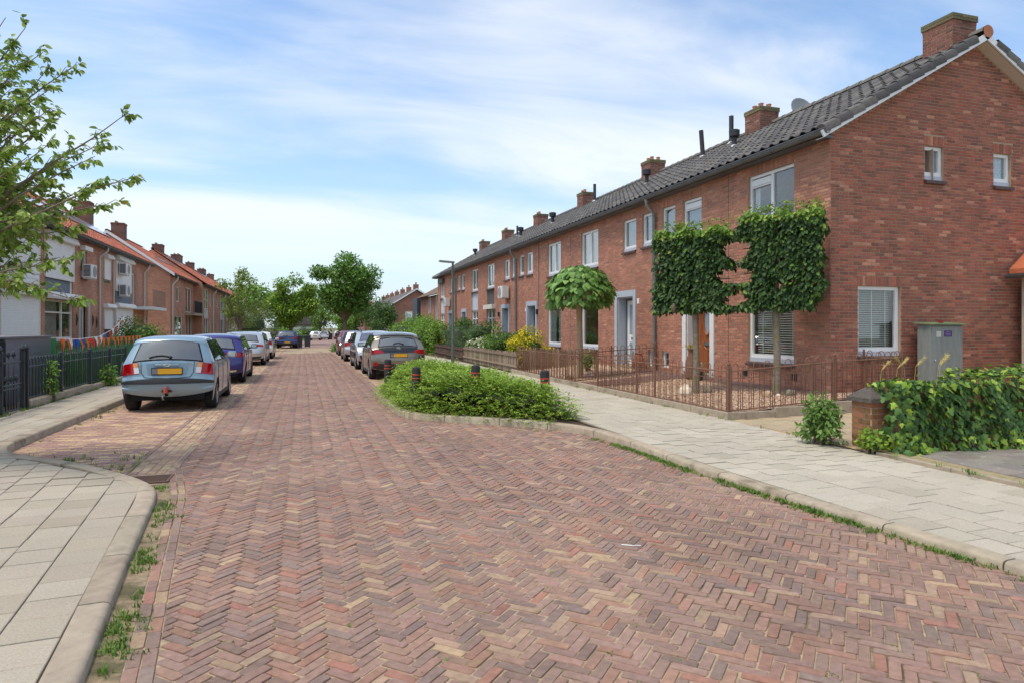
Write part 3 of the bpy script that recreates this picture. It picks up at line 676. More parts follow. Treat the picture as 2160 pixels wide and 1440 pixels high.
def chimney(parent,x0,x1,y0,y1,z0,z1,palf,mossy,pots,mort=None,geo=True,bm=None):
    mb=MB(); mb.box(x0,x1,y0,y1,z0,z1); ch=mb.build('chimney',bm or M_MORTAR,parent)
    if geo:
        q=MB(); e=.0
        for P,U,N,w_ in (((x0,y0,0),(1,0,0),(0,-1,0),x1-x0),((x0,y1,0),(0,-1,0),(-1,0,0),y1-y0)):
            pl=Plane(P,U,N); brick_mesh(q,pl,lay(pl,lambda z:(0,w_),z0,z1-.2,[],palf))
        q.build('bricks',M_BRICK,ch,stuff=True,fix=False)
    for k,(d_,za,zb) in enumerate(((.008,z1-.2,z1-.135),(.028,z1-.134,z1-.07),(.028,z1-.069,z1))):
        q=MB(); n_=5
        for sx in range(n_):
            for (P,Q) in (((x0-d_+(x1-x0+2*d_)*sx/n_+.003,y0-d_),(x0-d_+(x1-x0+2*d_)*(sx+1)/n_-.003,y1+d_)),): q.box(P[0],Q[0],P[1],Q[1],za+.003,zb-.003,jit(mossy if k else palf(0,0),.2))
        q.build('cap_course',M_BRICK,ch,stuff=True)
    for i in range(pots):
        q=MB(); cy=y0+(y1-y0)*(.3+.4*(i%2)); cx=x0+(x1-x0)*(.3+.42*(i//2)); q.lathe([(.07,0),(.075,.02),(.065,.12),(.08,.125),(.08,.15)],10,(cx,cy,z1)); q.build('chimney_pot',mat('terracotta_pot',lin(178,124,92),.8,var=.2),ch,smooth=True)
    q=MB(); q.add([(x0-.004,y0-.012,z0+.02),(x1+.2,y0-.012,z0+.25),(x1+.2,y0-.012,z0+.40),(x0+.45,y0-.012,z0+.40),(x0+.45,y0-.012,z0+.30),(x0+.2,y0-.012,z0+.30),(x0+.2,y0-.012,z0+.16),(x0-.004,y0-.012,z0+.14)],[tuple(range(8))]); q.box(x0-.05,x0-.004,y0-.02,y1+.02,z0-.06,z0+.1); q.build('flashing',M_LEAD,ch)
    return ch
# ---------------------------------------------------------------- the brick terrace on the right
FX,Y0,PW=9.73,10.4,6.55; RX,RZ,EZ=13.48,7.74,5.40; EX=9.42; BX=2*RX-FX
PAL=[(lin(158,92,70),10),(lin(146,82,63),9),(lin(132,78,62),7),(lin(170,104,78),6),(lin(112,74,62),4),(lin(188,128,98),2.0),(lin(164,84,60),4)]
_pm=lin(174,129,107)
_pc=[tuple(.40*x*1.6+.60*m_*1.05 for x,m_ in zip(soft(c,.15,1.),_pm)) for c,k in PAL]; _pw=[k for c,k in PAL]
def pal(a,z): return jit(rng.choices(_pc,_pw)[0],.13)
PALG=[(lin(150,80,60),10),(lin(134,74,58),10),(lin(118,70,58),7),(lin(162,92,68),5),(lin(100,66,58),4),(lin(186,126,96),2.2),(lin(160,74,52),5)]
_gm=lin(155,107,88)
_gc=[tuple(.50*x*1.55+.50*m_*.98 for x,m_ in zip(soft(c,.15,1.),_gm)) for c,k in PALG]; _gw=[k for c,k in PALG]
def palg(a,z): return jit(rng.choices(_gc,_gw)[0],.14)
rtc=lambda: jit(rng.choice([lin(92,88,84),lin(84,80,78),lin(102,98,92),lin(76,73,72)]),.12)
front=Plane((FX,0,0),(0,1,0),(-1,0,0)); gab=Plane((FX,Y0,0),(1,0,0),(0,-1,0))
HL=['red brick corner house with wooden front door, behind the two flat-trained trees','red brick terraced house with white half-glazed door, second from the corner','red brick terraced house with dark front door behind the yellow shrub','red brick terraced house with a charcoal wall panel between its tall windows','red brick terraced house with a pale panel under its upper window, fifth from the corner','far end house of the right brick terrace, with a pale panel and dark shutter box']
zsl=(RZ-EZ)/(RX-EX)
houses=[]
def ac_unit(pl,a,z,label,w_=.8,h=.58,dp=.32,dark=True,group='air conditioning units on the walls'):
    p=pl(a,z,.2); t=thing('air_conditioner',label,'air conditioner',p,0,group)
    mb=MB(); pl.box(mb,a-w_/2,a+w_/2,z,z+h,.1,.1+dp); mb.build('casing',mat('ac_white',lin(222,220,212),.5,var=.06),t)
    q=MB(); M=Matrix.Translation(pl(a+w_*.12,z+h/2,.1+dp+.004))@pl.N.to_track_quat('Z','Y').to_matrix().to_4x4(); q.lathe([(.0,.0),(.235,.0),(.235,.012),(.2,.014),(.19,.003),(.06,.003),(.05,.014),(0,.014)],24,M=M); q.build('fan_grille',mat('ac_grille',lin(150,152,152),.6),t,smooth=True)
    if dark:
        q=MB()
        for k in range(9): pl.box(q,a-w_/2-.006,a-w_/2-.001,z+.07+k*.052,z+.105+k*.052,.13,.1+dp-.03)
        q.build('coil_louvres',mat('ac_coil',lin(40,52,72),.5),t)
    for s_ in (-.3,.3):
        q=MB(); pl.box(q,a+s_*w_-.02,a+s_*w_+.02,z-.05,z-.003,0,.42); pl.box(q,a+s_*w_-.02,a+s_*w_+.02,z-.05,z+.3,0,.03); q.build('bracket',M_WHITE,t)
    return t
for k in range(6):
    y0=Y0+PW*k; y1=y0+PW; mir=k%2==1
    A=lambda a,b: (y0+a,y0+b) if not mir else (y1-b,y1-a)
    t=thing('terraced_house',HL[k],'house',(FX+3.7,y0+PW/2,.3)); houses.append(t)
    bigu=(*A(1.0,2.5),3.75,5.08); bigl=(*A(1.0,2.5),.88,2.45); s1=(*A(4.36,5.24),4.02,5.02); s2=(*A(5.62,6.33),4.05,5.02)
    dr=(*A(3.98,5.06),.47,2.60); hs=[bigu,bigl,s1,s2,dr]
    if k>2: hs[1]=bigl=(*A(1.0,2.5),.88,2.62)
    if k<2: hs.append((*A(5.96,6.34),.52,.98))
    pan=None
    if k in (3,4,5): pan=(*A(1.0,2.5),2.62,3.75); hs.append(pan)
    dsur=(*A(3.80,5.24),.36,2.80)
    mb=MB(); holes_wall(mb,front,y0,y1,.05,EZ,hs,.11)
    mb.quad((BX,y0,.05),(BX,y1,.05),(BX,y1,EZ),(BX,y0,EZ))
    mb.quad((FX+.12,y0+.02,2.95),(BX,y0+.02,2.95),(BX,y1,2.95),(FX+.12,y1,2.95)); mb.quad((FX+.12,y0+.02,.3),(BX,y0+.02,.3),(BX,y1,.3),(FX+.12,y1,.3))
    mb.add([(FX+.02,y1-.02,.05),(BX,y1-.02,.05),(BX,y1-.02,EZ),(RX,y1-.02,RZ-.1),(FX+.02,y1-.02,EZ)],[(0,1,2,3,4)])
    mb.quad((FX+2.6,y0,.3),(FX+2.6,y1,.3),(FX+2.6,y1,5.3),(FX+2.6,y0,5.3))
    gh=[]
    if k==0:
        gh=[(2.36,2.88,4.66,5.36),(4.27,4.79,4.66,5.36),(.66,1.74,1.08,2.46)]
        holes_wall(mb,gab,0,BX-FX,.05,EZ,gh,.11); mb.add([gab(0,EZ),gab(BX-FX,EZ),gab(RX-FX,RZ-.02)],[(0,1,2)])
    wall=mb.build('wall',M_MORTAR,t,fix=False)
    # bricks
    lint=[(bigu[0],bigu[1],bigu[3]),(s1[0],s1[1],s1[3]),(s2[0],s2[1],s2[3])]
    if not pan: lint.append((bigl[0],bigl[1],bigl[3]))
    hb=[h for h in hs if h!=dr]+[dsur]
    fb=lay(front,lambda z:(y0+.001,y1-.001),.07,EZ-.02,hb,pal,lint)
    rest=MB()
    if k==0:
        sl=lambda z:(0.,BX-FX) if z<EZ-.05 else ((z-EZ+.05)/zsl-.28+.25,2*(RX-FX)-(z-EZ+.05)/zsl+.03)
        gb=lay(gab,sl,.07,RZ-.25,gh,palg,[(h[0]-.02,h[1]+.02,h[3]) for h in gh])
        cand=sorted([(gab((b[0]+b[1])/2,(b[2]+b[3])/2).length,1,b) for b in gb if b[5]]+[(front((b[0]+b[1])/2,(b[2]+b[3])/2).length+4,0,b) for b in fb if b[5]],key=lambda q:q[0])[:300]
        bme=MB(); e=.0025; l_=.2045
        bme.add([(-l_/2,0,0),(l_/2,0,0),(l_/2,0,.054),(-l_/2,0,.054),(-l_/2+e,-.007,e),(l_/2-e,-.007,e),(l_/2-e,-.007,.054-e),(-l_/2+e,-.007,.054-e)],[(0,1,5,4),(1,2,6,5),(2,3,7,6),(3,0,4,7),(4,5,6,7)])
        bme=bme.mesh('brick',M_BRICK)
        taken=set()
        for d_,g_,b in cand:
            pl=gab if g_ else front; o=link('brick',bme,wall,local=True); o.location=pl((b[0]+b[1])/2,b[2]); o.rotation_euler=(0,0,0 if g_ else -PI/2); o.color=(*b[4],1); taken.add(id(b))
        brick_mesh(rest,gab,[b for b in gb if id(b) not in taken]); fb=[b for b in fb if id(b) not in taken]
    brick_mesh(rest,front,fb); rest.build('bricks',M_BRICK,wall,stuff=True,fix=False)
    # windows
    cu=[None,[(0,.5,M_CURT),(.5,1,M_CURT)],[(0,.45,M_CURT),(.55,1,M_CURTG)],[(0,.4,M_CURT)],[(0,.5,M_CURTG)],[(0,1,M_CURT)]][k]
    window(t,front,*bigu,mull=(.5,),vent=(1 if not mir else 0) if k==0 else None,curtain=cu or [(.86,1,M_LACE)])
    cl=[None,[(0,.25,M_CURT)],[(0,.45,M_CURTG),(.62,1,M_CURTG)],[(0,.3,M_CURT)],None,None][k]
    window(t,front,*bigl,mull=() if k<3 else (.5,),bars=() if k<3 else (.72,),blind=26 if k==0 else 0,curtain=cl)
    window(t,front,*s1,vent=0 if k==0 else None,curtain=[(0,1,M_CURTG)]); window(t,front,*s2,curtain=[(0,1,M_CURTG)])
    if k<2: window(t,front,*A(5.96,6.34),.52,.98,sill=None,frame=.05)
    if k==0:
        for h in gh[:2]: window(t,gab,*h,curtain=[(0,1,M_LACE)])
        window(t,gab,*gh[2],blind=26)
    if pan:
        q=MB(); front.box(q,pan[0]+.004,pan[1]-.004,pan[2]+.004,pan[3]-.004,-.09,-.05); q.build('wall_panel',mat('panel_dark',lin(82,80,78),.6,var=.1) if k==3 else mat('panel_pale',lin(196,202,212),.5,var=.04),t)
        if k==3: q=MB(); front.box(q,pan[0]-.25,pan[1]+.05,2.62,2.86,0.003,.22); q.build('shutter_box',mat('cream_box',lin(216,210,196),.5),t)
        if k==5:
            q=MB(); front.box(q,pan[0]-.08,pan[1]+.08,4.86,5.14,0.003,.2); q.build('shutter_box',mat('dark_box',lin(74,80,78),.5),t)
    # front door in its stone surround
    sm=M_STONEW if k==0 else M_STONE
    q=MB(); 
    for (a,b,c_,d_) in ((dsur[0],dr[0]-.001,dsur[2],2.8),(dr[1]+.001,dsur[1],dsur[2],2.8),(dr[0],dr[1],2.601,2.8)): front.box(q,a+.002,b-.002,c_,d_-.002,-.02,.03)
    for a in (dr[0],dr[1]-.03): front.box(q,a+.001,a+.029,.47,2.6,-.34,-.021)
    front.box(q,dr[0]+.03,dr[1]-.03,2.57,2.599,-.34,-.021); q.build('door_surround',sm,t)
    dm=[mat('wood_door',lin(150,84,44),.45,var=.3,vscale=3,streak=(1,1,.15)),M_WHITE,mat('slate_door',lin(70,76,92),.45),mat('slate_door2',lin(62,66,76),.45),M_STONE,M_STONE][k]
    a0,a1=dr[0]+.03,dr[1]-.03
    q=MB(); fd=-.30; jamb=mat('door_jamb',lin(84,90,104),.5) if k!=1 else mat('door_jamb2',lin(98,104,116),.5)
    front.box(q,a0,a0+.07,.47,2.57,fd-.05,fd+.02); front.box(q,a1-.07,a1,.47,2.57,fd-.05,fd+.02); front.box(q,a0+.07,a1-.07,2.5,2.57,fd-.05,fd+.02); q.build('door_frame',jamb,t)
    b0,b1=a0+.075,a1-.075; am=(b0+b1)/2
    q=MB()
    front.box(q,b0,b1,.49,2.495,fd-.04,fd)
    door=q.build('door',dm,t)
    if k==0:
        for (c0,c1,e0,e1) in ((.1,.42,.58,1.05),(.42,.74,.58,1.05)):
            q=MB(); front.box(q,b0+c0,b0+c1-.03,e0,e1,fd+.001,fd+.022); q.build('panel',dm,door)
        q=MB(); M=Matrix.Translation(front(am,1.9,fd+.002))@Matrix.Rotation(-PI/2,4,'Y'); ring=[]
        pts=[front(am+.17*math.cos(x),1.86+.42*math.sin(x),fd+.02) for x in [2*PI*i/24 for i in range(25)]]
        q.tube(pts,.028,6,caps=False); pts=[front(am+.3*math.cos(x),1.72+.66*math.sin(x),fd+.008) for x in [PI*i/16+PI for i in range(17)]]; q.tube(pts,.022,6); q.build('moulding',dm,door,smooth=True)
        q=MB(); pts=[front(am+.16*math.cos(x),1.86+.41*math.sin(x),fd+.008) for x in [2*PI*i/24 for i in range(24)]]; q.add(pts,[tuple(range(24))]); q.build('glazing',M_FROST,door)
        q=MB(); front.box(q,am-.17,am+.17,1.18,1.26,fd+.002,fd+.03); q.build('letter_slot',M_ZINC,door)
    elif k<4:
        for (e0,e1) in ((.62,1.18),(1.42,2.36)) if k==1 else ((.7,2.36),):
            q=MB(); front.box(q,b0+.16 if k==1 else am-.1,b1-.16 if k==1 else am+.1,e0,e1,fd+.001,fd+.008); q.build('glazing',M_FROST if k==1 else M_GLASS,door)
        q=MB(); front.box(q,am-.15,am+.15,1.25,1.33,fd+.002,fd+.02); q.build('letter_slot',M_ZINC,door)
    q=MB(); hx=b1-.09 if not mir else b0+.09
    q.tube([front(hx,1.42,fd+.001),front(hx,1.42,fd+.05),front(hx-.1 if not mir else hx+.1,1.42,fd+.05)],.012,6); q.build('handle',M_ZINC,door)
    q=MB(); front.box(q,dr[0],dr[1],.36,.468,-.34,.10); q.build('doorstep',M_KERB,t)
    # number plate by the door
    if k in (1,2): q=MB(); nx=dsur[0]-.16 if mir else dsur[1]+.10; front.box(q,nx-.05,nx+.07,2.36,2.52,.009,.02); q.build('house_number_plate',M_WHITE,t)
    if k==3: q=MB(); front.box(q,y0+PW-5.7,y0+PW-5.55,2.05,2.3,.009,.1); 
    if k in (2,3): q=MB(); nx=dsur[1]+.3 if k==3 else dsur[0]-.12; front.box(q,nx-.05,nx+.05,2.2,2.42,.009,.1); q.build('wall_lamp',M_BLACKP,t)
    # roof
    ya=y0-.27 if k==0 else y0+.002; yb=y1-.002 if k<5 else y1+.25
    mb=MB(); roof_deck(mb,EX,RX,ya,yb,EZ-.03,RZ-.03); mb.quad((RX,ya,RZ-.03),(RX,yb,RZ-.03),(2*RX-EX,yb,EZ-.03),(2*RX-EX,ya,EZ-.03))
    roof=mb.build('roof',mat('roof_felt',lin(60,58,56),.9),t,fix=False)
    S,Nn,Ls=roof_tiles(roof,EX-.05,EZ+.0,RX,RZ,ya+(.22 if k==0 else 0),yb,M_ROOFD,rtc,300 if k==0 else 0)
    n_=int((yb-ya)/.4)
    for i in range(n_):
        q=MB(); yy0=ya+(yb-ya)*i/n_; yy1=ya+(yb-ya)*(i+1)/n_+.03
        q.add([(RX+.13*math.cos(x)*s_,yy,RZ+.005+.115*math.sin(x)*s_) for yy,s_ in ((yy0,1.12),(yy1,.95)) for x in [PI*j/8 for j in range(9)]],[(j,j+1,10+j,9+j) for j in range(8)]+[tuple(range(9))],jit(lin(112,108,100),.12)); q.build('ridge_tile',M_ROOFD,roof,smooth=True,angle=50)
    if k==0:
        q=MB(); q.add([(RX+.14*math.cos(x),ya-.02,RZ+.01+.13*math.sin(x)) for x in [2*PI*j/14 for j in range(14)]],[tuple(range(14))]); q.build('ridge_end',mat('orange_clay',lin(176,112,80),.8,var=.15),roof)
        for sgn in (1,-1):
            Sx=Vector((S.x*sgn,0,S.z)); Nx=Vector((-S.z*sgn,0,S.x)); e0=Vector((RX-sgn*(RX-EX+.05),ya,EZ))
            nv=int(Ls/.338)
            for i in range(nv):
                q=MB(); pr=[(-.015,-.10),(-.02,.03),(.01,.062),(.07,.072),(.14,.058),(.2,.03)]
                vs=[]
                for tt,li in ((i*.338-.03,.03),(i*.338+.345,.0)):
                    for yy,nn in pr: vs.append(e0+Sx*tt+Nx*(nn+li)+Vector((0,yy,0)))
                q.add(vs,[(j,j+1,7+j,6+j) for j in range(5)]+[tuple(range(6))],rtc()); q.build('verge_tile',M_ROOFD,roof,smooth=True,angle=50)
            q=MB(); vs=[e0+Sx*tt+Nx*nn+Vector((0,yy,0)) for tt in (-.12,Ls-.01) for yy,nn in ((.0,-.01),(.0,-.14),(.035,-.14),(.035,-.01))]
            q.add(vs,[(0,1,5,4),(1,2,6,5),(2,3,7,6),(3,0,4,7),(0,3,2,1),(4,5,6,7)]); q.build('bargeboard',M_WHITE,roof)
            q=MB(); vs=[e0+Sx*tt+Nx*(-.15)+Vector((0,yy,0)) for tt in (-.1,Ls-.02) for yy in (.036,.27)]; q.add(vs,[(0,1,3,2)]); q.build('soffit',mat('soffit_board',lin(206,200,190),.7,var=.06),roof)
    # gutter and downpipe
    q=MB(); ga,gb_=(y0-.3 if k==0 else y0+.001),(y1-.001 if k<5 else y1+.3); n_=9
    pr=[(EX-.03+.075*math.cos(x),EZ-.02+.085*math.sin(x)) for x in [PI+PI*j/8 for j in range(9)]]
    prI=[(EX-.03+.065*math.cos(x),EZ-.02+.075*math.sin(x)) for x in [PI+PI*j/8 for j in range(9)]][::-1]
    q.prism(pr+prI,'y',ga,gb_); q.box(EX+.04,FX-.002,ga+.25 if k==0 else ga,gb_,EZ-.11,EZ-.06); 
    q.tube([(EX-.108,ga,EZ-.018),(EX-.108,gb_,EZ-.018)],.012,6); q.build('gutter',M_ZINC,t,smooth=True,angle=35)
    for i in range(7):
        q=MB(); yy=y0+.3+i*.95; q.prism([(EX-.03+.083*math.cos(x),EZ-.02+.093*math.sin(x)) for x in [PI+PI*j/8 for j in range(9)]]+[(EX-.03+.076*math.cos(x),EZ-.02+.086*math.sin(x)) for x in [2*PI-PI*j/8 for j in range(9)]],'y',yy,yy+.03); q.build('gutter_bracket',M_ZINC,t)
    if k%2==0 and k<5:
        q=MB(); yy=y1-.0; q.tube([(EX-.03,yy+.08,EZ-.09),(EX-.02,yy+.08,EZ-.25),(FX-.09,yy+.08,EZ-.5),(FX-.09,yy+.08,.3)],.05,10); q.build('downpipe',M_PIPE,t,smooth=True)
        for zz in (1.4,2.9,4.3): q=MB(); q.tube([(FX-.09,yy+.08,zz),(FX-.09,yy+.08,zz+.06)],.058,10); q.build('pipe_clip',M_PIPE,t,smooth=True)
    if k==2: q=MB(); q.tube([(FX-.03,27.05,EZ-.1),(FX-.03,27.05,2.5)],.02,6); q.build('cable_pipe',M_PIPE,t)
    if k in (0,2): q=MB(); front.box(q,*( (13.62,13.632) if k==0 else (y0+.0,y0+.01)),.1,EZ-.1,.004,.0085); q.build('movement_joint',M_BLACKP,t)
    # chimneys stand on the party walls
    cy=y0+.42 if k==0 else y0
    chimney(t,12.94,13.60,cy-.35,cy+.35,7.25,8.22,palc,lin(116,108,80),[0,4,3,2,2,2][k])
    if k==5: chimney(t,12.94,13.60,y1-.8,y1-.1,7.25,8.2,palc,lin(116,108,80),2)
# pipes and cowls on the roof
def roofz(x): return EZ+(x-EX)*zsl
def vent(x,y,h,r,cap,lean,label,t):
    mb=MB(); z=roofz(x)-.05; mb.tube([(x,y,z),(x+lean*.2,y,z+h*.2),(x+lean,y,z+h)],[r*1.3,r,r],10); o=mb.build('roof_vent',M_BLACKP,t,smooth=True)
    if cap: q=MB(); q.lathe([(r*1.2,h-.2),(r*2.1,h-.17),(r*2.2,h),(r*1.7,h+.02),(0,h+.03)],12,(x+lean,y,z)); q.build('cowl',M_BLACKP,o,smooth=True,angle=40)
    q=MB(); q.lathe([(r*2.2,.03),(r*1.6,.09),(r*1.2,.13)],10,(x,y,z)); q.build('collar',M_LEAD,o)
vent(12.55,18.95,.95,.075,False,-.08,'',houses[1]); vent(12.95,18.0,.95,.075,False,.0,'',houses[1]); vent(11.9,16.4,.55,.07,True,0,'',houses[0]); vent(11.6,21.0,.6,.07,True,0,'',houses[1]); vent(11.6,30.3,.6,.08,True,0,'',houses[3]); vent(11.6,35.3,.6,.08,True,0,'',houses[3]); vent(12.6,39.,.7,.06,False,0,'',houses[4]); vent(11.6,45.6,.55,.08,True,0,'',houses[5]); vent(13.2,28.9,.9,.07,False,0,'',houses[2])
t=thing('satellite_dish','round grey satellite dish behind the second chimney of the right terrace','satellite dish',(13.9,16.2,7.5))
q=MB(); q.lathe([(0,0),(.2,.03),(.36,.1),(.42,.14),(.41,.145),(.35,.115),(.2,.045),(0,.015)],20,M=Matrix.Translation((13.95,16.1,7.95))@Matrix.Rotation(R(70),4,'X')); q.build('dish',mat('dish_grey',lin(150,152,150),.6),t,smooth=True)
q=MB(); q.tube([(13.95,16.2,7.4),(13.95,16.15,7.95)],.025,6); q.build('mast',M_ZINC,t)
ac_unit(front,31.6,3.1,'white outdoor unit high on the right terrace beside a downpipe',dark=False); ac_unit(front,45.3,3.1,'white outdoor unit on the far end of the right terrace near the lamp post',dark=False)
# ---------------------------------------------------------------- terraces on the left and further off
M_WBL=brickmat('brick_left',lin(196,134,104),lin(172,114,90),lin(186,160,136))
M_WBF=brickmat('brick_far',lin(166,110,92),lin(146,98,82),lin(158,134,114))
M_CHB=brickmat('brick_chimney',lin(128,94,80),lin(108,78,68),lin(120,104,92))
M_ORANGE=mat('orange_roof_tile',(1,1,1),.75,var=.2,vscale=9,attr=True,bump=.3,bscale=100)
M_BROWNR=mat('brown_roof_tile',(1,1,1),.8,var=.2,vscale=9,attr=True)
M_SHUT=mat('shutter_cream',lin(240,236,227),.5,var=.05,vscale=3)
M_SBOX=mat('shutter_box',lin(236,231,221),.5,var=.05)
M_PANELB=mat('blue_grey_panel',lin(104,114,126),.6,var=.12,vscale=3)
M_CREAM=mat('cream_frame',lin(222,216,202),.5)
M_SOLAR=mat('solar_glass',lin(150,160,172),.12,spec=.9,var=.05,vscale=2)
oc=lambda: jit(rng.choice([lin(190,104,70),lin(178,94,64),lin(200,118,82),lin(168,90,64)]),.1)
def simple_tiles(parent,xe,ze,xr_,zr_,y0,y1,m,colf,wid=.28,gauge=.36):
    """far roofs: courses of waved tiles, joined"""
    S=Vector((xr_-xe,0,zr_-ze)); L_=S.length; S.normalize(); Nn=Vector((-S.z,0,S.x)); Nn=Nn if Nn.z>0 else -Nn
    mb=MB(); rows=int(L_/gauge); cols=max(1,int((y1-y0)/wid)); wd=(y1-y0)/cols
    for r_ in range(rows):
        for c_ in range(cols):
            p=Vector((xe,y0+c_*wd,ze))+S*(r_*gauge); pts=[]
            for t_ in (0,gauge*1.05):
                for f,h in ((0,.02),(.3,.05),(.6,.015),(1.,.018)): pts.append(p+S*t_+Vector((0,f*wd,0))+Nn*(h+(.025 if t_==0 else 0)))
            mb.add(pts,[(0,1,5,4),(1,2,6,5),(2,3,7,6)],colf())
    return mb.build('roof_tiles',m,parent,stuff=True,fix=False,smooth=True,angle=50)
def shutter(parent,pl,a0,a1,z0,z1,box=True,out=.02,pitch=.055,boxh=.24):
    mb=MB(); n_=int((z1-z0)/pitch)
    for i in range(n_):
        za=z0+(z1-z0)*i/n_; zb=z0+(z1-z0)*(i+1)/n_
        vs=[pl(a0+.04,za,out),pl(a1-.04,za,out),pl(a1-.04,za+.006,out+.022),pl(a0+.04,za+.006,out+.022),pl(a1-.04,zb-.008,out+.014),pl(a0+.04,zb-.008,out+.014),pl(a1-.04,zb,out),pl(a0+.04,zb,out)]
        mb.add(vs,[(0,1,2,3),(3,2,4,5),(5,4,6,7)])
    sh=mb.build('roller_shutter',M_SHUT,parent,fix=False); sh['kind']='stuff'
    q=MB(); pl.box(q,a0,a0+.045,z0,z1,.002,out+.04); pl.box(q,a1-.045,a1,z0,z1,.002,out+.04); pl.box(q,a0,a1,z0-.05,z0-.002,out,out+.035); q.build('shutter_rail',M_SBOX,parent)
    if box:
        q=MB(); b=[(.002,z1),(.22,z1),(.24,z1+.06),(.16,z1+boxh),(.002,z1+boxh)]
        vs=[pl(a,z,n) for a in (a0-.05,a1+.05) for n,z in b]; q.add(vs,[(i,(i+1)%5,5+(i+1)%5,5+i) for i in range(5)]+[(4,3,2,1,0),(5,6,7,8,9)]); q.build('shutter_box',M_SBOX,parent)
def shell(t,xf,depth,y0,y1,ze,zrg_,holes,wm,roofm,colf,eo=.35,va=0.,vb=0.,bs=None,solar=(),zb=-.3,gable_a=True,gable_b=True):
    """brick terrace section on the left side: front faces +X at xf"""
    pl=Plane((xf,0,0),(0,1,0),(1,0,0)); xb=xf-depth; xm=xf-depth/2
    mb=MB(); holes_wall(mb,pl,y0,y1,zb,ze,holes,.1); mb.quad((xb,y0,zb),(xb,y1,zb),(xb,y1,ze),(xb,y0,ze))
    for y,do in ((y0,gable_a),(y1,gable_b)): mb.add([(xf,y,zb),(xb,y,zb),(xb,y,ze),(xm,y,zrg_-.05),(xf,y,ze)],[(0,1,2,3,4)])
    mb.quad((xf-1.6,y0,zb),(xf-1.6,y1,zb),(xf-1.6,y1,ze),(xf-1.6,y0,ze)); mb.quad((xf-.1,y0,2.9),(xb,y0,2.9),(xb,y1,2.9),(xf-.1,y1,2.9))
    mb.build('wall',wm,t,fix=False)
    mb=MB(); sl=(zrg_-ze)/(depth/2); xe=xf+eo; zee=ze-eo*sl+.12
    mb.quad((xe,y0-va,zee),(xe,y1+vb,zee),(xm,y1+vb,zrg_),(xm,y0-va,zrg_)); mb.quad((xm,y0-va,zrg_),(xm,y1+vb,zrg_),(xb-eo,y1+vb,zee),(xb-eo,y0-va,zee))
    roof=mb.build('roof',mat('roof_felt',lin(60,58,56),.9),t,fix=False)
    simple_tiles(roof,xe+.03,zee+.01,xm,zrg_+.01,y0-va,y1+vb,roofm,colf)
    n_=int((y1-y0)/.4); q=MB()
    for i in range(n_):
        a=y0-va+(y1-y0+va+vb)*i/n_; b=a+(y1-y0)/n_+.02
        q.add([(xm+.13*math.cos(x)*s_,yy,zrg_+.03+.11*math.sin(x)*s_) for yy,s_ in ((a,1.1),(b,.95)) for x in [PI*j/6 for j in range(7)]],[(j,j+1,8+j,7+j) for j in range(6)],colf())
    q.build('ridge_tiles',roofm,roof,stuff=True,fix=False)
    q=MB(); pr=[(xe+.05+.07*math.cos(x),zee-.01+.08*math.sin(x)) for x in [PI+PI*j/6 for j in range(7)]]; q.prism(pr,'y',y0-va,y1+vb); q.box(xf+.002,xe-.02,y0,y1,zee-.1,zee-.06); q.build('gutter',mat('dark_gutter',lin(92,94,96),.5),t)
    if va>0:
        q=MB(); vs=[(x,y,z+dz) for (x,z) in ((xe,zee),(xm,zrg_)) for y in (y0-va-.02,y0-va+.02) for dz in (.06,-.14)]; q.add(vs,[(0,1,5,4),(1,3,7,5),(3,2,6,7),(2,0,4,6),(0,2,3,1),(4,5,7,6)]); q.build('bargeboard',M_WHITE,roof)
        q=MB(); vs=[(x,y,z+dz) for (x,z) in ((xb-eo,zee),(xm,zrg_)) for y in (y0-va-.02,y0-va+.02) for dz in (.06,-.14)]; q.add(vs,[(0,1,5,4),(1,3,7,5),(3,2,6,7),(2,0,4,6),(0,2,3,1),(4,5,7,6)]); q.build('bargeboard',M_WHITE,roof)
    ang=math.atan2(zrg_-zee,xe-xm); Lsl=math.hypot(zrg_-zee,xe-xm)
    for (ya,yb,f0,f1) in solar:
        q=MB(); P=lambda y,f,n: (xe+(xm-xe)*f+math.sin(ang)*n, y, zee+(zrg_-zee)*f+math.cos(ang)*n)
        nn=max(1,int(round((yb-ya)/1.0)))
        for i in range(nn):
            a=ya+(yb-ya)*i/nn+.01; b=ya+(yb-ya)*(i+1)/nn-.01; q=MB()
            vs=[P(y,f,n) for n in (.1,.14) for f in (f0,f1) for y in (a,b)]; q.add(vs,[(0,1,3,2),(4,6,7,5),(0,4,5,1),(2,3,7,6),(0,2,6,4),(1,5,7,3)]); q.build('solar_panel',M_SOLAR,roof)
    return pl,roof
def pipe(t,pts,r=.045,m=None):
    q=MB(); q.tube(pts,r,8); q.build('downpipe',m or mat('cream_pipe',lin(206,200,188),.5),t,smooth=True)
XL=-8.95; zeL,zrL=5.5,8.15
# --- block 1, house 1 (mostly behind the near tree) and house 2, and the balcony bay
t=thing('terraced_house','left brick house with large cream roller shutters on both floors, nearest at the left edge','house',(XL-3.8,23.7,0))
hs=[(21.2,24.1,3.55,5.2),(21.2,24.1,.9,2.75)]
pl,roof=shell(t,XL,7.7,19.6,27.72,zeL,zrL,[],M_WBL,M_ORANGE,oc,solar=[(21.5,27.5,.35,.62),(21.5,27.5,.66,.93)],zb=-.2)
shutter(t,pl,24.25,27.45,3.55,5.2); shutter(t,pl,24.25,27.45,.95,2.72); shutter(t,pl,20.4,23.7,3.55,5.2); shutter(t,pl,20.4,23.7,.95,2.72)
q=MB()
for i in range(3): pl.box(q,24.27,27.43,2.98+i*.17,3.14+i*.17,.003,.04)
q.build('cladding',M_WHITE,t)
t=thing('terraced_house','left brick house with a striped blind, a door and a blue-grey panel above its window','house',(XL-3.8,31,0))
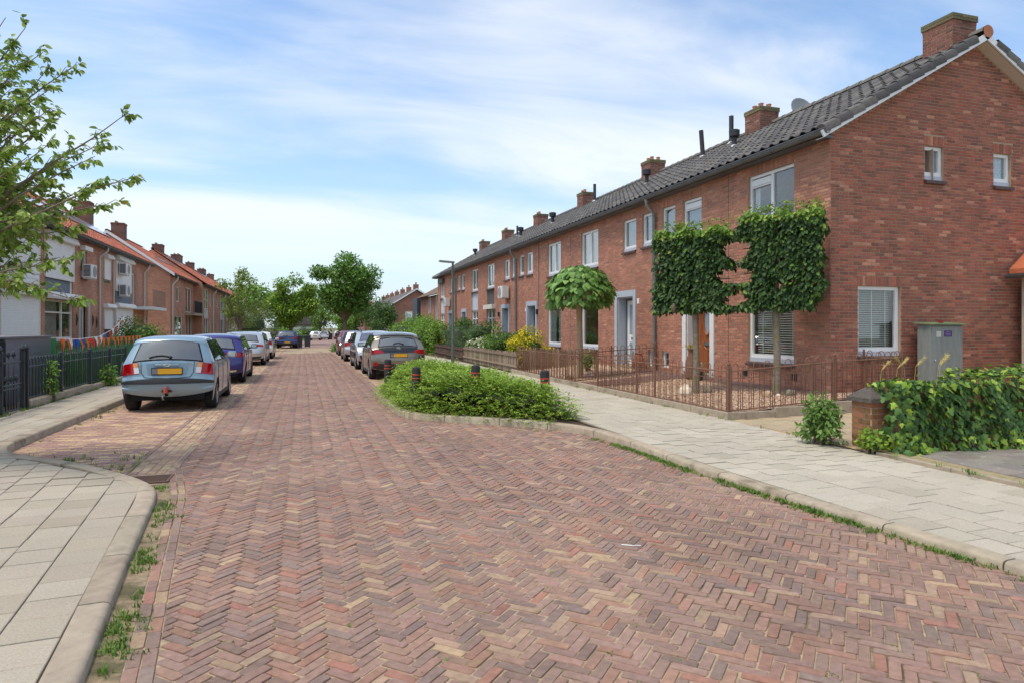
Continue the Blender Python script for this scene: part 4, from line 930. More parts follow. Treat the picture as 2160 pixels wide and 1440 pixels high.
hs=[(28.05,31.2,1.1,2.68),(32.0,33.05,.6,2.55),(32.15,32.98,3.75,4.85),(28.05,31.1,2.85,3.52)]
pl,roof=shell(t,XL,7.7,27.72,35.1,zeL,zrL,hs,M_WBL,M_ORANGE,oc,solar=[(27.8,33.2,.35,.62),(27.8,33.2,.66,.93)],zb=-.2)
shutter(t,pl,28.0,31.15,3.52,4.95)
q=MB(); pl.box(q,28.055,31.095,2.855,3.515,-.09,-.04); q.build('wall_panel',M_PANELB,t); q=MB(); pl.box(q,30.85,31.0,2.75,3.515,-.039,-.01); q.build('panel_post',M_CREAM,t)
w_=window(t,pl,28.05,31.2,1.1,2.68,mull=(.62,),bars=(.7,),fm=M_CREAM,sill='brick',curtain=[(.0,.55,mat('striped_blind',lin(196,186,178),.9,var=.02)),(.72,.9,mat('dark_curtain',lin(70,66,64),.9))])
q=MB()
for i in range(6): pl.box(q,28.15,29.95,1.28+i*.22,1.38+i*.22,-.23,-.225)
q.build('blind_stripe',mat('blind_stripe',lin(120,104,96),.9),w_,stuff=True)
q=MB(); b=[(.002,2.70),(.3,2.70),(.32,2.78),(.2,2.95),(.002,2.95)]; q.add([pl(a,z,n) for a in (27.95,31.75) for n,z in b],[(i,(i+1)%5,5+(i+1)%5,5+i) for i in range(5)]+[(4,3,2,1,0),(5,6,7,8,9)]); q.build('shutter_box',M_SBOX,t)
q=MB(); pl.box(q,31.8,32.0,.5,2.75,.002,.04); pl.box(q,33.05,33.3,.5,2.75,.002,.04); pl.box(q,32.0,33.05,2.551,2.75,.002,.04); q.build('door_surround',mat('stone_surround',lin(190,184,172),.8,var=.1),t)
q=MB(); pl.box(q,32.02,33.03,.62,2.54,-.2,-.15); d_=q.build('door',M_CREAM,t); q=MB(); pl.box(q,32.2,32.75,.8,2.4,-.149,-.14); q.build('glazing',mat('dark_glazing',lin(40,42,52),.1),d_)
window(t,pl,32.15,32.98,3.75,4.85,fm=M_CREAM)
q=MB(); pl.box(q,32.05,33.1,4.9,5.08,.002,.2); q.build('shutter_box',M_SBOX,t)
pipe(t,[(XL+.38,34.75,5.35),(XL+.36,34.75,5.15),(XL+.08,34.6,4.85),(XL+.08,34.6,.2)])
for a,z in ((31.55,1.7),(33.75,1.7),(34.3,1.6)):
    q=MB(); q.tube([pl(a,z,.01),pl(a,z+.28,.03),pl(a,z+.5,.01)],[.015,.05,.015],6); q.build('wall_ornament',mat('brown_ornament',lin(92,66,50),.8),t)
t=thing('terraced_house','left brick house with two narrow shutters and two air units, behind the round green shrub','house',(XL-3.8,39.9,0))
hs=[(40.85,41.65,2.75,4.62)]
pl,roof=shell(t,XL,7.7,35.1,44.8,zeL,zrL,hs,M_WBL,M_ORANGE,oc,solar=[(35.5,42.5,.42,.72)],zb=-.2)
shutter(t,pl,35.5,36.5,3.95,4.9,boxh=.2); shutter(t,pl,35.5,36.9,1.6,2.55,boxh=.2); shutter(t,pl,37.5,40.6,3.5,5.02); shutter(t,pl,37.5,40.9,1.2,2.62)
q=MB(); pl.box(q,35.53,36.47,3.75,3.94,.002,.012); pl.box(q,35.6,36.8,.9,1.59,.002,.012); q.build('window_opening',mat('dark_glazing',lin(40,42,52),.1),t)
q=MB(); pl.box(q,37.5,40.5,2.88,3.44,.002,.03); q.build('wall_panel',M_PANELB,t)
window(t,pl,*hs[0],fm=M_CREAM)
q=MB(); pl.box(q,41.2,44.85,2.62,2.78,.002,1.0); bal=q.build('balcony',M_WHITE,t)
q=MB()
for i in range(26): q.tube([pl(41.3+i*.14,2.78,.95),pl(41.3+i*.14,3.72,.95)],.008,5)
q.tube([pl(41.25,3.72,.95),pl(44.8,3.72,.95)],.018,6); q.build('railing',mat('grey_rail',lin(120,112,106),.6),bal,stuff=True)
pipe(t,[(XL+.38,43.6,5.35),(XL+.3,43.6,5.15),(XL+.08,43.5,4.8),(XL+.08,43.5,.2)]); pipe(t,[pl(37.0,5.1,.06),pl(37.0,.2,.06)],.03)
# chimneys of block 1
for par,y in ((t,43.2),): chimney(par,-12.3,-11.5,y-.4,y+.4,7.0,8.75,palc,lin(120,84,70),2,bm=M_CHB,geo=False)
ac_unit(pl,32.4,3.72,'cream outdoor unit nearest on the left brick wall beside the small window'); ac_unit(pl,38.2,4.3,'upper cream outdoor unit between the shutters on the left terrace'); ac_unit(pl,38.2,3.22,'lower cream outdoor unit below another one on the left terrace')
q=MB(); q.tube([(-10.6,34.6,6.6),(-10.6,34.6,7.35)],.09,8); q.lathe([(.16,.0),(.05,.12)],8,(-10.6,34.6,7.35)); q.build('roof_vent',M_BLACKP,t)
# --- block 2: a set-back end house with balcony, then the long terrace
t=thing('end_house','end brick house with bright orange roof, white verge and a small balcony','house',(-12.6,57,0))
hs=[(55.1,56.5,3.55,4.72),(59.2,62.3,2.85,4.9),(54.4,58,.6,2.5),(59.5,62.5,.6,2.6)]
pl2,roof=shell(t,-9.1,7.8,52.6,63.2,5.55,8.3,hs,M_WBL,M_ORANGE,oc,va=.3,zb=-.4,solar=[(58,63,.45,.6)])
for h in hs: window(t,pl2,*h,mull=(.5,) if h[1]-h[0]>2 else (),fm=M_CREAM,sill=None)
q=MB(); pl2.box(q,58.8,63.2,2.6,2.8,.002,.75); bal=q.build('balcony',M_KERB,t)
q=MB()
for i in range(30): q.tube([pl2(58.85+i*.147,2.8,.72),pl2(58.85+i*.147,3.75,.72)],.012,4)
q.tube([pl2(58.85,3.75,.72),pl2(63.2,3.75,.72)],.025,5); q.build('railing',M_BLACKP,bal,stuff=True)
pipe(t,[(-8.7,53.3,5.3),(-8.72,53.3,5.1),(-9.02,53.1,4.7),(-9.02,53.1,0)],.06)
chimney(t,-12.9,-12.1,52.9,53.8,7.3,9.0,palc,lin(120,84,70),2,bm=M_CHB,geo=False)
for k in range(5):
    y0=63.2+k*8.6; y1=y0+8.6
    t=thing('terraced_house',['brick house with orange roof and pale tall windows next to the balcony house','orange-roofed brick house seen past the young street tree on the left','orange-roofed brick house half hidden by the street tree, third past the balcony','far orange-roofed house behind the left trees','farthest orange-roofed house at the end of the left terrace'][k],'house',(-12.2,y0+4,0))
    hs=[(y0+1.2,y0+4.2,3.25,5.1),(y0+1.2,y0+4.2,.5,2.45),(y0+5.1,y0+6.3,3.6,4.8),(y0+5.1,y0+6.3,.3,2.4),(y0+1.2,y0+4.2,2.46,3.24)] if k<4 else []
    if k%2==1: hs=[(y0+y1-h[1],y0+y1-h[0],*h[2:]) for h in hs]
    p3,roof=shell(t,-8.4,7.8,y0,y1,5.5,8.3,hs,M_WBL if k<2 else M_WBF,M_ORANGE,oc,zb=-.6,va=.0,solar=[(y0+2,y1-1,.7,.85)] if k in (0,2) else ())
    for h in hs[:4]: window(t,p3,*h,mull=(.5,) if h[1]-h[0]>2 else (),fm=M_CREAM,sill=None,curtain=[(0,.4,M_CURT)])
    if hs: q=MB(); p3.box(q,hs[4][0]+.01,hs[4][1]-.01,hs[4][2],hs[4][3],-.08,-.04); q.build('wall_panel',mat('pale_panel',lin(196,192,178),.7),t)
    chimney(t,-12.6,-11.8,y0+1.4,y0+(3.2 if k%2 else 2.4),7.3,8.9,palc,lin(110,84,72),4 if k%2 else 2,bm=M_CHB,geo=False)
    if k<4: pipe(t,[(-8.1,y0+6.9,5.2),(-8.12,y0+6.9,5.0),(-8.32,y0+6.7,4.7),(-8.32,y0+6.7,0)],.06)
# --- further houses on the right behind the hedges
br=lambda: jit(lin(122,100,86),.12)
t=thing('brown_roofed_house','low brick house with brown roof beyond the end of the right terrace','house',(16,66,-.3))
mb=MB(); pf=Plane((12.2,0,0),(0,1,0),(-1,0,0)); hs=[(58.5,60.5,3.2,4.6),(62.5,63.8,2.2,4.7),(66,67.6,3.0,4.7)]
holes_wall(mb,pf,56,72,-.5,4.75,hs,.1); mb.quad((12.2,56,-.5),(20,56,-.5),(20,56,4.75),(12.2,56,4.75)); mb.quad((14,56,0),(14,72,0),(14,72,4.75),(14,56,4.75)); mb.build('wall',M_WBF,t,fix=False)
for h in hs: window(t,pf,*h,mull=(.5,),sill=None)
mb=MB(); mb.quad((11.8,55.6,4.7),(11.8,72.4,4.7),(16,72.4,7.0),(16,55.6,7.0)); mb.quad((16,55.6,7.0),(16,72.4,7.0),(20.4,72.4,4.7),(20.4,55.6,4.7)); rf=mb.build('roof',mat('roof_felt',lin(60,58,56),.9),t,fix=False); simple_tiles(rf,11.78,4.72,16,7.02,55.6,72.4,M_BROWNR,br)
q=MB(); q.box(12.0,14.2,73.2,76.5,-.5,4.9); o=tag(q.build('box_extension',mat('slate_cladding',lin(74,78,88),.6,var=.12,vscale=4,streak=(1,1,6))),'dark slate-clad box extension between brick gable and brown roof','extension')
t=thing('gabled_house_row','distant brick terrace seen end-on, its gable with one white window','house',(17.3,108,-.5))
mb=MB(); gx0,gx1,gy=13.2,21.6,106.
mb.add([(gx0,gy,-1),(gx1,gy,-1),(gx1,gy,4.9),(17.3,gy,7.5),(gx0,gy,4.9)],[(0,1,2,3,4)]); mb.quad((gx0,gy,-1),(gx0,gy+60,-1),(gx0,gy+60,4.9),(gx0,gy,4.9)); mb.build('wall',M_WBF,t,fix=False)
mb=MB()
for sg in (-1,1):
    xe=17.3+sg*4.7; vs=[(xe,gy-.35,4.72),(xe,gy+60,4.72),(17.3,gy+60,7.62),(17.3,gy-.35,7.62)]; mb.add(vs+[(a,b,c_+.2) for a,b,c_ in vs],[(0,1,2,3),(7,6,5,4),(0,4,5,1),(0,3,7,4)])
mb.build('roof',mat('roof_grey_far',lin(96,86,80),.8,var=.15),t)
q=MB()
for sg in (-1,1):
    xe=17.3+sg*4.7; q.add([(xe,gy-.4,4.95),(xe,gy-.4,4.7),(17.3,gy-.4,7.6),(17.3,gy-.4,7.85)],[(0,1,2,3)])
q.build('bargeboard',M_WHITE,t)
pg=Plane((0,gy,0),(1,0,0),(0,-1,0)); q=MB(); pg.box(q,15.5,16.6,2.6,4.1,0.01,.06); w_=q.build('window',M_WHITE,t); q=MB(); pg.box(q,15.65,16.45,2.75,3.7,.061,.07); q.build('pane',mat('pale_pane',lin(206,212,216),.2),w_)
pf=Plane((gx0,0,0),(0,1,0),(-1,0,0))
for i in range(5):
    q=MB(); pf.box(q,gy+1.5+i*5,gy+4+i*5,2.6,4.4,.01,.06); q.build('window',M_WHITE,t)
for i in range(7): q=MB(); yy=gy+.4+i*7.5; q.box(16.9,17.7,yy,yy+.8,7.2,8.5); q.lathe([(.12,0),(.12,.35)],8,(17.3,yy+.3,8.5)); q.build('chimney',M_WBF,t)
t=thing('bungalow','low grey-roofed house closing the end of the street','house',(2,150,-.7))
q=MB(); q.box(-6,3.5,150,158,-1,2.2); q.build('wall',mat('grey_wall',lin(150,146,140),.9),t); q=MB(); q.prism([(-6.6,2.2),(-3.,6.4),(.5,6.4),(4.1,2.2)],'y',149.4,158.6); q.build('roof',mat('grey_shingle',lin(104,96,96),.85,var=.15),t)
for i in range(3): q=MB(); q.box(-4.6+i*2.6,-3+i*2.6,149.9,149.99,.2,1.7); q.build('window',M_WHITE,t)
t=thing('white_house','small white house with red roof far down the street','house',(14,165,-.8))
q=MB(); q.box(9.5,16,165,172,-1,4.2); q.build('wall',mat('white_wall',lin(222,220,216),.8),t); q=MB(); q.prism([(164.5,4.2),(168.5,8.2),(172.5,4.2)],'x',10.5,16.5); q.build('roof',mat('red_roof_far',lin(150,96,84),.85),t)
# ---------------------------------------------------------------- parked cars
M_TYRE=mat('tyre',lin(34,34,35),.85,var=.2,vscale=20)
M_RIM=mat('alloy_rim',lin(170,172,175),.3,metal=.8)
M_RIMD=mat('dark_rim',lin(70,72,76),.35,metal=.7)
M_TRIM=mat('black_trim',lin(44,45,47),.6,var=.1)
M_UNDER=mat('underbody',lin(16,16,17),.95)
M_CGLASS=glass('car_glass',(.42,.46,.46),.3,refl=.17,body=(.075,.085,.09))
M_CIN=mat('car_interior',lin(52,52,54),.9)
M_RED=mat('tail_red',lin(168,8,12),.2,spec=.4,coat=.3)
M_LAMP=mat('lamp_clear',lin(214,216,218),.1,spec=.9,coat=.6)
M_AMBER=mat('lamp_amber',lin(224,150,70),.15,coat=.6)
M_PLATE=mat('plate_yellow',lin(226,168,36),.5)
M_PLATEG=mat('plate_grey',lin(120,122,126),.5)
M_CHROME=mat('chrome',lin(210,212,214),.12,metal=1.)
def paint(name,c,metal=.35): return mat('paint_'+name,c,.32,metal=metal,coat=.75,var=.05,vscale=1.2)
def smoothp(P,it=2):
    for _ in range(it):
        Q=[P[0]]
        for a,b in zip(P,P[1:]): Q+=[(a[0]*.75+b[0]*.25,a[1]*.75+b[1]*.25),(a[0]*.25+b[0]*.75,a[1]*.25+b[1]*.75)]
        P=Q+[P[-1]]
    return P
class Car:
    def __init__(s,name,label,loc,rz,L,W,top,wheels,paint,belt=.95,tumble=.30,ar=.34,tr=.30,clear=.2,group='cars parked along the street',cat='car',rim=None,bul=.10):
        s.t=thing(name,label,cat,loc,rz,group); s.L,s.W,s.belt,s.tum,s.clear=L,W,belt,tumble,clear
        s.P=smoothp(top,2); s.n=[]; P=s.P; s.paint=paint
        for i in range(len(P)):
            a,b=P[max(i-1,0)],P[min(i+1,len(P)-1)]; dx,dz=b[0]-a[0],b[1]-a[1]; l=math.hypot(dx,dz) or 1; s.n.append((-dz/l,dx/l))
        s.b=[bul*abs(n[0])**1.5+.035 for n in s.n]; s.r=.03
        S=[(p[0]-n[0]*(b+s.r),p[1]-n[1]*(b+s.r)) for p,n,b in zip(P,s.n,s.b)]
        s.S=S; xs=[p[0] for p in S]; x0,x1=min(xs),max(xs); s.x0,s.x1=x0,x1
        itop=max(range(len(S)),key=lambda i:S[i][1])
        rear=sorted([p for p in S[:itop+1]]); fr=sorted([p for p in S[itop:]])
        ir=min(range(len(S)//2),key=lambda i:S[i][0]); jf=max(range(len(S)//2,len(S)),key=lambda i:S[i][0])
        tp=S[ir:jf+1]; 
        for i in range(1,len(tp)): tp[i]=(max(tp[i][0],tp[i-1][0]+1e-4),tp[i][1])
        tx=[p[0] for p in tp]; tz=[p[1] for p in tp]
        zt=lambda x: float(np.interp(x,tx,tz))
        lr=S[:ir+1][::-1]; lf=S[jf:]
        def zb(x):
            z=clear+.0
            if x<lr[-1][0]: z=max(z,float(np.interp(x,[p[0] for p in lr],[p[1] for p in lr])))
            if x>lf[-1][0]: z=max(z,float(np.interp(-x,[-p[0] for p in lf],[p[1] for p in lf])))
            for wx in wheels:
                if abs(x-wx)<ar: z=max(z,tr+math.sqrt(ar*ar-(x-wx)**2)*.98)
            return min(z,zt(x)-.004)
        cols=[x0+(x1-x0)*(.5-.5*math.cos(PI*i/50)) for i in range(51)]
        for wx in wheels: cols+=[wx+ar*math.cos(PI*j/10) for j in range(11)]+[wx+ar+.001,wx-ar-.001]
        cols=sorted(set(round(c,4) for c in cols if x0<=c<=x1)); mb=MB(); nrow=12
        for sg in (1,-1):
            vs=[]
            for x in cols:
                a,b=zb(x),zt(x); bl=min(belt,max(a+.01,b*.6+a*.4) if b<belt+.04 else belt)
                zs=[a+(bl-a)*k/7 for k in range(8)]+[bl+(b-bl)*k/4 for k in range(1,5)]
                vs+=[(x,sg*s.Y(x,z),z) for z in zs]
            m_=12; mb.add(vs,[(i*m_+j,(i+1)*m_+j,(i+1)*m_+j+1,i*m_+j+1) if sg<0 else (i*m_+j+1,(i+1)*m_+j+1,(i+1)*m_+j,i*m_+j) for i in range(len(cols)-1) for j in range(11)])
        lam=[1,.985,.955,.9,.8,.6,.3,0,-.3,-.6,-.8,-.9,-.955,-.985,-1]
        vs=[s.pt(i,l) for i in range(len(P)) for l in lam]; m_=len(lam)
        mb.add(vs,[(i*m_+j,(i+1)*m_+j,(i+1)*m_+j+1,i*m_+j+1) for i in range(len(P)-1) for j in range(m_-1)])
        bm=bmesh.new(); me=mb.mesh('body',paint,fix=False); bm.from_mesh(me); bmesh.ops.remove_doubles(bm,verts=bm.verts[:],dist=.002); bmesh.ops.recalc_face_normals(bm,faces=bm.faces[:])
        # openings for the glass are left painted dark behind the panes by separate liners
        bm.to_mesh(me); bm.free(); me.polygons.foreach_set('use_smooth',[True]*len(me.polygons)); me.set_sharp_from_angle(angle=R(48))
        s.body=link('body',me,s.t,local=True)
        q=MB(); q.box(.18,L-.18,-W/2+.2,W/2-.2,clear+.03,.55); s.part('underbody',q,M_UNDER)
        for wx in wheels:
            for sg in (1,-1): s.wheel(wx,sg,tr,rim or M_RIM)
    def Y(s,x,z):
        w=s.W/2
        if x<.6: w*=1-.055*((.6-x)/.6)**2
        if x>s.L-.9: w*=1-.15*((x-s.L+.9)/.9)**2
        if z<=s.belt: return w*(1-.045*((z-.62)/.42)**2 if z<.62 else 1-.02*((z-.62)/.35)**2)
        return w*.98-s.tum*(z-s.belt)-.10*(z-s.belt)**2
    def pt(s,i,l,off=0.):
        p,n,b=s.P[i],s.n[i],s.b[i]; d=b*l*l+s.r*abs(l)**8; x,z=p[0]-n[0]*(d-off),p[1]-n[1]*(d-off)
        return (x,l*s.Y(s.S[i][0],s.S[i][1]),z)
    def part(s,name,mb,m,parent=None,smooth=False):
        return link(name,mb.mesh(name,m,smooth,40),parent or s.t,local=True)
    def end(s,y,z,end,off):
        N=len(s.P); it=max(range(N),key=lambda i:s.P[i][1]); rg=range(0,it) if end=='rear' else range(it,N-1)
        best=None
        for i in rg:
            z0,z1=s.P[i][1],s.P[i+1][1]
            if min(z0,z1)<=z<=max(z0,z1) and abs(z1-z0)>1e-6: best=(i,(z-z0)/(z1-z0)); break
        if best is None: best=(min(rg,key=lambda i:abs(s.P[i][1]-z)),0.)
        i,f=best; w=s.Y(s.S[i][0],s.S[i][1])*(1-f)+s.Y(s.S[i+1][0],s.S[i+1][1])*f; l=max(-1,min(1,y/w))
        a,b=s.pt(i,l,off),s.pt(i+1,l,off); r_=[a[k]*(1-f)+b[k]*f for k in range(3)]
        if abs(l)>.9: r_[1]+=math.copysign(off*.6,l)
        return tuple(r_)
    def patch(s,name,c,m,end='rear',off=.006,nx=10,nz=5,parent=None,both=False):
        """c: bl,br,tr,tl corners in (y,z)"""
        for sg in ((1,-1) if both else (1,)):
            vs=[]
            for j in range(nz+1):
                v=j/nz
                for i in range(nx+1):
                    u=i/nx; y=(c[0][0]*(1-u)+c[1][0]*u)*(1-v)+(c[3][0]*(1-u)+c[2][0]*u)*v; z=(c[0][1]*(1-u)+c[1][1]*u)*(1-v)+(c[3][1]*(1-u)+c[2][1]*u)*v
                    vs.append(s.end(y*sg,z,end,off))
            q=MB().add(vs,[(j*(nx+1)+i,j*(nx+1)+i+1,(j+1)*(nx+1)+i+1,(j+1)*(nx+1)+i) for j in range(nz) for i in range(nx)]); o=s.part(name,q,m,parent,smooth=True)
        return o
    def side(s,name,poly,m,off=.005,parent=None,both=True,rows=4):
        """poly: bl,br,tr,tl corners in (x,z) on the flank"""
        for sg in ((1,-1) if both else (1,)):
            vs=[]; nx=6; c=poly
            for j in range(rows+1):
                v=j/rows
                for i in range(nx+1):
                    u=i/nx; x=(c[0][0]*(1-u)+c[1][0]*u)*(1-v)+(c[3][0]*(1-u)+c[2][0]*u)*v; z=(c[0][1]*(1-u)+c[1][1]*u)*(1-v)+(c[3][1]*(1-u)+c[2][1]*u)*v
                    vs.append((x,sg*(s.Y(x,z)+off),z))
            q=MB().add(vs,[(j*(nx+1)+i,j*(nx+1)+i+1,(j+1)*(nx+1)+i+1,(j+1)*(nx+1)+i) for j in range(rows) for i in range(nx)]); s.part(name,q,m,parent,smooth=True)
    def wheel(s,wx,sg,tr,rim):
        yc=sg*(s.W/2-.115); M=Matrix.Translation((wx,yc,tr))@Matrix.Rotation(-sg*PI/2,4,'X')
        q=MB(); q.lathe([(tr*.62,-.1),(tr*.9,-.105),(tr*.98,-.085),(tr,-.05),(tr,.05),(tr*.98,.085),(tr*.9,.105),(tr*.64,.1),(tr*.62,.06)],28,M=M); wh=s.part('wheel',q,M_TYRE,smooth=True)
        q=MB(); q.lathe([(tr*.62,.085),(tr*.65,.098),(tr*.6,.08),(tr*.56,.03),(0,.03)],24,M=M); s.part('rim',q,M_UNDER,wh)
        q=MB(); q.lathe([(tr*.655,.08),(tr*.66,.102),(tr*.6,.1),(tr*.595,.08)],24,M=M)
        for k in range(5):
            Q=M@Matrix.Rotation(2*PI*k/5,4,'Z')
            for d_ in (-.16,.16): q.box(.0,tr*.62,-.022,.022,.07,.095,M=Q@Matrix.Rotation(d_*.9,4,'Z'))
        q.lathe([(.06,.07),(.06,.1),(0,.1)],12,M=M); s.part('spokes',q,rim,wh)
    def mirror(s,x,z,m=None):
        for sg in (1,-1):
            q=MB(); q.bev(x-.07,x+.07,s.Y(x,z)+.05,s.Y(x,z)+.24,z-.0,z+.14,.035) ; q.box(x-.02,x+.03,s.Y(x,z)-.03,s.Y(x,z)+.07,z,z+.04)
            if sg<0: q.v=[(a,-b,c_) for a,b,c_ in q.v]
            o=s.part('mirror',q,m or s.paint,smooth=True)
            g_=MB(); y0,y1=s.Y(x,z)+.075,s.Y(x,z)+.215
            g_.add([(x-.073,sg*y0,z+.025),(x-.073,sg*y1,z+.025),(x-.073,sg*y1,z+.118),(x-.073,sg*y0,z+.118)],[(0,1,2,3)]); s.part('mirror_glass',g_,M_CHROME,o)
    def line(s,pts,r=.006,m=None,name='panel_gap'):
        q=MB(); q.tube(pts,r,4); s.part(name,q,m or M_UNDER)
    def plate(s,z,end='rear',w=.52,off=.02,grey=True):
        c=s.end(0,z,end,0); sg=-1 if end=='rear' else 1; x=c[0]+sg*off
        q=MB(); q.box(min(x,x-sg*.03),max(x,x-sg*.03),-w/2-.015,w/2+.015,z-.07,z+.07); o=s.part('plate_holder',q,M_TRIM)
        q=MB(); q.box(x+sg*.001,x+sg*.004,-w/2,w/2,z-.053,z+.053); s.part('number_plate',q,M_PLATE,o)
        if grey: q=MB(); q.box(x+sg*.0045,x+sg*.006,w/2-.10,w/2,z-.053,z+.053); s.part('blank_strip',q,M_PLATEG,o)
HATCH=[(.10,.30),(.02,.40),(0,.50),(.0,.60),(.03,.68),(.05,.72),(.07,.93),(.10,1.01),(.30,1.36),(.40,1.44),(.62,1.475),(1.3,1.49),(1.9,1.45),(2.1,1.40),(2.75,1.02),(2.9,.97),(3.3,.89),(3.6,.78),(3.76,.62),(3.81,.45),(3.74,.27)]
def sc_(P,kx,kz=1.): return [(x*kx,z*kz) for x,z in P]
def dress(c,k=1.,zk=1.,rw=None,ws=None,quarter=True,trimglass=True,mm=None,dark=None):
    """glass, door lines, mirrors, handles for a hatchback scaled by k in length"""
    b=c.belt; T=c.tum
    D=M_CIN
    rw=rw or [(-.60,1.03*zk),(.60,1.03*zk),(.50,1.37*zk),(-.50,1.37*zk)]
    gl=dark or M_CGLASS
    c.patch('rear_window_liner',[(y*1.05,z+(-.02 if z<1.2*zk else .015)) for y,z in rw],M_UNDER,'rear',.004); c.patch('rear_window',rw,gl,'rear',.012)
    ws=ws or [(-.64,1.05*zk),(.64,1.05*zk),(.52,1.38*zk),(-.52,1.38*zk)]
    c.patch('windscreen_liner',[(y*1.04,z) for y,z in ws],M_UNDER,'front',.004); c.patch('windscreen',ws,gl,'front',.012)
    zt=1.36*zk; zb_=b+.045
    c.side('window_trim',[(.44*k,zb_-.02),(2.62*k,zb_-.02),(2.03*k,zt+.02),(.62*k,zt+.015)],M_UNDER,.003)
    c.side('side_window',[(.52*k,zb_+.02),(.84*k,zb_),(.86*k,zt-.03),(.66*k,zt-.04)],gl,.010)
    c.side('side_window',[(.90*k,zb_),(1.60*k,zb_),(1.56*k,zt),(.92*k,zt-.02)],gl,.010)
    c.side('side_window',[(1.68*k,zb_),(2.52*k,zb_),(2.02*k,zt-.01),(1.63*k,zt)],gl,.010)
    for x0,x1 in ((.78*k,.88*k),(1.64*k,1.64*k),(2.62*k,2.56*k)):
        for sg in (1,-1): c.line([(x0+(x1-x0)*f,sg*(c.Y(x0,z)+.001),z) for f,z in [(i/6,.32+(b-.32)*i/6) for i in range(7)]],.005)
    for x in (1.0*k,1.78*k):
        for sg in (1,-1):
            q=MB(); q.bev(x-.0,x+.17,sg*(c.Y(x,b-.1))-.012,sg*(c.Y(x,b-.1))+.022 if sg>0 else sg*(c.Y(x,b-.1))+.012,b-.11,b-.075,.008) if sg>0 else q.bev(x,x+.17,-c.Y(x,b-.1)-.022,-c.Y(x,b-.1)+.012,b-.11,b-.075,.008); c.part('door_handle',q,c.paint)
    c.mirror(2.32*k,b+.03,mm)
    for sg in (1,-1): q=MB(); q.box(.95*k,2.7*k,sg*(c.W/2-.03)-.02,sg*(c.W/2-.03)+.02,.2,.27); c.part('sill',q,M_TRIM)
    q=MB(); q.tube([(.55*k,0,c.P[10][1]+.05),(.45*k,0,c.P[10][1]+.16)],.006,5); c.part('aerial',q,M_TRIM)
def seats(c,xs=(1.35,2.0)): pass
def wiper(c,z,w=.38,y0=-.05):
    q=MB(); pts=[c.end(y0+w*(i/6-.0),z+.03*math.sin(i/6*PI),'rear',.028) for i in range(7)]; q.tube(pts,.012,5); q.lathe([(.03,-.01),(.03,.02)],8,c.end(y0,z,'rear',.02)); c.part('wiper',q,M_TRIM)
# light blue hatchback, nearest on the left
P_LB=paint('light_blue',lin(136,160,173),.42)
c=Car('parked_car','light blue hatchback with towbar cap, nearest parked car on the left',(-2.52,14.22,0.004),PI/2,3.82,1.665,HATCH,(.70,3.15),P_LB,belt=.93,tr=.295,ar=.345,tumble=.37,bul=.15)
dress(c); wiper(c,1.06)
c.patch('bumper_strip',[(-.83,.555),(.83,.555),(.83,.665),(-.83,.665)],M_TRIM,'rear',.016,nx=20)
c.patch('tail_light',[(.50,.76),(.80,.74),(.78,.99),(.54,1.0)],M_RED,'rear',.014,both=True); c.patch('reversing_light',[(.49,.77),(.585,.765),(.60,.88),(.51,.885)],M_LAMP,'rear',.018,both=True,nx=3,nz=3); c.patch('indicator',[(.51,.888),(.60,.884),(.615,.985),(.535,.99)],M_AMBER,'rear',.018,both=True,nx=3,nz=3)
c.side('tail_light',[(.05,.77),(.16,.80),(.22,.97),(.12,.99)],M_RED,.008)
c.patch('tailgate_recess_shade',[(-.34,.735),(.34,.735),(.38,.955),(-.38,.955)],paint('light_blue_shaded',lin(113,137,151),.45),'rear',.004); c.plate(.80);  # recess is only painted: darker body colour stands for its shade, surface stays flat
q=MB(); e=c.end(0,.93,'rear',.015); q.bev(e[0]-.02,e[0]+.02,-.21,.21,.895,.945,.012); h_=c.part('tailgate_handle',q,P_LB,smooth=True)
q=MB(); q.tube([(e[0]-.023,.055*math.cos(x),.92+.022*math.sin(x)) for x in [2*PI*i/16 for i in range(17)]],.005,5); q.tube([(e[0]-.023,-.02,.905),(e[0]-.023,-.012,.936),(e[0]-.023,.012,.904),(e[0]-.023,.02,.936)],.004,4); c.part('emblem',q,M_CHROME,h_)
for txt,y,sz in (('Getz',-.40,.07),('HYUNDAI',.50,.03)):
    cu=bpy.data.curves.new('badge_lettering','FONT'); cu.body=txt; cu.size=sz; cu.extrude=.002; cu.align_x='CENTER'; cu.shear=.2 if sz>.05 else 0; cu.materials.append(M_CHROME)
    p=c.end(y,.915,'rear',.014); o=bpy.data.objects.new('tmp',cu); me_=bpy.data.meshes.new_from_object(o); bpy.data.objects.remove(o); o=link('badge_lettering',me_,c.t,local=True); o.matrix_basis=Matrix.Translation((p[0]-.004,p[1],p[2]))@Matrix(((0,0,-1,0),(-1,0,0,0),(0,1,0,0),(0,0,0,1)))
c.line([c.end(y,z,'rear',.004) for y,z in [(-.47,1.0),(-.46,.78),(-.40,.70),(-.2,.672),(.2,.672),(.40,.70),(.46,.78),(.47,1.0)]],.006)
q=MB(); q.tube([(.12,0,.34),(-.05,0,.34),(-.09,0,.38)],.022,8); c.part('towbar',q,M_UNDER); q=MB(); q.lathe([(.042,0),(.04,.03),(.028,.11),(.012,.12)],12,(-.09,0,.39)); c.part('towbar_cap',q,mat('red_rubber',lin(172,76,62),.7),smooth=True)
q=MB(); q.tube([(.02,.07,.33),(.0,.07,.3),(.01,.06,.25)],.02,6); c.part('tow_socket',q,M_ZINC)
c.patch('rear_fog_light',[(-.10,.40),(.10,.40),(.08,.445),(-.08,.445)],mat('dark_red',lin(86,16,22),.4),'rear',.012)
c.side('wheel_arch_trim',[(2.7,.25),(2.8,.25),(2.8,.3),(2.7,.3)],P_LB,.002)
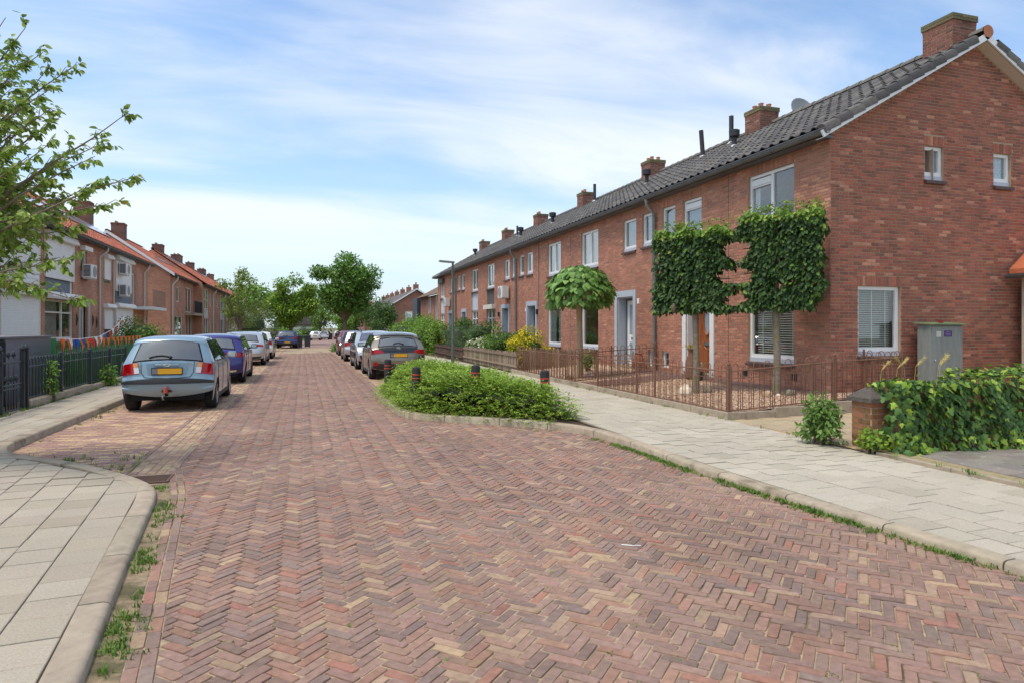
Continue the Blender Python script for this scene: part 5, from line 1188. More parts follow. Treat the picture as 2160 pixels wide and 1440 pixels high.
# dark blue hatchback behind it
P_DB=paint('royal_blue',lin(46,44,116),.4)
G8=[(.12,.25),(.03,.36),(.0,.52),(.03,.78),(.07,.95),(.14,1.02),(.40,1.30),(.36+.09,1.38),(.70,1.43),(1.4,1.465),(2.1,1.44),(2.35,1.38),(3.1,1.0),(3.3,.96),(3.8,.87),(4.1,.72),(4.24,.55),(4.26,.4),(4.18,.25)]
c=Car('parked_car','royal blue hatchback with black alloy wheels, second in the left row',(-2.55,20.75,.004),PI/2,4.28,1.79,G8,(.87,3.5),P_DB,belt=.93,tr=.32,ar=.37,rim=M_RIMD)
dress(c,1.12,.985,rw=[(-.62,1.05),(.62,1.05),(.52,1.31),(-.52,1.31)],mm=M_TRIM); c.patch('tail_light',[(.40,.83),(.84,.80),(.80,.95),(.42,.93)],M_RED,'rear',.014,both=True); c.side('tail_light',[(.05,.81),(.22,.86),(.24,.95),(.1,.95)],M_RED,.008); c.plate(.58); c.patch('diffuser',[(-.75,.30),(.75,.30),(.80,.40),(-.80,.40)],M_TRIM,'rear',.012,nx=16); c.patch('exhaust_trim',[(.45,.33),(.68,.33),(.70,.39),(.45,.39)],M_CHROME,'rear',.02,both=True)
# silver estate
P_SI=paint('silver',lin(196,198,200),.7)
WAG=[(.12,.25),(.03,.36),(0,.52),(.04,.80),(.10,1.0),(.42,1.33),(.62,1.40),(1.3,1.45),(2.3,1.465),(2.8,1.42),(3.05,1.36),(3.75,1.02),(3.95,.97),(4.5,.88),(4.78,.72),(4.9,.52),(4.8,.26)]
c=Car('parked_car','silver estate car with wide red tail lights, third in the left row',(-2.5,30.3,.004),PI/2,4.93,1.85,WAG,(1.02,3.96),P_SI,belt=.93,tr=.33,ar=.38)
dress(c,1.35,.985,rw=[(-.64,1.06),(.64,1.06),(.54,1.31),(-.54,1.31)],mm=M_TRIM); c.patch('tail_light',[(.42,.85),(.85,.83),(.82,.94),(.44,.94)],M_RED,'rear',.014,both=True); c.plate(.78); c.patch('diffuser',[(-.75,.28),(.75,.28),(.8,.38),(-.8,.38)],M_TRIM,'rear',.012,nx=16); c.patch('chrome_strip',[(-.78,.48),(.78,.48),(.8,.505),(-.8,.505)],M_CHROME,'rear',.016,nx=16)
for sg in (1,-1): q=MB(); q.tube([(1.0,sg*.56,1.43),(1.1,sg*.56,1.49),(2.9,sg*.56,1.48),(3.05,sg*.56,1.42)],.015,5); c.part('roof_rail',q,M_TRIM)
# white hatchback beyond
P_WH=paint('white',lin(226,228,228),.05)
c=Car('parked_car','white car half hidden in front of the silver estate',(-2.42,37.2,zr(37)),PI/2,4.1,1.76,sc_(HATCH,1.075,.98),(.78,3.38),P_WH,belt=.92,tr=.31,ar=.36); dress(c,1.075,.98); c.patch('tail_light',[(.55,.78),(.84,.76),(.80,.98),(.60,.98)],M_RED,'rear',.014,both=True); c.plate(.62)
# dark blue hatchback parked further on the left
P_NB=paint('navy_blue',lin(44,60,104),.3)
c=Car('parked_car','navy blue hatchback with yellow plate parked apart farther up on the left',(-1.35,60,zr(60)+.004),R(88),4.0,1.75,sc_(HATCH,1.05,1.0),(.78,3.3),P_NB,belt=.93,tr=.31,ar=.36); dress(c,1.05); c.patch('tail_light',[(.45,.80),(.86,.80),(.80,.98),(.60,.98)],M_RED,'rear',.014,both=True); c.plate(.52); c.patch('diffuser',[(-.78,.3),(.78,.3),(.8,.42),(-.8,.42)],M_TRIM,'rear',.012,nx=16); wiper(c,1.06)
# bronze-grey hatchback nearest on the right
P_BZ=paint('bronze_grey',lin(132,125,111),.55)
YAR=[(.14,.27),(.04,.38),(.0,.52),(.0,.66),(.05,.84),(.10,.98),(.20,1.06),(.50,1.30),(.48+.06,1.39),(.80,1.45),(1.4,1.50),(1.95,1.47),(2.2,1.41),(2.85,1.03),(3.0,.99),(3.5,.88),(3.78,.74),(3.92,.55),(3.92,.42),(3.85,.27)]
c=Car('parked_car','bronze-grey hatchback with black tailgate band, nearest parked car on the right',(2.86,20.9,.004),PI/2,3.94,1.745,YAR,(.78,3.34),P_BZ,belt=.95,tr=.31,ar=.37,bul=.13)
dress(c,1.03,1.01,rw=[(-.60,1.07),(.60,1.07),(.52,1.31),(-.52,1.31)],mm=M_TRIM); wiper(c,1.1,.3,-.15)
c.patch('tailgate_band',[(-.52,.86),(.52,.86),(.62,1.03),(-.62,1.03)],mat('gloss_black',lin(20,20,22),.12,coat=.5),'rear',.010,nx=16); c.patch('tail_light',[(.44,.87),(.84,.84),(.80,1.0),(.60,.985)],M_RED,'rear',.016,both=True); c.side('tail_light',[(.08,.86),(.26,.92),(.28,1.0),(.14,1.0)],M_RED,.008)
c.plate(.77); c.patch('bumper_insert',[(-.80,.30),(.80,.30),(.72,.50),(-.72,.50)],M_TRIM,'rear',.010,nx=18); c.patch('reflector',[(.62,.42),(.76,.40),(.78,.54),(.68,.55)],M_RED,'rear',.016,both=True)
e=c.end(0,.975,'rear',.02); q=MB()
for a_,b_ in ((.062,.042),(.022,.04)): q.tube([(e[0]-.004,a_*math.cos(x),.975+b_*math.sin(x)) for x in [2*PI*i/16 for i in range(17)]],.006,5)
q.tube([(e[0]-.004,.042*math.cos(x),.995+.018*math.sin(x)) for x in [2*PI*i/16 for i in range(17)]],.006,5); c.part('emblem',q,M_CHROME)
q=MB(); e=c.end(0,1.36,'rear',.03); q.add([c.end(y,1.37,'rear',o_) if k_==0 else c.end(y,1.405,'rear',o_) for k_,o_ in ((0,.09),(1,.02)) for y in [-.55+.11*i for i in range(11)]],[(i,i+1,12+i,11+i) for i in range(10)]); c.part('spoiler',q,P_BZ,smooth=True)
# grey crossover facing the camera
P_GR=paint('platinum_grey',lin(190,192,194),.6)
SUV=[(.14,.30),(.04,.42),(0,.55),(.03,.85),(.10,1.02),(.30,1.34),(.45,1.44),(.8,1.49),(1.6,1.51),(2.3,1.46),(2.5,1.40),(3.05,1.08),(3.2,1.04),(3.65,.99),(3.95,.86),(4.1,.68),(4.15,.5),(4.06,.3)]
c=Car('parked_car','silver-grey crossover with roof rails facing the camera, second on the right',(2.82,30.2,.004),-PI/2,4.16,1.77,SUV,(.75,3.35),P_GR,belt=1.0,tr=.33,ar=.38); dress(c,1.1,1.015,ws=[(-.66,1.12),(.66,1.12),(.54,1.40),(-.54,1.40)],rw=[(-.6,1.1),(.6,1.1),(.5,1.38),(-.5,1.38)],mm=M_TRIM)
c.patch('headlight',[(.48,.70),(.80,.70),(.76,.84),(.52,.84)],M_LAMP,'front',.014,both=True); c.patch('lower_grille',[(-.7,.34),(.7,.34),(.75,.60),(-.75,.60)],M_TRIM,'front',.012,nx=16); c.plate(.52,'front',grey=False); c.side('side_cladding',[(1.15,.42),(2.95,.42),(2.95,.66),(1.15,.66)],M_TRIM,.01)
for sg in (1,-1): q=MB(); q.tube([(.7,sg*.55,1.46),(.8,sg*.55,1.56),(2.2,sg*.55,1.55),(2.4,sg*.55,1.46)],.022,6); c.part('roof_rail',q,M_TRIM)
# silver soft-top and red car behind it
c=Car('parked_car','silver car with dark fabric roof and red tail lights, third on the right',(2.72,32.6,zr(33)),PI/2,3.9,1.7,sc_(HATCH,1.02,1.0),(.75,3.2),P_SI,belt=.95,tr=.3,ar=.35); dress(c,1.02,dark=mat('dark_fabric',lin(52,54,56),.8)); c.patch('tail_light',[(.5,.78),(.83,.76),(.8,.96),(.56,.96)],M_RED,'rear',.014,both=True); c.plate(.6)
P_RD=paint('dark_red',lin(132,34,38),.3)
c=Car('parked_car','dark red car facing the camera, fourth on the right',(2.85,44.6,zr(42)),-PI/2,4.0,1.74,sc_(HATCH,1.05,1.02),(.75,3.28),P_RD,belt=.96,tr=.31,ar=.36); dress(c,1.05,1.02); c.patch('headlight',[(.45,.68),(.8,.70),(.74,.84),(.55,.82)],M_LAMP,'front',.014,both=True); c.patch('lower_grille',[(-.6,.34),(.6,.34),(.6,.5),(-.6,.5)],M_TRIM,'front',.012,nx=14); c.plate(.56,'front',grey=False)
# small white cars far down the street
FIAT=[(.14,.28),(.05,.4),(0,.55),(.04,.8),(.12,1.0),(.36,1.32),(.5,1.42),(.8,1.48),(1.3,1.49),(1.7,1.44),(2.35,1.05),(2.5,1.0),(3.1,.86),(3.4,.7),(3.54,.5),(3.46,.28)]
yf=108.; c=Car('parked_car','small rounded white car in the distance at the road bend',(1.75,yf+1.8,zr(yf)-.02),R(86),3.55,1.63,FIAT,(.6,2.9),P_WH,belt=.95,tr=.28,ar=.33,bul=.16); dress(c,.9,rw=[(-.5,1.05),(.5,1.05),(.42,1.36),(-.42,1.36)]); c.patch('tail_light',[(.6,.82),(.72,.82),(.70,.96),(.6,.96)],M_RED,'rear',.02,both=True); c.plate(.75)
yf=118.; c=Car('parked_car','white hatchback behind the small rounded white car in the distance',(3.3,yf+2,zr(yf)),R(80),4.2,1.78,sc_(HATCH,1.1,.98),(.8,3.4),P_WH,belt=.93); dress(c,1.1,.98); c.patch('tail_light',[(.5,.78),(.83,.76),(.8,.96),(.56,.96)],M_RED,'rear',.014,both=True)
yf=134.; c=Car('parked_car','white van-like car at the far end of the street, right of the bins',(6.6,yf,zr(yf)),R(-92),4.3,1.8,sc_(SUV,1.03,1.02),(.8,3.45),P_WH,belt=1.0); dress(c,1.12,1.02)
# ---------------------------------------------------------------- plants
def leafmat(name,trans=.28,rough=.5,var=.12): return mat(name,(1,1,1),rough,var=var,vscale=3,attr=True,trans=trans,spec=.35)
M_LEAF=leafmat('leaf'); M_LEAFG=leafmat('glossy_leaf',.22,.55); M_BARK=mat('bark',lin(112,98,82),.95,var=.35,vscale=14,bump=.9,bscale=40)
M_BARKG=mat('grey_bark',lin(128,118,104),.95,var=.35,vscale=18,bump=.9,bscale=40,col2=lin(118,112,66),c2scale=5,c2lo=.5,c2hi=.65)
OVAL=(np.array([(0,0,0),(.3,.24,.05),(1,0,-.12),(.3,-.24,.05),(.68,.2,.0),(.68,-.2,.0)]),np.array([(0,2,4,1),(0,3,5,2)]))
HEART=(np.array([(0,0,0),(.12,.38,.02),(1,0,-.2),(.12,-.38,.02),(.55,.34,-.02),(.55,-.34,-.02),(-.1,.2,.02),(-.1,-.2,.02),(.4,0,.06)]),np.array([(0,8,1,6),(8,4,1,1),(8,2,4,4),(0,7,3,8),(8,3,5,5),(8,5,2,2)]))
HEART=(HEART[0],np.array([(0,8,1,6),(8,2,4,1),(0,7,3,8),(8,3,5,2)]))
DIA=(np.array([(0,0,0),(.5,.32,.03),(1,0,-.05),(.5,-.32,.03)]),np.array([(0,3,2,1)]))
_iv=[(0,0),(-.08,.26),(.16,.34),(.30,.62),(.46,.30),(.72,.26),(1.05,0)]
_iv=_iv+[(x,-y) for x,y in _iv[1:-1][::-1]]
IVY=(np.array([(.35,0,.05)]+[(x,y,-.06*abs(y)-.08*max(0,x-.4)) for x,y in _iv]),np.array([(0,i+1,(i+1)%len(_iv)+1) for i in range(len(_iv))]))
def unit(a): return a/np.maximum(np.linalg.norm(a,axis=1,keepdims=True),1e-9)
def frames(d,n):
    d=unit(d); y=unit(np.cross(n,d)); n=np.cross(d,y); return np.stack([d,y,n],1)   # rows: length, width, normal
def foliage(parent,pos,d,n,size,cols,shape,m,n_ind=0,name='leaf',width=None,many=None):
    V,F=shape; Fm=frames(d,n); N=len(pos); ind=np.zeros(N,bool)
    if n_ind:
        dep=pos[:,0]*math.sin(TH)+pos[:,1]*math.cos(TH); order=[i for i in np.argsort(dep-size*3) if in_view(pos[i])][:n_ind]; ind[order]=True
        q=MB().add([tuple(v) for v in V],[tuple(f) for f in F]); me=q.mesh(name,m,fix=False)
        for i in order:
            o=link(name,me,parent); o.matrix_basis=Matrix(((*(Fm[i,:,0]*size[i]),pos[i,0]),(*(Fm[i,:,1]*size[i]),pos[i,1]),(*(Fm[i,:,2]*size[i]),pos[i,2]),(0,0,0,1))); o.color=(*[float(x) for x in cols[i]],1)
    k=~ind
    if k.any():
        P=np.einsum('vk,nkj->nvj',V,Fm[k])*size[k][:,None,None]+pos[k][:,None,:]; nk=int(k.sum())
        fast(many or (name+'s' if not name.endswith('f') else 'leaves'),P.reshape(-1,3),(F[None]+len(V)*np.arange(nk)[:,None,None]).reshape(-1,F.shape[1]),np.repeat(cols[k],len(V),0),m,parent)
def lcols(N,pal,j=.18):
    p=np.array([c for c,k in pal]); w_=np.array([k for c,k in pal],float); return p[nr.choice(len(pal),N,p=w_/w_.sum())]*nr.uniform(1-j,1+j,(N,1))
def rnd(N): return unit(nr.normal(size=(N,3)))
GREEN=[(lin(104,140,54),4),(lin(88,124,46),4),(lin(122,158,62),3),(lin(142,172,74),1.2),(lin(72,102,40),2)]
BRIGHT=[(lin(126,164,60),4),(lin(110,150,52),3),(lin(150,184,80),2),(lin(90,126,44),2)]
DARKG=[(lin(72,104,44),4),(lin(60,88,38),3),(lin(92,124,52),3),(lin(110,142,60),1)]
def crown_leaves(clumps,n,size,pal,shape,m,parent,droop=.3,n_ind=0,out=.55,many=None):
    """clumps: (x,y,z,r). Leaves sit mostly in the outer shell of each clump."""
    C_=np.array(clumps); wts=C_[:,3]**2; idx=nr.choice(len(C_),n,p=wts/wts.sum()); v=rnd(n); r_=C_[idx,3]*(nr.uniform(0,1,n)**.4)
    pos=C_[idx,:3]+v*r_[:,None]*np.array([1,1,.8]); d=unit(v*.7+rnd(n)*.9+np.array([0,0,-droop])); nn=unit(v*out+rnd(n)*.6+np.array([0,0,.6]))
    foliage(parent,pos,d,nn,nr.uniform(.7,1.25,n)*size,lcols(n,pal),shape,m,n_ind,many=many)
def limbs(mb,base,top,targets,r0):
    b=Vector(base); t=Vector(top); mb.tube([b,b.lerp(t,.3)+Vector((rng.uniform(-.05,.05),rng.uniform(-.05,.05),0)),b.lerp(t,.7),t],[r0*1.25,r0,r0*.85,r0*.7],10)
    for p in targets:
        p=Vector(p); m_=t.lerp(p,.5)+Vector((rng.uniform(-.2,.2),rng.uniform(-.2,.2),rng.uniform(.0,.25)))*(p-t).length*.3; s_=b.lerp(t,rng.uniform(.72,1)); mb.tube([s_,m_,p],[r0*.45,r0*.28,r0*.1],6)
def tree(label,base,trunk_h,crown,nclump,nleaf,lsize,pal,r0,rc,group=None,name='street_tree',shape=None,bark=None,m=None,cat='tree'):
    """crown: (cx,cy,cz,rx,ry,rz)"""
    t=thing(name,label,cat,base,0,group); cx,cy,cz,rx,ry,rz_=crown; cl=[]
    while len(cl)<nclump:
        v=Vector((rng.uniform(-1,1),rng.uniform(-1,1),rng.uniform(-1,1)))
        if v.length>1 or v.length<.35: continue
        k=1-.25*max(0,-v.z); cl.append((cx+v.x*rx*.82*k,cy+v.y*ry*.82*k,cz+v.z*rz_*.85,rc*rng.uniform(.6,1.25)))
    mb=MB(); limbs(mb,base,(base[0]+rng.uniform(-.1,.1),base[1],base[2]+trunk_h),[c_[:3] for c_ in cl[::2]],r0); mb.build('trunk',bark or M_BARK,t,smooth=True)
    crown_leaves(cl,nleaf,lsize,pal,shape or DIA,m or M_LEAF,t,many='crown')
    return t
def bush(label,c,r,nleaf,lsize,pal,name='shrub',group=None,shape=None,m=None,boxy=False,cat='shrub',rc=.32,top=None):
    """c: centre of the base; r: (rx,ry,height)"""
    t=thing(name,label,cat,c,0,group); cl=[]; nC=max(8,int(14*max(r)/rc*.6))
    for _ in range(nC):
        if boxy: v=Vector((rng.uniform(-1,1),rng.uniform(-1,1),rng.uniform(0,1)))
        else:
            while True:
                v=Vector((rng.uniform(-1,1),rng.uniform(-1,1),rng.uniform(0,1)))
                if .4<math.sqrt(v.x**2+v.y**2+(v.z*1.02-.15)**2)<1: break
        k=max(.1,1-rc/max(r[0],rc*1.2)*.6); cl.append((c[0]+v.x*(r[0]-rc*.6),c[1]+v.y*(r[1]-rc*.6),c[2]+.1+v.z*(r[2]-rc*.75),rc*rng.uniform(.75,1.25)))
    mb=MB()
    for q_ in cl[::3]: mb.tube([(c[0]+rng.uniform(-.1,.1),c[1]+rng.uniform(-.1,.1),c[2]-.05),((c[0]+q_[0])/2,(c[1]+q_[1])/2,c[2]+(q_[2]-c[2])*.4),q_[:3]],[.02,.015,.006],5)
    mb.build('stems',M_BARK,t)
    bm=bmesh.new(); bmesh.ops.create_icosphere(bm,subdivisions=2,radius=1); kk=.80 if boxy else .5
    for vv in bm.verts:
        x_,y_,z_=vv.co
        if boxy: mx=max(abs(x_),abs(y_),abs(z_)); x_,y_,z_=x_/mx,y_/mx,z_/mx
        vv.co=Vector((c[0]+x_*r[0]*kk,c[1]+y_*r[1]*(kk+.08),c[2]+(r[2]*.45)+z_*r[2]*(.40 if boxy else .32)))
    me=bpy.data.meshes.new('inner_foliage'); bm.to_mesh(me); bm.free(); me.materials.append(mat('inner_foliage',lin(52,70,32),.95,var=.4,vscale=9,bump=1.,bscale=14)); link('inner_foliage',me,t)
    crown_leaves(cl,nleaf,lsize,pal,shape or OVAL,m or M_LEAF,t,many='foliage'); 
    if top:
        n=top[1]; C_=np.array(cl); idx=nr.choice(len(C_),n); v=rnd(n); v[:,2]=np.abs(v[:,2])*.8+.25; v=unit(v); pos=C_[idx,:3]+v*C_[idx,3:4]*1.02
        foliage(t,pos,rnd(n),unit(v+rnd(n)*.4),nr.uniform(.7,1.3,n)*top[2],lcols(n,top[0]),shape or OVAL,m or M_LEAF,many='blossom')
    return t
# --- the near tree at the left edge: boughs reaching into the picture
def px(u,v,d):
    k=(u-1080)/FPX; a=d*k; return Vector((a*math.cos(TH)+d*math.sin(TH),-a*math.sin(TH)+d*math.cos(TH),CAMH-(v-690)*d/FPX))
t=thing('cherry_tree','leafy cherry tree whose boughs reach in from the left edge','tree',(-5.3,9.6,.1))
mb=MB(); tb=Vector((-5.3,9.6,.1)); tt=Vector((-5.15,9.5,2.3))
mb.tube([tb,tb.lerp(tt,.5),tt],[.16,.13,.12],10)
MAIN=[(272,238,7.6),(100,180,7.4),(60,60,7.9),(150,130,8.2),(200,330,7.2),(276,372,7.0),(225,425,7.2),(160,545,6.9),(85,600,6.7),(165,632,6.7),(30,260,7.5),(90,420,8.2),(170,480,7.6),(20,520,7.4),(-30,120,7.6),(215,300,8.3),(120,350,8.0),(-20,400,7.2),(70,500,8.3),(130,250,7.8),(60,330,6.9),(20,170,8.4),(185,400,7.8),(75,460,7.0),(10,40,7.4),(95,110,8.0),(-10,300,8.3),(40,400,7.6),(130,440,8.4),(100,310,7.2),(55,230,8.3),(20,600,7.2),(-20,480,8.0)]
MAIN+=[(rng.uniform(-80,120),rng.uniform(80,560),rng.uniform(6.9,8.6)) for _ in range(26)]
LP=[];LD=[];LS=[]
tw=MB()
for (u,v,d) in MAIN:
    tip=px(u,v,d); s_=tb.lerp(tt,rng.uniform(.6,1)); s_=Vector((s_.x,s_.y,min(s_.z,tip.z+.3) if tip.z<2.5 else s_.z)); mid=s_.lerp(tip,.5)+Vector((0,0,.22+rng.uniform(-.1,.2)))
    pts=[]
    for i in range(9):
        f=i/8; p=s_*(1-f)**2+mid*2*f*(1-f)+tip*f*f; pts.append(p+Vector((rng.gauss(0,.02),rng.gauss(0,.02),rng.gauss(0,.02)))*f)
    tw.tube(pts,[.032*(1-i/8)+.0035 for i in range(9)],6)
    for i in range(2,9):
        for _ in range(5):
            b=pts[i].lerp(pts[i-1],rng.random()); dirv=(pts[i]-pts[i-1]).normalized()*.8+Vector((rng.gauss(0,.5),rng.gauss(0,.5),rng.gauss(.05,.35))); dirv.normalize(); L_=rng.uniform(.14,.42)*(1.2 if i<7 else .55)
            e=b+dirv*L_; mm=b.lerp(e,.5)+Vector((0,0,.03)); tw.tube([b,mm,e+Vector((0,0,-.03))],[.0045,.0035,.002],4,caps=False)
            for k in range(rng.randint(6,11)):
                f=rng.uniform(.2,1.05); p=b.lerp(e,f); LP.append(p); LD.append(dirv*.5+Vector((rng.gauss(0,.5),rng.gauss(0,.5),-.55+rng.gauss(0,.3)))); LS.append(rng.uniform(.06,.105))
mb.build('trunk',M_BARKG,t,smooth=True); tw.build('boughs',mat('twig_bark',lin(126,112,98),.9,var=.2,vscale=10),t,smooth=True,fix=False)
N=len(LP); LP=np.array([tuple(p) for p in LP]); LD=np.array([tuple(p) for p in LD]); LS=np.array(LS)
foliage(t,LP,LD,unit(rnd(N)*.7+np.array([.1,-.3,.7])),LS,lcols(N,[(lin(148,172,76),4),(lin(126,154,62),4),(lin(168,188,98),2),(lin(100,126,52),2),(lin(186,160,90),.12)]),OVAL,leafmat('cherry_leaf',.38,.45),300,many='leaves')
# --- flat-trained trees before the corner house
HBP=[(lin(56,84,40),5),(lin(46,70,34),4),(lin(74,102,47),3),(lin(96,126,54),1.)]
def espalier(label,base,p0,p1,z0,z1,notch,n,trunk_r):
    t=thing('trained_tree',label,'tree',base,0); ax=Vector((p1[0]-p0[0],p1[1]-p0[1],0)); W_=ax.length; ax.normalize(); nv=Vector((ax.y,-ax.x,0)); 
    if nv.y>0: nv=-nv
    mb=MB(); top=Vector(base)+Vector((.0,.0,z1-base[2]-.3)); mb.tube([base,Vector(base)+Vector((.015,0,.8)),Vector(base)+Vector((-.01,.01,1.6)),top],[trunk_r*1.15,trunk_r,trunk_r*.95,trunk_r*.5],12)
    mb.build('trunk',M_BARKG,t,smooth=True); q=MB()
    for k in range(4):
        z=z0+.2+(z1-z0-.4)*k/3
        c0=Vector((p0[0],p0[1],z)); c1=Vector((p1[0],p1[1],z)); q.tube([c0.lerp(c1,.04),c0.lerp(c1,.5)+Vector((0,0,.03)),c0.lerp(c1,.96)],.012,6)
    q.build('branches',M_BARK,t)
    a=nr.uniform(0,1,n); b=nr.uniform(0,1,n); th=nr.uniform(-1,1,n); th=np.sign(th)*np.abs(th)**.5
    edge=np.minimum(np.minimum(a,1-a)*W_,np.minimum(b,1-b)*(z1-z0)); 
    keep=np.ones(n,bool)
    for (na,nb,ra,rb) in notch: keep&=((a-na)/ra)**2+((b-nb)/rb)**2>1
    rag=.06*np.sin(b*23+p0[0])+.05*np.sin(b*9)
    s_=a*W_+np.where(a>.5,1,-1)*rag*.6
    z=z0+b*(z1-z0)+.05*np.sin(a*17+p0[1])*np.where(b>.5,1,-.6)
    pos=np.stack([p0[0]+ax.x*s_+nv.x*th*.2,p0[1]+ax.y*s_+nv.y*th*.2,z],1)[keep]; k=len(pos); th=th[keep]
    outw=np.stack([nv.x*th,nv.y*th,np.full(k,.15)],1); d=unit(outw*.5+rnd(k)*.55+np.array([0,0,-.75])); nn=unit(outw*1.2+rnd(k)*.5+np.array([0,0,.35]))
    cols=lcols(k,HBP); up=(pos[:,2]>z1-.16)|(nr.uniform(0,1,k)<.04); cols[up]=lcols(int(up.sum()),[(lin(120,150,50),2),(lin(96,130,46),3),(lin(150,166,70),1)])
    foliage(t,pos,d,nn,nr.uniform(.09,.145,k),cols,OVAL,M_LEAFG,300,many='leaves')
    # young shoots on top
    m_=46; pa=nr.uniform(.03,.97,m_); sp=[];sd_=[]
    for x in pa:
        for j in range(7): sp.append((p0[0]+ax.x*x*W_+rng.gauss(0,.03),p0[1]+ax.y*x*W_+rng.gauss(0,.1),z1-.02+j*.026*rng.uniform(.4,1.4))); sd_.append((rng.gauss(0,.6),rng.gauss(0,.6),.3))
    sp=np.array(sp); foliage(t,sp,np.array(sd_),unit(rnd(len(sp))+np.array([0,0,.8])),nr.uniform(.05,.085,len(sp)),lcols(len(sp),[(lin(132,160,54),3),(lin(156,172,72),2),(lin(100,136,46),2)]),OVAL,M_LEAF,many='shoots')
espalier('left of the two flat-trained trees, dark green square crown beside the front door',(7.9,12.2,.27),(7.40,12.91,0),(8.36,11.55,0),2.0,3.72,[(1.0,.76,.15,.13),(1.0,.42,.18,.12),(1.0,.12,.13,.08)],6800,.062)
espalier('right of the two flat-trained trees, taller dark green crown near the house corner',(8.85,10.86,.31),(8.44,11.43,0),(9.33,10.16,0),2.03,3.92,[(.0,.63,.14,.12),(.0,.36,.17,.10),(.02,.14,.12,.07),(1.02,.0,.13,.16),(.5,.27,.07,.025)],6800,.066)
# --- round-headed catalpa
base=(7.42,17.25,.25); t=thing('catalpa_tree','small round-headed tree with big heart-shaped leaves on a bare pale stem','tree',base)
mb=MB(); mb.tube([base,(7.43,17.25,1.0),(7.41,17.25,1.9),(7.42,17.25,2.4)],[.1,.085,.085,.1],12)
for k in range(14): a=2*PI*k/14; mb.tube([(7.42,17.25,2.3),(7.42+.45*math.cos(a),17.25+.45*math.sin(a),2.75),(7.42+.85*math.cos(a),17.25+.85*math.sin(a),2.55)],[.03,.02,.008],5)
mb.build('trunk',mat('smooth_bark',lin(168,142,112),.85,var=.2,vscale=9,bump=.4),t,smooth=True)
n=1050; v=rnd(n); v[:,2]=np.where(v[:,2]<-.45,np.abs(v[:,2]),v[:,2]); v=unit(v); r_=nr.uniform(.68,1.0,n)
pos=np.stack([7.42+v[:,0]*r_*.97,17.25+v[:,1]*r_*.97,2.6+v[:,2]*r_*.80],1)
d=unit(v*np.array([1,1,.2])*.7+rnd(n)*.35+np.array([0,0,-.6])); nn=unit(v*.9+rnd(n)*.28+np.array([0,0,.35]))
foliage(t,pos,d,nn,nr.uniform(.15,.25,n),lcols(n,[(lin(120,156,72),4),(lin(104,142,62),4),(lin(140,172,88),2),(lin(78,112,48),2)]),HEART,leafmat('catalpa_leaf',.25,.5),300,many='leaves')
# --- low honeysuckle in the planting bed
t=thing('low_shrub_bed','low bright green spreading shrub filling the kerbed bed at the road narrowing','shrub',(3.2,13.5,.08))
cen=np.array([3.15,13.6])
poly=np.array(bedp); 
def inside(P):
    x,y=P[:,0],P[:,1]; c_=np.zeros(len(P),bool)
    for i in range(len(poly)):
        a,b=poly[i],poly[(i+1)%len(poly)]; k=((a[1]>y)!=(b[1]>y))&(x<(b[0]-a[0])*(y-a[1])/(b[1]-a[1]+1e-9)+a[0]); c_^=k
    return c_
def edist(P):
    m_=np.full(len(P),9.)
    for i in range(len(poly)):
        a,b=poly[i],poly[(i+1)%len(poly)]; ab=b-a; tt_=np.clip(((P-a)@ab)/(ab@ab),0,1); m_=np.minimum(m_,np.linalg.norm(P-(a+tt_[:,None]*ab),axis=1))
    return m_
def hgt(P): e=edist(P); return .07+.70*(1-np.exp(-(e+.02)*3.8))*(.92+.12*np.sin(P[:,0]*2.7+1)+.1*np.sin(P[:,1]*2.1+P[:,0]))
P=np.stack([nr.uniform(1.75,4.45,24000),nr.uniform(8.9,17,24000)],1); P=P[inside(P)&~((P[:,1]<10.2)&(P[:,0]>3.9))][:9000]; N=len(P)
h=hgt(P); fz=nr.uniform(0,1,N); e=edist(P); fz=np.where(e<.35,nr.uniform(0,1,N),nr.uniform(.55,1,N))
g_=np.stack([hgt(P+[.05,0])-h,hgt(P+[0,.05])-h],1)/.05; nrm=unit(np.stack([-g_[:,0],-g_[:,1],np.ones(N)],1))
b0=np.stack([P[:,0],P[:,1],.08+(h-.08)*fz],1)
dv=unit(nrm*.75+rnd(N)*np.array([.75,.75,.35])+np.array([-.08,-.12,.1])); ln=nr.uniform(.16,.42,N)
M_=13; tpar=np.linspace(.12,1,M_); Q=b0[:,None,:]+dv[:,None,:]*(ln[:,None]*tpar)[:,:,None]; Q[:,:,2]-=.10*(tpar**2)[None,:]*ln[:,None]/.25
pts=Q.reshape(-1,3); dd=np.repeat(dv,M_,0); sidev=unit(np.cross(dd,rnd(len(pts)))); alt=np.where(np.arange(len(pts))%2==0,1,-1)[:,None]; sidev=unit(np.cross(dd,np.array([0,0,1.]))+rnd(len(pts))*.3)*alt
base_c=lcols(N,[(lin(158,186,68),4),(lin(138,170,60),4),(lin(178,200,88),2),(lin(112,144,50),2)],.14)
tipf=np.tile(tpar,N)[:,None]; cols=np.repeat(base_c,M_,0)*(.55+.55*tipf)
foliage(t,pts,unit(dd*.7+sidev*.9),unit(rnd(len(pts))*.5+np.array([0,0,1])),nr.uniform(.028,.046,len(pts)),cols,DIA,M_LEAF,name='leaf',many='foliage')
gx=np.linspace(1.8,4.4,22); gy=np.linspace(9.3,16.9,50); GP=np.array([(x,y) for y in gy for x in gx]); hz_=np.where(inside(GP),np.maximum(.05,hgt(GP)*.78-.04),.02)
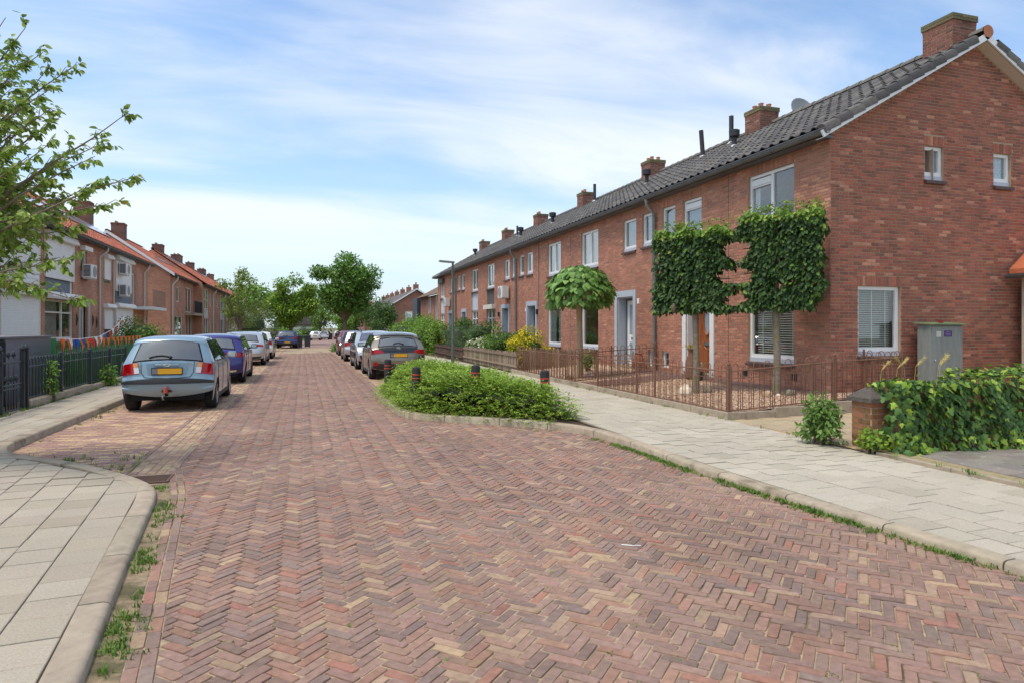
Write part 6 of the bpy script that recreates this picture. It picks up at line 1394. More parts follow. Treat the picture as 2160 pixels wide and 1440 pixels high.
ok=(inside(GP)&(edist(GP)>.16)&~((GP[:,1]<10.3)&(GP[:,0]>3.8))).reshape(50,22); mb=MB(); mb.add([(p[0],p[1],z) for p,z in zip(GP,hz_)],[(j*22+i,j*22+i+1,(j+1)*22+i+1,(j+1)*22+i) for j in range(49) for i in range(21) if ok[j:j+2,i:i+2].all()]); mb.build('inner_twigs',mat('shrub_inside',lin(54,66,30),.95,var=.4,vscale=20),t,fix=False)
# --- ivy over the garden wall, with its brick pier
t=thing('garden_wall','low garden wall buried under ivy, right of the brick pier','wall',(9.5,6.5,.1))
mb=MB(); mb.box(7.12,13.2,6.42,6.62,.08,.92); mb.build('wall',M_WBL if 'brick_left' in _mats else M_MORTAR,t)
n=6400; x=6.98+nr.uniform(0,1,n)**1.15*6.2; w3=nr.uniform(0,1,n)
top=w3>.8; z=np.where(top,.98+.09*np.sin(x*2.3)+.05*np.sin(x*7)+nr.normal(0,.03,n),.1+nr.uniform(0,1,n)*.9)
bulge=.12+.07*np.sin(x*3.1+z*2)+.05*np.sin(x*8+z*5)+np.where(z<.3,.12*(1-z/.3),0)
y=np.where(top,nr.uniform(6.3,6.8,n),6.42-bulge+nr.normal(0,.035,n)); end=x<7.12; 
pos=np.stack([x+np.where(end,-.02,0),np.where(end&~top,nr.uniform(6.2,6.7,n),y),z],1)
outw=np.where(top[:,None],np.array([0,-.25,1.]),np.array([0,-1.,.25])); outw[end]=(-.9,-.4,.25)
d=unit(rnd(n)*.6+np.where(top[:,None],np.array([0,-.7,-.1]),np.array([0,-.25,-.9]))); nn=unit(outw+rnd(n)*.45)
ic=lcols(n,[(lin(78,112,52),4),(lin(92,126,60),3),(lin(64,94,46),4),(lin(122,150,62),1.6)]); yl=nr.uniform(0,1,n)<np.where((z<.35)|(z>.95),.42,.1); ic[yl]=lcols(int(yl.sum()),[(lin(146,172,58),3),(lin(166,186,78),2),(lin(124,156,54),2)])
foliage(t,pos,d,nn,nr.uniform(.045,.098,n),ic,IVY,M_LEAFG,300,name='ivy_leaf',many='ivy')
t=thing('brick_pier','mossy brick pier with pyramid cap at the end of the ivy wall','pier',(6.95,6.75,.1))
mb=MB(); mb.box(6.83,7.12,6.62,6.93,.02,.70); pier=mb.build('core',M_MORTAR,t)
pc=lambda a,z: jit(rng.choice([lin(150,98,72),lin(138,92,68),lin(128,96,66),lin(158,110,80)]),.12)
for P0,U,Nv,w_ in (((6.83,6.62,0),(1,0,0),(0,-1,0),.29),((6.83,6.93,0),(0,-1,0),(-1,0,0),.31)):
    pp=Plane(P0,U,Nv)
    for b in lay(pp,lambda z:(0,w_),.06,.70,[],pc,L=.19,course=.072): q=MB(); brick_mesh(q,pp,[b],.008); q.build('brick',M_BRICK,pier)
mb=MB(); mb.add([(6.78,6.57,.70),(7.17,6.57,.70),(7.17,6.98,.70),(6.78,6.98,.70),(6.78,6.57,.755),(7.17,6.57,.755),(7.17,6.98,.755),(6.78,6.98,.755),(6.93,6.73,.88),(7.02,6.73,.88),(7.02,6.82,.88),(6.93,6.82,.88)],[(3,2,1,0),(0,1,5,4),(1,2,6,5),(2,3,7,6),(3,0,4,7),(4,5,9,8),(5,6,10,9),(6,7,11,10),(7,4,8,11),(8,9,10,11)]); mb.build('cap',mat('cap_stone',lin(92,84,76),.95,var=.5,vscale=30,bump=1.,bscale=120),t)
# wild plants beside the pier, vine on the shed, grass ears
bush('leafy weeds growing against the brick pier on the pavement edge',(6.62,7.25,.1),(.26,.36,.62),900,.075,[(lin(112,146,68),3),(lin(90,124,52),3),(lin(136,164,84),2)],'weed_clump',cat='weeds',rc=.14)
bush('ivy runner spilling onto the pavement at the foot of the pier',(6.78,6.55,.1),(.14,.2,.22),160,.06,[(lin(140,168,60),3),(lin(112,146,54),2)],'ivy_runner',shape=IVY,cat='ivy',rc=.1)
for k,(x,y) in enumerate(((7.35,6.75),(7.7,6.9),(8.15,6.8),(7.2,6.85),(8.3,6.95),(7.95,7.0))):
    mb=MB(); hgt_=rng.uniform(.28,.42); tipx=rng.choice((-1,1))*rng.uniform(.1,.2); pts=[(x,y,.85),(x+tipx*.2,y,.85+hgt_*.7),(x+tipx,y,.85+hgt_)]; mb.tube(pts,.003,4)
    b=Vector(pts[2])-Vector(pts[1]); 
    for j in range(40):
        f=rng.random(); p=Vector(pts[1]).lerp(Vector(pts[2]),f*.9+.1); e=p+b.normalized()*.05+Vector((rng.gauss(0,.018),rng.gauss(0,.018),rng.gauss(0,.018))); mb.tube([p,e],[.0045,.001],3,caps=False)
    tag(mb.build('grass_ear',mat('straw',lin(206,184,112),.8,trans=.2)),['leftmost pale grass ear above the ivy, leaning over the pier','pale grass ear sprouting from the ivy, second from the pier','pale grass ear above the ivy, third from the pier','upright pale grass ear close behind the pier cap','rightmost pale grass ear above the ivy, below the cabinet','pale grass ear between its neighbours, left of the cabinet'][k],'grass','grass ears above the ivy')
bush('climbing vine on the shed at the right edge of the picture',(13.75,8.7,.4),(.5,.45,1.45),1100,.09,[(lin(104,140,60),3),(lin(84,118,48),3),(lin(136,164,78),1.5)],'climbing_vine',shape=IVY,cat='vine',rc=.22)
# --- garden shrubs, hedges and trees further off
bush('rounded green shrub with pale flower tips in the second garden on the right',(8.0,26.6,.25),(1.05,1.25,1.6),4200,.09,GREEN+[(lin(150,160,80),.7)],rc=.3)
bush('yellow-leaved shrub glowing behind the picket fence',(7.9,22.9,.25),(.85,1.0,1.25),2300,.085,[(lin(120,146,44),3),(lin(160,170,40),3)],'yellow_shrub',rc=.26,top=([(lin(228,206,30),4),(lin(212,190,36),2),(lin(190,184,50),1)],1700,.085))
bush('white hydrangea bush behind the brown board fence',(7.6,29.2,.25),(.6,.7,.85),900,.09,GREEN,rc=.22,top=([(lin(232,230,200),3),(lin(222,226,190),2)],300,.1))
bush('tall clipped dark hedge behind the lamp post',(8.0,33.2,.15),(.9,3.2,1.85),9000,.09,DARKG,'hedge',boxy=True,cat='hedge',rc=.34)
bush('large bright green hedge right of the parked bronze car',(7.4,41.0,.1),(1.4,4.2,2.25),11000,.11,BRIGHT,'hedge',cat='hedge',rc=.42)
bush('green bush between the tall hedge and the far gable',(7.4,52,.0),(1.6,2.6,2.3),3200,.13,BRIGHT,'hedge',cat='hedge',rc=.45)
bush('conical dark conifer group near the second lamp post',(7.0,66,-.2),(1.3,1.6,3.0),2600,.14,DARKG,'conifer',cat='conifer',rc=.5)
bush('yellow-green tree-like shrub standing before the far brick gable',(9.6,60,-.1),(1.7,1.7,3.4),2600,.14,BRIGHT,'tall_shrub',rc=.55)
bush('low green clump at the kerb beside the red car',(2.3,49.5,-.1),(.5,1.2,.7),700,.1,GREEN,rc=.25)
bush('small round green bush beside the catalpa stem',(8.4,18.9,.3),(.3,.3,.62),420,.06,BRIGHT,rc=.15)
bush('round glossy green shrub behind the green fence on the left',(-6.9,33.0,.0),(1.35,1.5,2.25),3600,.11,[(lin(112,146,50),4),(lin(92,126,42),4),(lin(136,164,66),2),(lin(70,98,36),2)],'round_shrub',rc=.42)
bush('clipped yellow-green conifer ball in a left front garden',(-6.6,55.2,-.2),(.95,.95,1.5),1400,.09,[(lin(150,164,50),3),(lin(124,144,44),3)],'conifer_ball',cat='conifer',rc=.35)
bush('pointed dark conifer next to the yellow-green ball',(-6.4,62.5,-.2),(.8,.8,1.55),1000,.1,DARKG,'conifer',cat='conifer',rc=.32)
bush('small yellow conifer ball further along the left gardens',(-6.0,67.5,-.2),(.7,.7,1.3),800,.1,[(lin(160,172,60),3),(lin(132,152,50),3)],'conifer_ball',cat='conifer',rc=.3)
bush('pale silvery-leaved bush behind the white parked car',(-4.3,62.,-.2),(2.3,3.0,3.9),4200,.13,[(lin(176,180,146),3),(lin(150,158,112),3),(lin(118,130,78),3)],'silvery_bush',rc=.6)
bush('dark red-leaved bush in the shade of the left trees',(-2.9,73,-.3),(1.0,1.2,2.0),1200,.13,[(lin(92,50,50),3),(lin(74,44,42),2),(lin(70,82,40),1)],'red_bush',rc=.4)
tree('young cherry tree with loose light green crown in the left row',(-4.35,52.0,-.1),1.8,(-4.3,52.,3.7,2.0,2.2,2.5),34,3000,.16,[(lin(128,150,62),4),(lin(104,128,50),3),(lin(146,166,80),2)],.10,.42)
tree('dense maple tree right of the road bend, the tallest in the street',(4.25,72.,-.24),3.0,(4.35,72.,6.15,4.0,4.0,3.65),95,15000,.27,[(lin(96,138,56),4),(lin(114,154,62),4),(lin(132,168,72),2),(lin(78,112,46),3)],.27,.85)
tree('dense maple tree left of the road with yellow-green upper leaves',(-1.35,77,-.27),2.3,(-1.2,77.,4.5,3.1,3.1,2.9),60,12000,.27,[(lin(116,154,54),4),(lin(136,170,60),4),(lin(158,182,66),2),(lin(84,116,44),2)],.24,.8)
tree('light green tree behind the left maple',(-5.2,84,-.3),2.5,(-5.2,84,4.6,3.0,3,2.6),40,3600,.28,BRIGHT,.2,.85)
FT=[((2.8,122),9.5,4.2,'pale tall tree above the low grey roof',BRIGHT),((8.6,128),9,4.2,'grey-green tree behind the far white cars',GREEN),((-4,128),8.5,4.5,'green tree left of the low grey-roofed house',GREEN),((13.5,120),7.5,3.6,'dark tree beyond the second lamp post',DARKG),((18.5,140),8,4.6,'dark green tree behind the right hedges',DARKG),((5.9,106),4.6,1.7,'small light green tree beside the far white cars',BRIGHT),((-9.5,118),9,4.5,'tall tree rising behind the left orange roofs',GREEN),((24,150),9,5,'far tree right of the distant gable row',GREEN),((10.5,150),11,5,'tall grey-green tree at the very end of the street',GREEN),((0,170),12,6,'large far tree closing the view',GREEN),((-14,150),11,5.5,'far tree beyond the left terrace',DARKG),((11.3,98),6.,2.0,'narrow dark tree behind the hedge row on the right',DARKG)]
for (x,y),hh,rr,lab,pl_ in FT:
    zb=zr(min(y,150)); tree(lab,(x,y,zb),hh*.28,(x,y,zb+hh*.58,rr,rr,hh*.44),34,2600,.42 if y>110 else .3,pl_,.2,1.3 if rr>3 else .7,name='background_tree',group='trees at the end of the street')
for k,(x,y,rx,hh,lab) in enumerate(((-2.6,112,2.4,2.2,'low hedge left of the far white cars'),(8.6,128,2.6,2.4,'green bushes behind the two far bins'),(15.5,112,3.0,2.6,'bushes along the right side of the far road'),(1.6,140,4.0,2.6,'hedge in front of the low grey-roofed house'),(19.5,122,4.0,3.0,'dense shrubs left of the distant gable row'),(11.6,84,2.0,2.6,'green garden shrubs beyond the second lamp post'),(-6.5,104,3.5,2.6,'garden shrubs at the end of the left terrace'))):
    bush(lab,(x,y,zr(y)-.1),(rx,2.0,hh),2600,.26,GREEN if k%2 else BRIGHT,'far_shrubs',rc=.8,group='shrubs at the end of the street')
# --- weeds: grass along the kerbs, moss tufts in the joints
def tufts(pts,label,name,hh=.05,nb=9,col=None,wd=.004):
    mb=MB()
    for x,y,z in pts:
        c_=jit(rng.choice(col or [lin(104,136,52),lin(84,116,44),lin(126,150,66)]),.15)
        for _ in range(nb):
            a=rng.uniform(0,2*PI); l=hh*rng.uniform(.5,1.5); w_=wd*rng.uniform(.7,1.4); bx,by=x+rng.gauss(0,.02),y+rng.gauss(0,.02); lean=rng.uniform(.3,1.1)*l; e=(bx+math.cos(a)*lean,by+math.sin(a)*lean,z+l); p=(-math.sin(a)*w_,math.cos(a)*w_)
            m_=(bx+math.cos(a)*lean*.4,by+math.sin(a)*lean*.4,z+l*.65)
            mb.add([(bx-p[0],by-p[1],z),(bx+p[0],by+p[1],z),(m_[0]+p[0]*.8,m_[1]+p[1]*.8,m_[2]),(m_[0]-p[0]*.8,m_[1]-p[1]*.8,m_[2]),e],[(0,1,2,3),(3,2,4)],c_)
    o=mb.build(name,M_LEAF,stuff=True,fix=False); o['label']=label; o['category']='grass'; return o
pts=[]
for _ in range(330):
    y=rng.uniform(1.8,7.7); x=xat(KL,y); f=abs(rng.gauss(0,.07)); 
    if rng.random()<.5+.5*math.sin(y*5): pts.append((x+.03+f,y,-.005))
tufts(pts,'grass tufts in the bare strip along the left kerb','kerb_grass',.03,10)
pts=[]
for _ in range(900):
    y=rng.uniform(1.6,9.0); 
    if rng.random()<.55+.45*math.sin(y*4+1)*math.sin(y*1.7): pts.append((xat(KRi,y)-.02-abs(rng.gauss(0,.045)),y,-.004))
tufts(pts,'line of short grass along the right kerb','kerb_grass',.03,10)
pts=[]
for _ in range(1500):
    x=rng.uniform(-.9,4.3); y=rng.uniform(1.6,10); r1=rng.random()
    if r1<.10+.5*max(0,(x-2.2)/2.0)*max(0,1-abs(y-4.8)/3.2)+.18*max(0,math.sin(x*1.3+y*2.1))**6 and xleft(y)<x<xright(y)-.05: pts.append((x,y,-.004))
tufts(pts,'tiny moss and grass tufts in the brick joints','joint_moss',.011,7,[lin(120,146,60),lin(98,126,50),lin(146,160,78)],.003)
pts=[(rng.uniform(-3.66,-3.5),rng.uniform(10.3,30),.0) for _ in range(70)]+[(-1.9-rng.random()*1.6,8.3+rng.random()*1.6,.0) for _ in range(60)]+[(rng.uniform(-5.0,-4.9),rng.uniform(11,26),.11) for _ in range(240)]+[(rng.uniform(6.64,6.75),rng.uniform(2,16),.115) for _ in range(60)]
tufts(pts,'scattered weeds along pavement edges and the parking bay','edge_weeds',.045,8)
# ---------------------------------------------------------------- fences, street furniture, small things
M_RUST=mat('rusty_fence',lin(132,96,76),.75,var=.3,vscale=25,metal=.2,bump=.3,bscale=150)
M_FBLK=mat('dark_fence_paint',lin(50,62,64),.5,var=.1,vscale=10)
M_FBLK2=mat('black_gate_paint',lin(34,38,42),.5,var=.1,vscale=10)
M_FGRN=mat('green_fence_paint',lin(44,112,62),.5,var=.12,vscale=10)
M_WOOD=mat('weathered_wood',(1,1,1),.9,var=.3,vscale=12,attr=True,streak=(4,4,.6),bump=.4,bscale=60)
def hoop_mesh(w,h,r,m):
    mb=MB(); pts=[(-w/2,0,0),(-w/2,0,h-w/2)]+[(w/2*math.cos(a),0,h-w/2+w/2*math.sin(a)) for a in [PI-PI*i/8 for i in range(1,8)]]+[(w/2,0,h-w/2),(w/2,0,0)]; mb.tube(pts,r,6); return mb.mesh('hoop',m,smooth=True)
def spear_mesh(h,r,m):
    mb=MB(); mb.tube([(0,0,0),(0,0,h)],r,6); mb.lathe([(r,h-.09),(r*2.4,h-.075),(r,h-.06),(r,h-.03),(r*2.6,h-.01),(r*.3,h+.05)],6); return mb.mesh('spear',m,smooth=True)
HM,SM=hoop_mesh(.125,.80,.007,M_RUST),spear_mesh(.60,.006,M_RUST)
def iron_fence(label,a,b,za,zb,posts=(0,1),m=M_RUST,hm=HM,sm=SM,H=.80,pitch=.215,group='rusty hoop-top fences',rail=.68,low=.02,mid=.55,pr=.017):
    a,b=Vector((*a,za)),Vector((*b,zb)); L_=(b-a).length; d=(b-a)/L_; ang=math.atan2(d.y,d.x)
    t=thing('iron_fence',label,'fence',a,0,group)
    for z,r_ in ((low,.012),(rail,.013))+(((mid,.005),) if mid else ()):
        q=MB(); q.tube([a+Vector((0,0,z)),b+Vector((0,0,z))],r_,6); q.build('rail',m,t,smooth=True)
    for f in posts:
        p=a.lerp(b,f); q=MB(); q.box(p.x-pr,p.x+pr,p.y-pr,p.y+pr,p.z-.12,p.z+H-.02); q.lathe([(pr*.8,0),(pr*1.2,.015),(pr*.9,.04),(0,.05)],8,(p.x,p.y,p.z+H-.02)); q.build('post',m,t)
    n=int(L_/pitch)
    for i in range(n):
        p=a+d*(L_*(i+.5)/n)
        o=link('hoop',hm,t); o.matrix_basis=Matrix.Translation(p)@Matrix.Rotation(ang,4,'Z')
        if sm: o=link('spear',sm,t); o.matrix_basis=Matrix.Translation(p+d*L_/n*.5)@Matrix.Rotation(ang,4,'Z')
    return t
iron_fence('rusty hoop-top fence along the pavement before the gravel garden',(6.77,9.5),(6.77,14.65),.235,.235,(0,.47,.62,1))
iron_fence('rusty hoop-top fence facing the drive at the garden corner',(6.80,9.5),(8.95,9.5),.237,.36,(0,.78,1))
iron_fence('rusty hoop-top fence piece in front of the gable window',(8.98,9.5),(10.5,9.5),.362,.42,(0,1))
iron_fence('short rusty fence return from the drive to the gable wall',(10.5,9.53),(10.5,10.36),.40,.40,(1,))
iron_fence('rusty hoop-top fence along the pavement by the catalpa',(6.77,16.05),(6.77,21.0),.235,.235,(0,.5,1))
iron_fence('rusty hoop-top fence dividing the two front gardens',(6.85,16.9),(9.62,16.9),.23,.40,(0,.5,1))
for label,a,b in (('open rusty garden gate leaf swung inward on the path',(6.77,14.68),(7.75,14.35)),('second rusty gate leaf folded back beside the catalpa',(6.77,16.02),(7.5,16.35))):
    a,b=Vector((*a,.26)),Vector((*b,.28)); t=thing('garden_gate',label,'gate',a,0,'rusty gate leaves'); q=MB(); q.tube([a,b],.012,6); q.tube([b+Vector((0,0,0)),b+Vector((0,0,.7))],.012,6); q.tube([a+Vector((0,0,.02)),a+Vector((0,0,.7))],.012,6)
    q.tube([a+Vector((0,0,.7)),b+Vector((0,0,.7))],.012,6); q.tube([a+Vector((0,0,.66)),b+Vector((0,0,.1))],.009,5); q.build('frame',M_RUST,t)
    n=6
    for i in range(1,n): q=MB(); p=a.lerp(b,i/n); q.tube([p,p+Vector((0,0,.78))],.006,5); q.build('bar',M_RUST,t)
# wooden fences
def pickets(label,a,b,z0,h,w_,gap,colf,rails=True,point=False,name='picket_fence'):
    a,b=Vector((*a,z0)),Vector((*b,z0)); L_=(b-a).length; d=(b-a)/L_; nn=Vector((-d.y,d.x,0)); t=thing(name,label,'fence',a)
    n=int(L_/(w_+gap)); 
    for z in (h*.25,h*.8):
        q=MB(); vs=[p+Vector((0,0,z+dz))+nn*o_ for p in (a,b) for dz in (0,.06) for o_ in (.012,.05)]; q.add(vs,[(0,1,3,2),(4,6,7,5),(0,4,5,1),(2,3,7,6),(0,2,6,4),(1,5,7,3)],colf()); q.build('rail',M_WOOD,t)
    for i in range(n):
        p=a+d*((i+.5)*L_/n); hh=h*rng.uniform(.95,1.05); q=MB(); c_=colf(); tl=rng.gauss(0,.01)
        prof=[(-w_/2,0),(w_/2,0),(w_/2+tl,hh-(.04 if point else 0)),(tl,hh+.02 if point else hh),(-w_/2+tl,hh-(.04 if point else 0))]
        vs=[p+d*x+Vector((0,0,z))+nn*o_ for o_ in (-.01,.01) for x,z in prof]; q.add(vs,[(4,3,2,1,0),(5,6,7,8,9)]+[(k,(k+1)%5,5+(k+1)%5,5+k) for k in range(5)],c_); q.build('picket',M_WOOD,t)
    return t
wc=lambda: jit(rng.choice([lin(150,132,110),lin(134,116,96),lin(164,148,126),lin(122,104,84)]),.12)
dc=lambda: jit(rng.choice([lin(84,62,50),lin(74,56,46),lin(94,70,56)]),.12)
pickets('grey weathered picket fence along the pavement before the yellow shrub',(6.85,21.1),(6.95,29.4),.14,.66,.06,.018,wc)
pickets('grey picket fence between the catalpa garden and the yellow shrub',(6.95,21.0),(9.6,20.9),.2,.72,.09,.03,wc,point=True)
pickets('dark brown board fence behind the lamp post',(6.95,29.5),(7.1,37),.1,.62,.14,.006,dc,name='board_fence')
# utility cabinet
t=thing('utility_cabinet','tall grey metal utility cabinet with blue sticker against the brick gable','cabinet',(11.93,9.9,.12))
M_CAB=mat('cabinet_grey',lin(134,138,134),.6,var=.22,vscale=4,col2=lin(96,102,88),c2scale=2.2,c2lo=.55,c2hi=.8,streak=(3,3,.7)); M_CABT=mat('cabinet_top',lin(112,132,92),.7,var=.25,vscale=8)
q=MB(); q.bev(11.66,12.5,9.9,10.19,.1,1.69,.012); b_=q.build('body',M_CAB,t)
q=MB(); q.box(11.68,12.48,9.886,9.9,.16,1.66); d_=q.build('door',M_CAB,t);
q=MB(); q.add([(11.61,9.82,1.695),(12.56,9.82,1.695),(12.56,10.24,1.72),(11.61,10.24,1.72),(11.61,9.82,1.715),(12.56,9.82,1.715),(12.56,10.24,1.745),(11.61,10.24,1.745)],[(3,2,1,0),(4,5,6,7),(0,1,5,4),(1,2,6,5),(2,3,7,6),(3,0,4,7)]); q.build('lid',M_CABT,t)
q=MB(); q.lathe([(.025,0),(.025,.02),(.012,.025)],10,M=Matrix.Translation((11.76,9.886,1.0))@Matrix.Rotation(R(90),4,'X')); q.build('lock',M_CHROME,d_)
q=MB(); q.box(12.0,12.2,9.8835,9.8855,1.46,1.58); q.build('sticker',mat('blue_sticker',lin(50,44,110),.5),d_)
for k in range(3): q=MB(); q.box(12.03,12.17,9.882,9.8834,1.485+k*.03,1.497+k*.03); q.build('sticker_text',mat('pink_text',lin(170,120,160),.5),d_)
q=MB(); q.box(11.8,11.92,9.8835,9.8855,1.46,1.57); q.build('label',mat('label_pale',lin(200,200,192),.6),d_)
q=MB(); q.box(11.98,12.06,9.95,10.0,1.73,1.78); q.build('red_marker',mat('red_marker',lin(150,30,40),.5),t)
# shed corner at the right edge
t=thing('garden_shed','corner of a shed with orange roof tile and grey gutter at the right edge','shed',(14.1,9.0,.1))
q=MB(); q.box(14.55,17,8.95,10.2,.1,2.75); q.build('wall',mat('shed_render',lin(190,182,166),.9,var=.15),t)
q=MB(); q.add([(14.33,8.9,2.78),(14.33,10.3,2.78),(16.2,10.3,4.3),(16.2,8.9,4.3),(14.33,8.9,2.88),(14.33,10.3,2.88),(16.2,10.3,4.40),(16.2,8.9,4.40)],[(3,2,1,0),(4,5,6,7),(0,1,5,4),(1,2,6,5),(2,3,7,6),(3,0,4,7)]); q.build('roof',mat('shed_tile',lin(190,106,70),.7,var=.12),t)
q=MB(); q.prism([(14.27+.09*math.cos(x),2.76+.09*math.sin(x)) for x in [PI+PI*j/8 for j in range(9)]],'y',8.85,10.3); q.build('gutter',M_ZINC,t)
# lamp posts
def lamp(label,x,y,h,z0=.1):
    t=thing('street_lamp',label,'street lamp',(x,y,z0),0,'street lamps'); M_LP=mat('lamp_post_green',lin(92,98,88),.55,var=.12,vscale=4); q=MB(); q.tube([(x,y,z0-.05),(x,y,z0+1.15)],.062,12); q.tube([(x,y,z0+1.15),(x,y,z0+1.2),(x,y,h)],[.062,.045,.038],12); q.build('post',M_LP,t,smooth=True)
    for z in (1.0,1.45): q=MB(); q.lathe([(.066,0),(.068,.015),(.066,.03)],12,(x,y,z0+z)); q.build('collar',M_LP,t)
    M=Matrix.Translation((x,y,h))@Matrix.Rotation(R(4),4,'Y'); q=MB(); q.bev(-.5,.06,-.075,.075,-.02,.045,.018,M=M); hd=q.build('lamp_head',mat('lamp_head_grey',lin(128,130,126),.5),t,smooth=True); q=MB(); q.box(-.44,-.1,-.055,.055,-.028,-.021,M=M); q.build('lens',M_LAMP,hd)
lamp('slim grey-green lamp post with flat head before the right terrace',5.1,23.3,3.95); lamp('far lamp post right of the tallest maple',7.7,75,5.2,-.25)
# bollards in the bed
M_BOL=mat('bollard_rubber',lin(44,42,44),.8,var=.25,vscale=30,bump=.4); M_BR=mat('bollard_red',lin(206,70,48),.5); M_BWH=mat('bollard_white',lin(214,210,204),.5)
for k,(u,v,d_,tl) in enumerate(((875,773,12.85,.02),(998,769,12.35,.03),(1152,780,12.1,-.02),(818,757,15.9,.0),(888,747,17.9,.0))):
    p=px(u,v,d_); lab=['short black bollard with red stripes at the left front of the bed','short black bollard with red stripes in the middle of the bed','short black bollard with red stripes at the right end of the bed','short bollard in front of the bronze car, left rear of the bed','short bollard with red and white stripes before the bronze number plate'][k]
    t=thing('bollard',lab,'bollard',(p.x,p.y,.08),0,'striped bollards in the bed'); h=p.z-.08; M=Matrix.Translation((p.x,p.y,.08))@Matrix.Rotation(tl*2,4,'Y'); q=MB(); q.lathe([(.085,0),(.085,h-.05),(.075,h-.015),(.04,h),(0,h+.004)],14,M=M); q.build('post',M_BOL,t,smooth=True,angle=50)
    for j,z in enumerate((h-.16,h-.23)): q=MB(); q.lathe([(.0865,z),(.0875,z+.004),(.0875,z+.018),(.0865,z+.022)],14,M=M); q.build('stripe',M_BWH if k==4 and j==0 else M_BR,t,smooth=True)
# left fences
GH=hoop_mesh(.125,.80,.009,M_FBLK)
lw=MB(); lw.bev(-5.12,-4.95,14.75,18.8,.0,.26,.015); wl=tag(lw.build('garden_wall',M_KERB),'low concrete plinth under the dark hoop-top fence on the left','wall')
iron_fence('dark hoop-top fence on the concrete plinth at the left pavement',(-5.03,14.8),(-5.03,18.75),.28,.28,(.0,.48,1),M_FBLK,GH,None,.82,.16,None,.62,.03,None,.04)
lw=MB(); lw.bev(-5.12,-4.95,18.82,22.4,.0,.22,.015); wl=tag(lw.build('garden_wall',M_KERB),'low concrete plinth continuing past the parked light blue car','wall')
iron_fence('dark hoop-top fence continuing past the light blue car',(-5.03,18.85),(-5.03,22.2),.26,.26,(.5,1),M_FBLK,GH,None,.82,.16,None,.62,.03,None,.035)
t=thing('iron_gate','tall black iron gate with two tiers of spear finials at the left edge','gate',(-5.0,12.8,.1))
for z in (.16,.55,.62,1.02): q=MB(); q.tube([(-5.0,10.2,z),(-5.0,14.5,z)],.016,6); q.build('rail',M_FBLK2,t)
def fin(q,x,y,z,s_=1.): q.lathe([(.008,0),(.03*s_,.01),(.034*s_,.04),(.02*s_,.08),(.004,.11)],8,(x,y,z))
me_=MB(); me_.tube([(0,0,.14),(0,0,1.12)],.010,6); fin(me_,0,0,1.12); me1=me_.mesh('spear',M_FBLK2,smooth=True); me_=MB(); me_.tube([(0,0,.14),(0,0,.68)],.009,6); fin(me_,0,0,.68,.9); me2=me_.mesh('spear',M_FBLK2,smooth=True)
for i in range(36):
    o=link('spear',me1 if i%2==0 else me2,t); o.matrix_basis=Matrix.Translation((-5.0,10.25+i*.115,0))
for y in (13.6,14.55,14.72): q=MB(); q.box(-5.035,-4.965,y-.03,y+.03,.05,1.22); fin(q,-5.0,y,1.22,1.5); q.build('post',M_FBLK2,t)
t=thing('green_fence','bright green metal fence and gate hung with bunting behind the light blue car','fence',(-5.3,21,.1))
for y in (17.2,20.3,22.6,25.2): q=MB(); q.box(-5.36,-5.28,y-.04,y+.04,.05,1.40); q.build('post',M_FGRN,t)
for z in (.22,1.22): q=MB(); q.box(-5.34,-5.30,17.2,25.2,z,z+.045); q.build('rail',M_FGRN,t)
me_=MB(); me_.box(-.008,.008,-.02,.02,.15,1.32); mg=me_.mesh('bar',M_FGRN)
for i in range(64):
    o=link('bar',mg,t); o.matrix_basis=Matrix.Translation((-5.32,17.3+i*.124,0))
t=thing('storage_box','dark grey sheet-clad box with a black opening behind the hoop-top fence','box',(-5.9,16.5,.1))
q=MB(); q.box(-6.9,-5.62,15.5,18.0,.1,1.42); q.build('sheeting',mat('grey_sheet',lin(136,134,144),.35,var=.2,vscale=2,metal=.3,streak=(1,.4,3)),t); q=MB(); q.box(-6.9,-5.6,13.2,15.48,.1,1.36); q.build('dark_bay',mat('black_board',lin(24,24,26),.9),t); q=MB(); q.box(-7.0,-5.55,13.1,18.05,1.425,1.46); q.build('lid',mat('lid_grey',lin(120,118,116),.7),t)
t=thing('bunting','orange, blue and white pennant string along the green fence','bunting',(-5.25,20,1.4))
sp=[(-5.22,17.2,1.40),(-5.22,18.5,1.36),(-5.22,20.3,1.40),(-5.3,22.0,1.60),(-5.5,24.2,2.0)]; q=MB(); q.tube(sp,.006,4); q.build('string',M_WHITE,t)
sp2=[(-5.24,17.2,1.38),(-5.24,19.0,1.34),(-5.24,22.6,1.36),(-5.24,25.2,1.36)]; q=MB(); q.tube(sp2,.005,4); q.build('string',mat('orange_cord',lin(222,110,40),.7),t)
FC=[mat('flag_orange',lin(236,122,30),.8,trans=.3),mat('flag_blue',lin(40,96,190),.8,trans=.3),mat('flag_white',lin(232,232,232),.8,trans=.3),mat('flag_red',lin(214,60,48),.8,trans=.3)]
def along(P,f):
    P=[Vector(p) for p in P]; s_=[0]
    for a,b in zip(P,P[1:]): s_.append(s_[-1]+(b-a).length)
    x=f*s_[-1]
    for i in range(len(P)-1):
        if x<=s_[i+1]: return P[i].lerp(P[i+1],(x-s_[i])/(s_[i+1]-s_[i]))
    return P[-1]
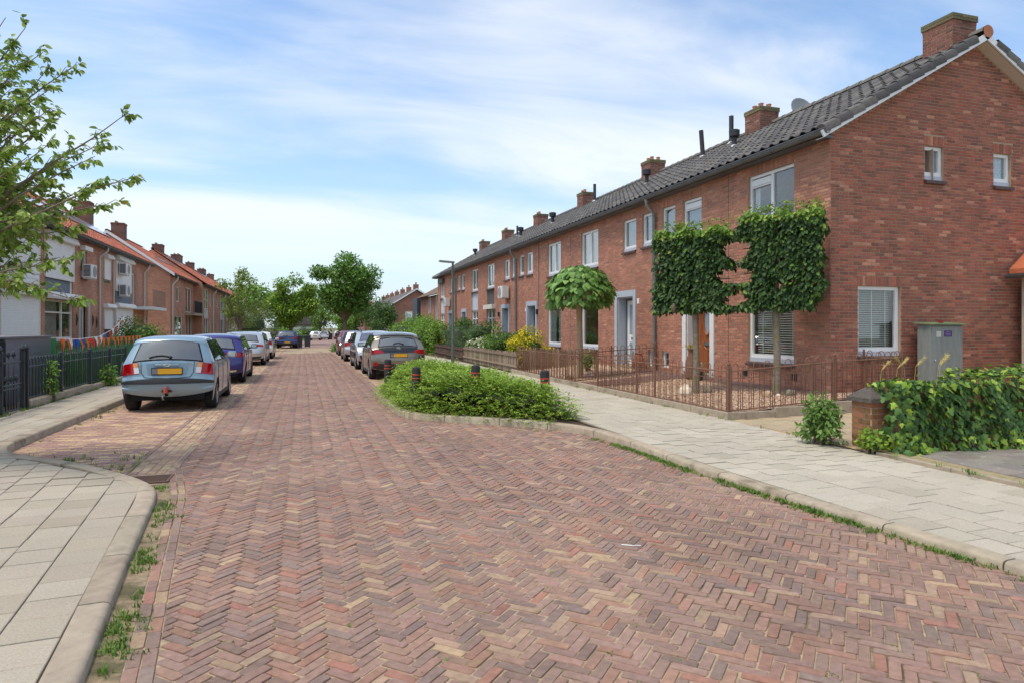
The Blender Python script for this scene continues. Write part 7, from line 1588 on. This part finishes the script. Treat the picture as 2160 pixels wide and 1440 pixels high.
for P_,n,seq in ((sp,14,(0,2,1,1,3,2,2,1,3,2,3,2,0,2)),(sp2,17,(0,0,1,0,0,3,0,0,0,0,0,0,0,0,0,0,0))):
    for i in range(n):
        a=along(P_,(i+.25)/n); b=along(P_,(i+.25)/n+.038); m_=(a+b)/2; dz=.27; o_=Vector((rng.gauss(.02,.03),rng.gauss(0,.03),-dz)); q=MB(); tip=m_+o_; md=(m_+tip)/2+Vector((.025,0,0))
        q.add([a,b,b.lerp(tip,.5)+Vector((.02,0,0)),a.lerp(tip,.5)+Vector((.02,0,0)),tip],[(0,1,2,3),(3,2,4)]); q.build('pennant',FC[seq[i%len(seq)]],t)
bush('tall grassy garden plants behind the green fence',(-6.4,20.5,.05),(.6,2.4,1.05),2200,.12,GREEN,'garden_plants',rc=.3)
bush('rose bush with white and red flowers beside the green gate',(-5.7,23.9,.05),(.3,.8,.8),500,.07,GREEN,'rose_bush',rc=.2,top=([(lin(226,200,190),2),(lin(190,60,60),1.5),(lin(232,228,214),2)],60,.07))
bush('leafy weed climbing through the dark hoop-top fence',(-4.98,16.0,.2),(.1,.28,.75),420,.06,BRIGHT,'fence_weed',cat='weeds',rc=.11)
bush('green weed leaning over the plinth end at the left pavement',(-4.9,19.9,.1),(.22,.4,.55),500,.07,BRIGHT,'fence_weed',cat='weeds',rc=.15)
bush('low planting at the road build-out beside the bins',(-.75,63.2,-.2),(.5,1.5,.8),700,.1,BRIGHT,'build_out_plants',rc=.25)
# bins
def bin_(x,y,z,lab):
    t=thing('wheeled_bin',lab,'bin',(x,y,z),0,'wheeled bins on the pavement'); q=MB(); q.add([(x+a,y+b,z+c_) for c_,k in ((.06,.24),(1.0,.29)) for a,b in ((-k,-k),(k,-k),(k,k),(-k,k))],[(3,2,1,0),(4,5,6,7),(0,1,5,4),(1,2,6,5),(2,3,7,6),(3,0,4,7)]); q.build('tub',mat('bin_grey',lin(62,64,66),.6),t); q=MB(); q.bev(x-.31,x+.31,y-.33,y+.31,z+1.0,z+1.09,.02); q.build('lid',mat('bin_lid',lin(70,76,72),.6),t)
    for s_ in (-.2,.2): q=MB(); q.lathe([(.1,-.03),(.1,.03)],10,M=Matrix.Translation((x+s_,y+.22,z+.1))@Matrix.Rotation(R(90),4,'Y')); q.build('wheel',M_TYRE,t)
bin_(-.35,61.6,-.18,'dark wheeled bin nearest the navy blue car'); bin_(.35,63.8,-.19,'dark wheeled bin on the kerb build-out right of the navy car'); bin_(4.6,121,-.55,'left of the two far dark bins at the end of the street'); bin_(5.6,121.6,-.55,'right of the two far dark bins at the end of the street')
for k,(x,y,h,cm,lab) in enumerate(((3.7,126,2.3,'rednw','round red-rimmed traffic sign far down the street'),(12.4,124,2.6,'bluesg','small blue street sign far off between the trees'))):
    t=thing('traffic_sign',lab,'sign',(x,y,zr(y))); q=MB(); q.tube([(x,y,zr(y)),(x,y,h)],.04,8); q.build('post',M_ZINC,t); q=MB()
    if k==0: q.lathe([(.42,-.01),(.42,.01)],20,M=Matrix.Translation((x,y-.06,h))@Matrix.Rotation(R(90),4,'X')); o=q.build('disc',mat('sign_red',lin(190,60,70),.5),t); q=MB(); q.lathe([(.32,-.01),(.32,.012)],20,M=Matrix.Translation((x,y-.075,h))@Matrix.Rotation(R(90),4,'X')); q.build('centre',mat('sign_blue',lin(90,96,170),.5),o)
    else: q.box(x-.6,x+.6,y-.06,y-.02,h-.2,h+.2); q.build('plate',mat('sign_blue2',lin(50,100,180),.5),t)
# by the front doors
t=thing('milk_churn_planter','old rusty milk churn with yellow flowers beside the wooden front door','planter',(9.3,14.5,.4)); q=MB(); q.lathe([(.17,0),(.18,.05),(.18,.42),(.11,.58),(.11,.68),(.14,.72)],16,(9.3,14.5,.39)); q.build('churn',mat('churn_brown',lin(120,84,62),.7,var=.2,vscale=10),t,smooth=True)
n=160; ps=np.stack([9.3+nr.normal(0,.09,n),14.5+nr.normal(0,.09,n),1.14+np.abs(nr.normal(0,.04,n))],1); foliage(t,ps,rnd(n),unit(rnd(n)*.5+np.array([0,0,1])),nr.uniform(.03,.06,n),lcols(n,[(lin(222,170,50),2),(lin(104,136,52),2)]),OVAL,M_LEAF,many='flowers')
t=thing('flower_pot','dark pot with a small grey-green plant at the foot of the churn','flower pot',(9.2,14.05,.4)); q=MB(); q.lathe([(.09,0),(.13,.2),(.14,.2),(.12,.18)],14,(9.2,14.05,.38)); q.build('pot',mat('dark_pot',lin(58,58,56),.6),t,smooth=True)
n=120; ps=np.stack([9.2+nr.normal(0,.07,n),14.05+nr.normal(0,.07,n),.62+np.abs(nr.normal(0,.07,n))],1); foliage(t,ps,rnd(n),unit(rnd(n)*.5+np.array([0,0,1])),nr.uniform(.03,.07,n),lcols(n,[(lin(120,140,110),2),(lin(96,120,84),2)]),OVAL,M_LEAF,many='foliage')
t=thing('terracotta_jar','orange terracotta jar by the downpipe between the first two houses','jar',(9.45,17.6,.4)); q=MB(); q.lathe([(.1,0),(.19,.1),(.2,.24),(.12,.4),(.1,.46),(.13,.48)],16,(9.45,17.6,.4)); q.build('jar',mat('terracotta',lin(186,104,66),.75,var=.12),t,smooth=True)
for (u,v,d_,nm,lab,pr,cl_) in ((1421,650,13.9,'seed_cone','brown seed cone hanging under the left trained tree',[(.0,-.12),(.04,-.08),(.055,-.02),(.04,.05),(.01,.1)],lin(92,78,56)),(1448,648,14.2,'glass_lantern','pale glass ball lantern hanging beside the front door',[(.0,-.06),(.06,-.05),(.075,0),(.05,.06),(.03,.07)],lin(196,196,186))):
    p=px(u,v,d_); t=thing(nm,lab,'ornament',p); q=MB(); q.lathe(pr,12,p); q.build('body',mat(nm,cl_,.5,var=.2,vscale=30),t,smooth=True); q=MB(); q.tube([p+Vector((0,0,.06)),p+Vector((0,0,.32))],.003,4); q.build('cord',M_BLACKP,t)
for k,(x,y,s_,lab) in enumerate(((7.55,12.05,.14,'pale upright stone at the foot of the left trained tree'),(8.12,12.1,.11,'mossy rock right of the left trained tree stem'),(8.55,10.75,.10,'round pale boulder left of the right trained tree'),(8.72,10.62,.05,'small white stone at the right trained tree'),(8.98,10.6,.10,'flat brown stone right of the right trained tree'),(7.1,17.2,.12,'pale boulder left of the catalpa stem'),(7.75,17.15,.07,'small tan stone right of the catalpa stem'))):
    bm=bmesh.new(); bmesh.ops.create_icosphere(bm,subdivisions=2,radius=s_)
    for vv in bm.verts: vv.co*=1+.22*math.sin(vv.co.x*31+k)+.15*math.sin(vv.co.y*37+k*2); vv.co.z*=.8 if k not in (0,) else 1.2
    me=bpy.data.meshes.new('garden_stone'); bm.to_mesh(me); bm.free(); me.materials.append(mat('garden_stone%d'%(k%3),[lin(214,196,172),lin(120,114,96),lin(176,150,120)][k%3],.9,var=.25,vscale=12,bump=.6)); o=link('garden_stone',me); o.location=(x,y,gz_(x)+s_*.4); tag(o,lab,'stone','stones in the gravel garden')
for k,(x,z) in enumerate(((11.4,.62),(13.0,.62))):
    q=MB(); front.box(q,x-.09,x+.09,z-.07,z+.07,.009,.02); 
    for j in range(4): front.box(q,x-.08,x+.08,z-.06+j*.032,z-.045+j*.032,.02,.028)
    q.build('air_grate',M_BLACKP,houses[0])
o=MB(); o.tube([(2.3,4.55,.006),(2.36,4.5,.01),(2.43,4.49,.006)],.004,5); tag(o.build('litter',M_WHITE),'tiny white scrap of litter lying on the road bricks','litter')
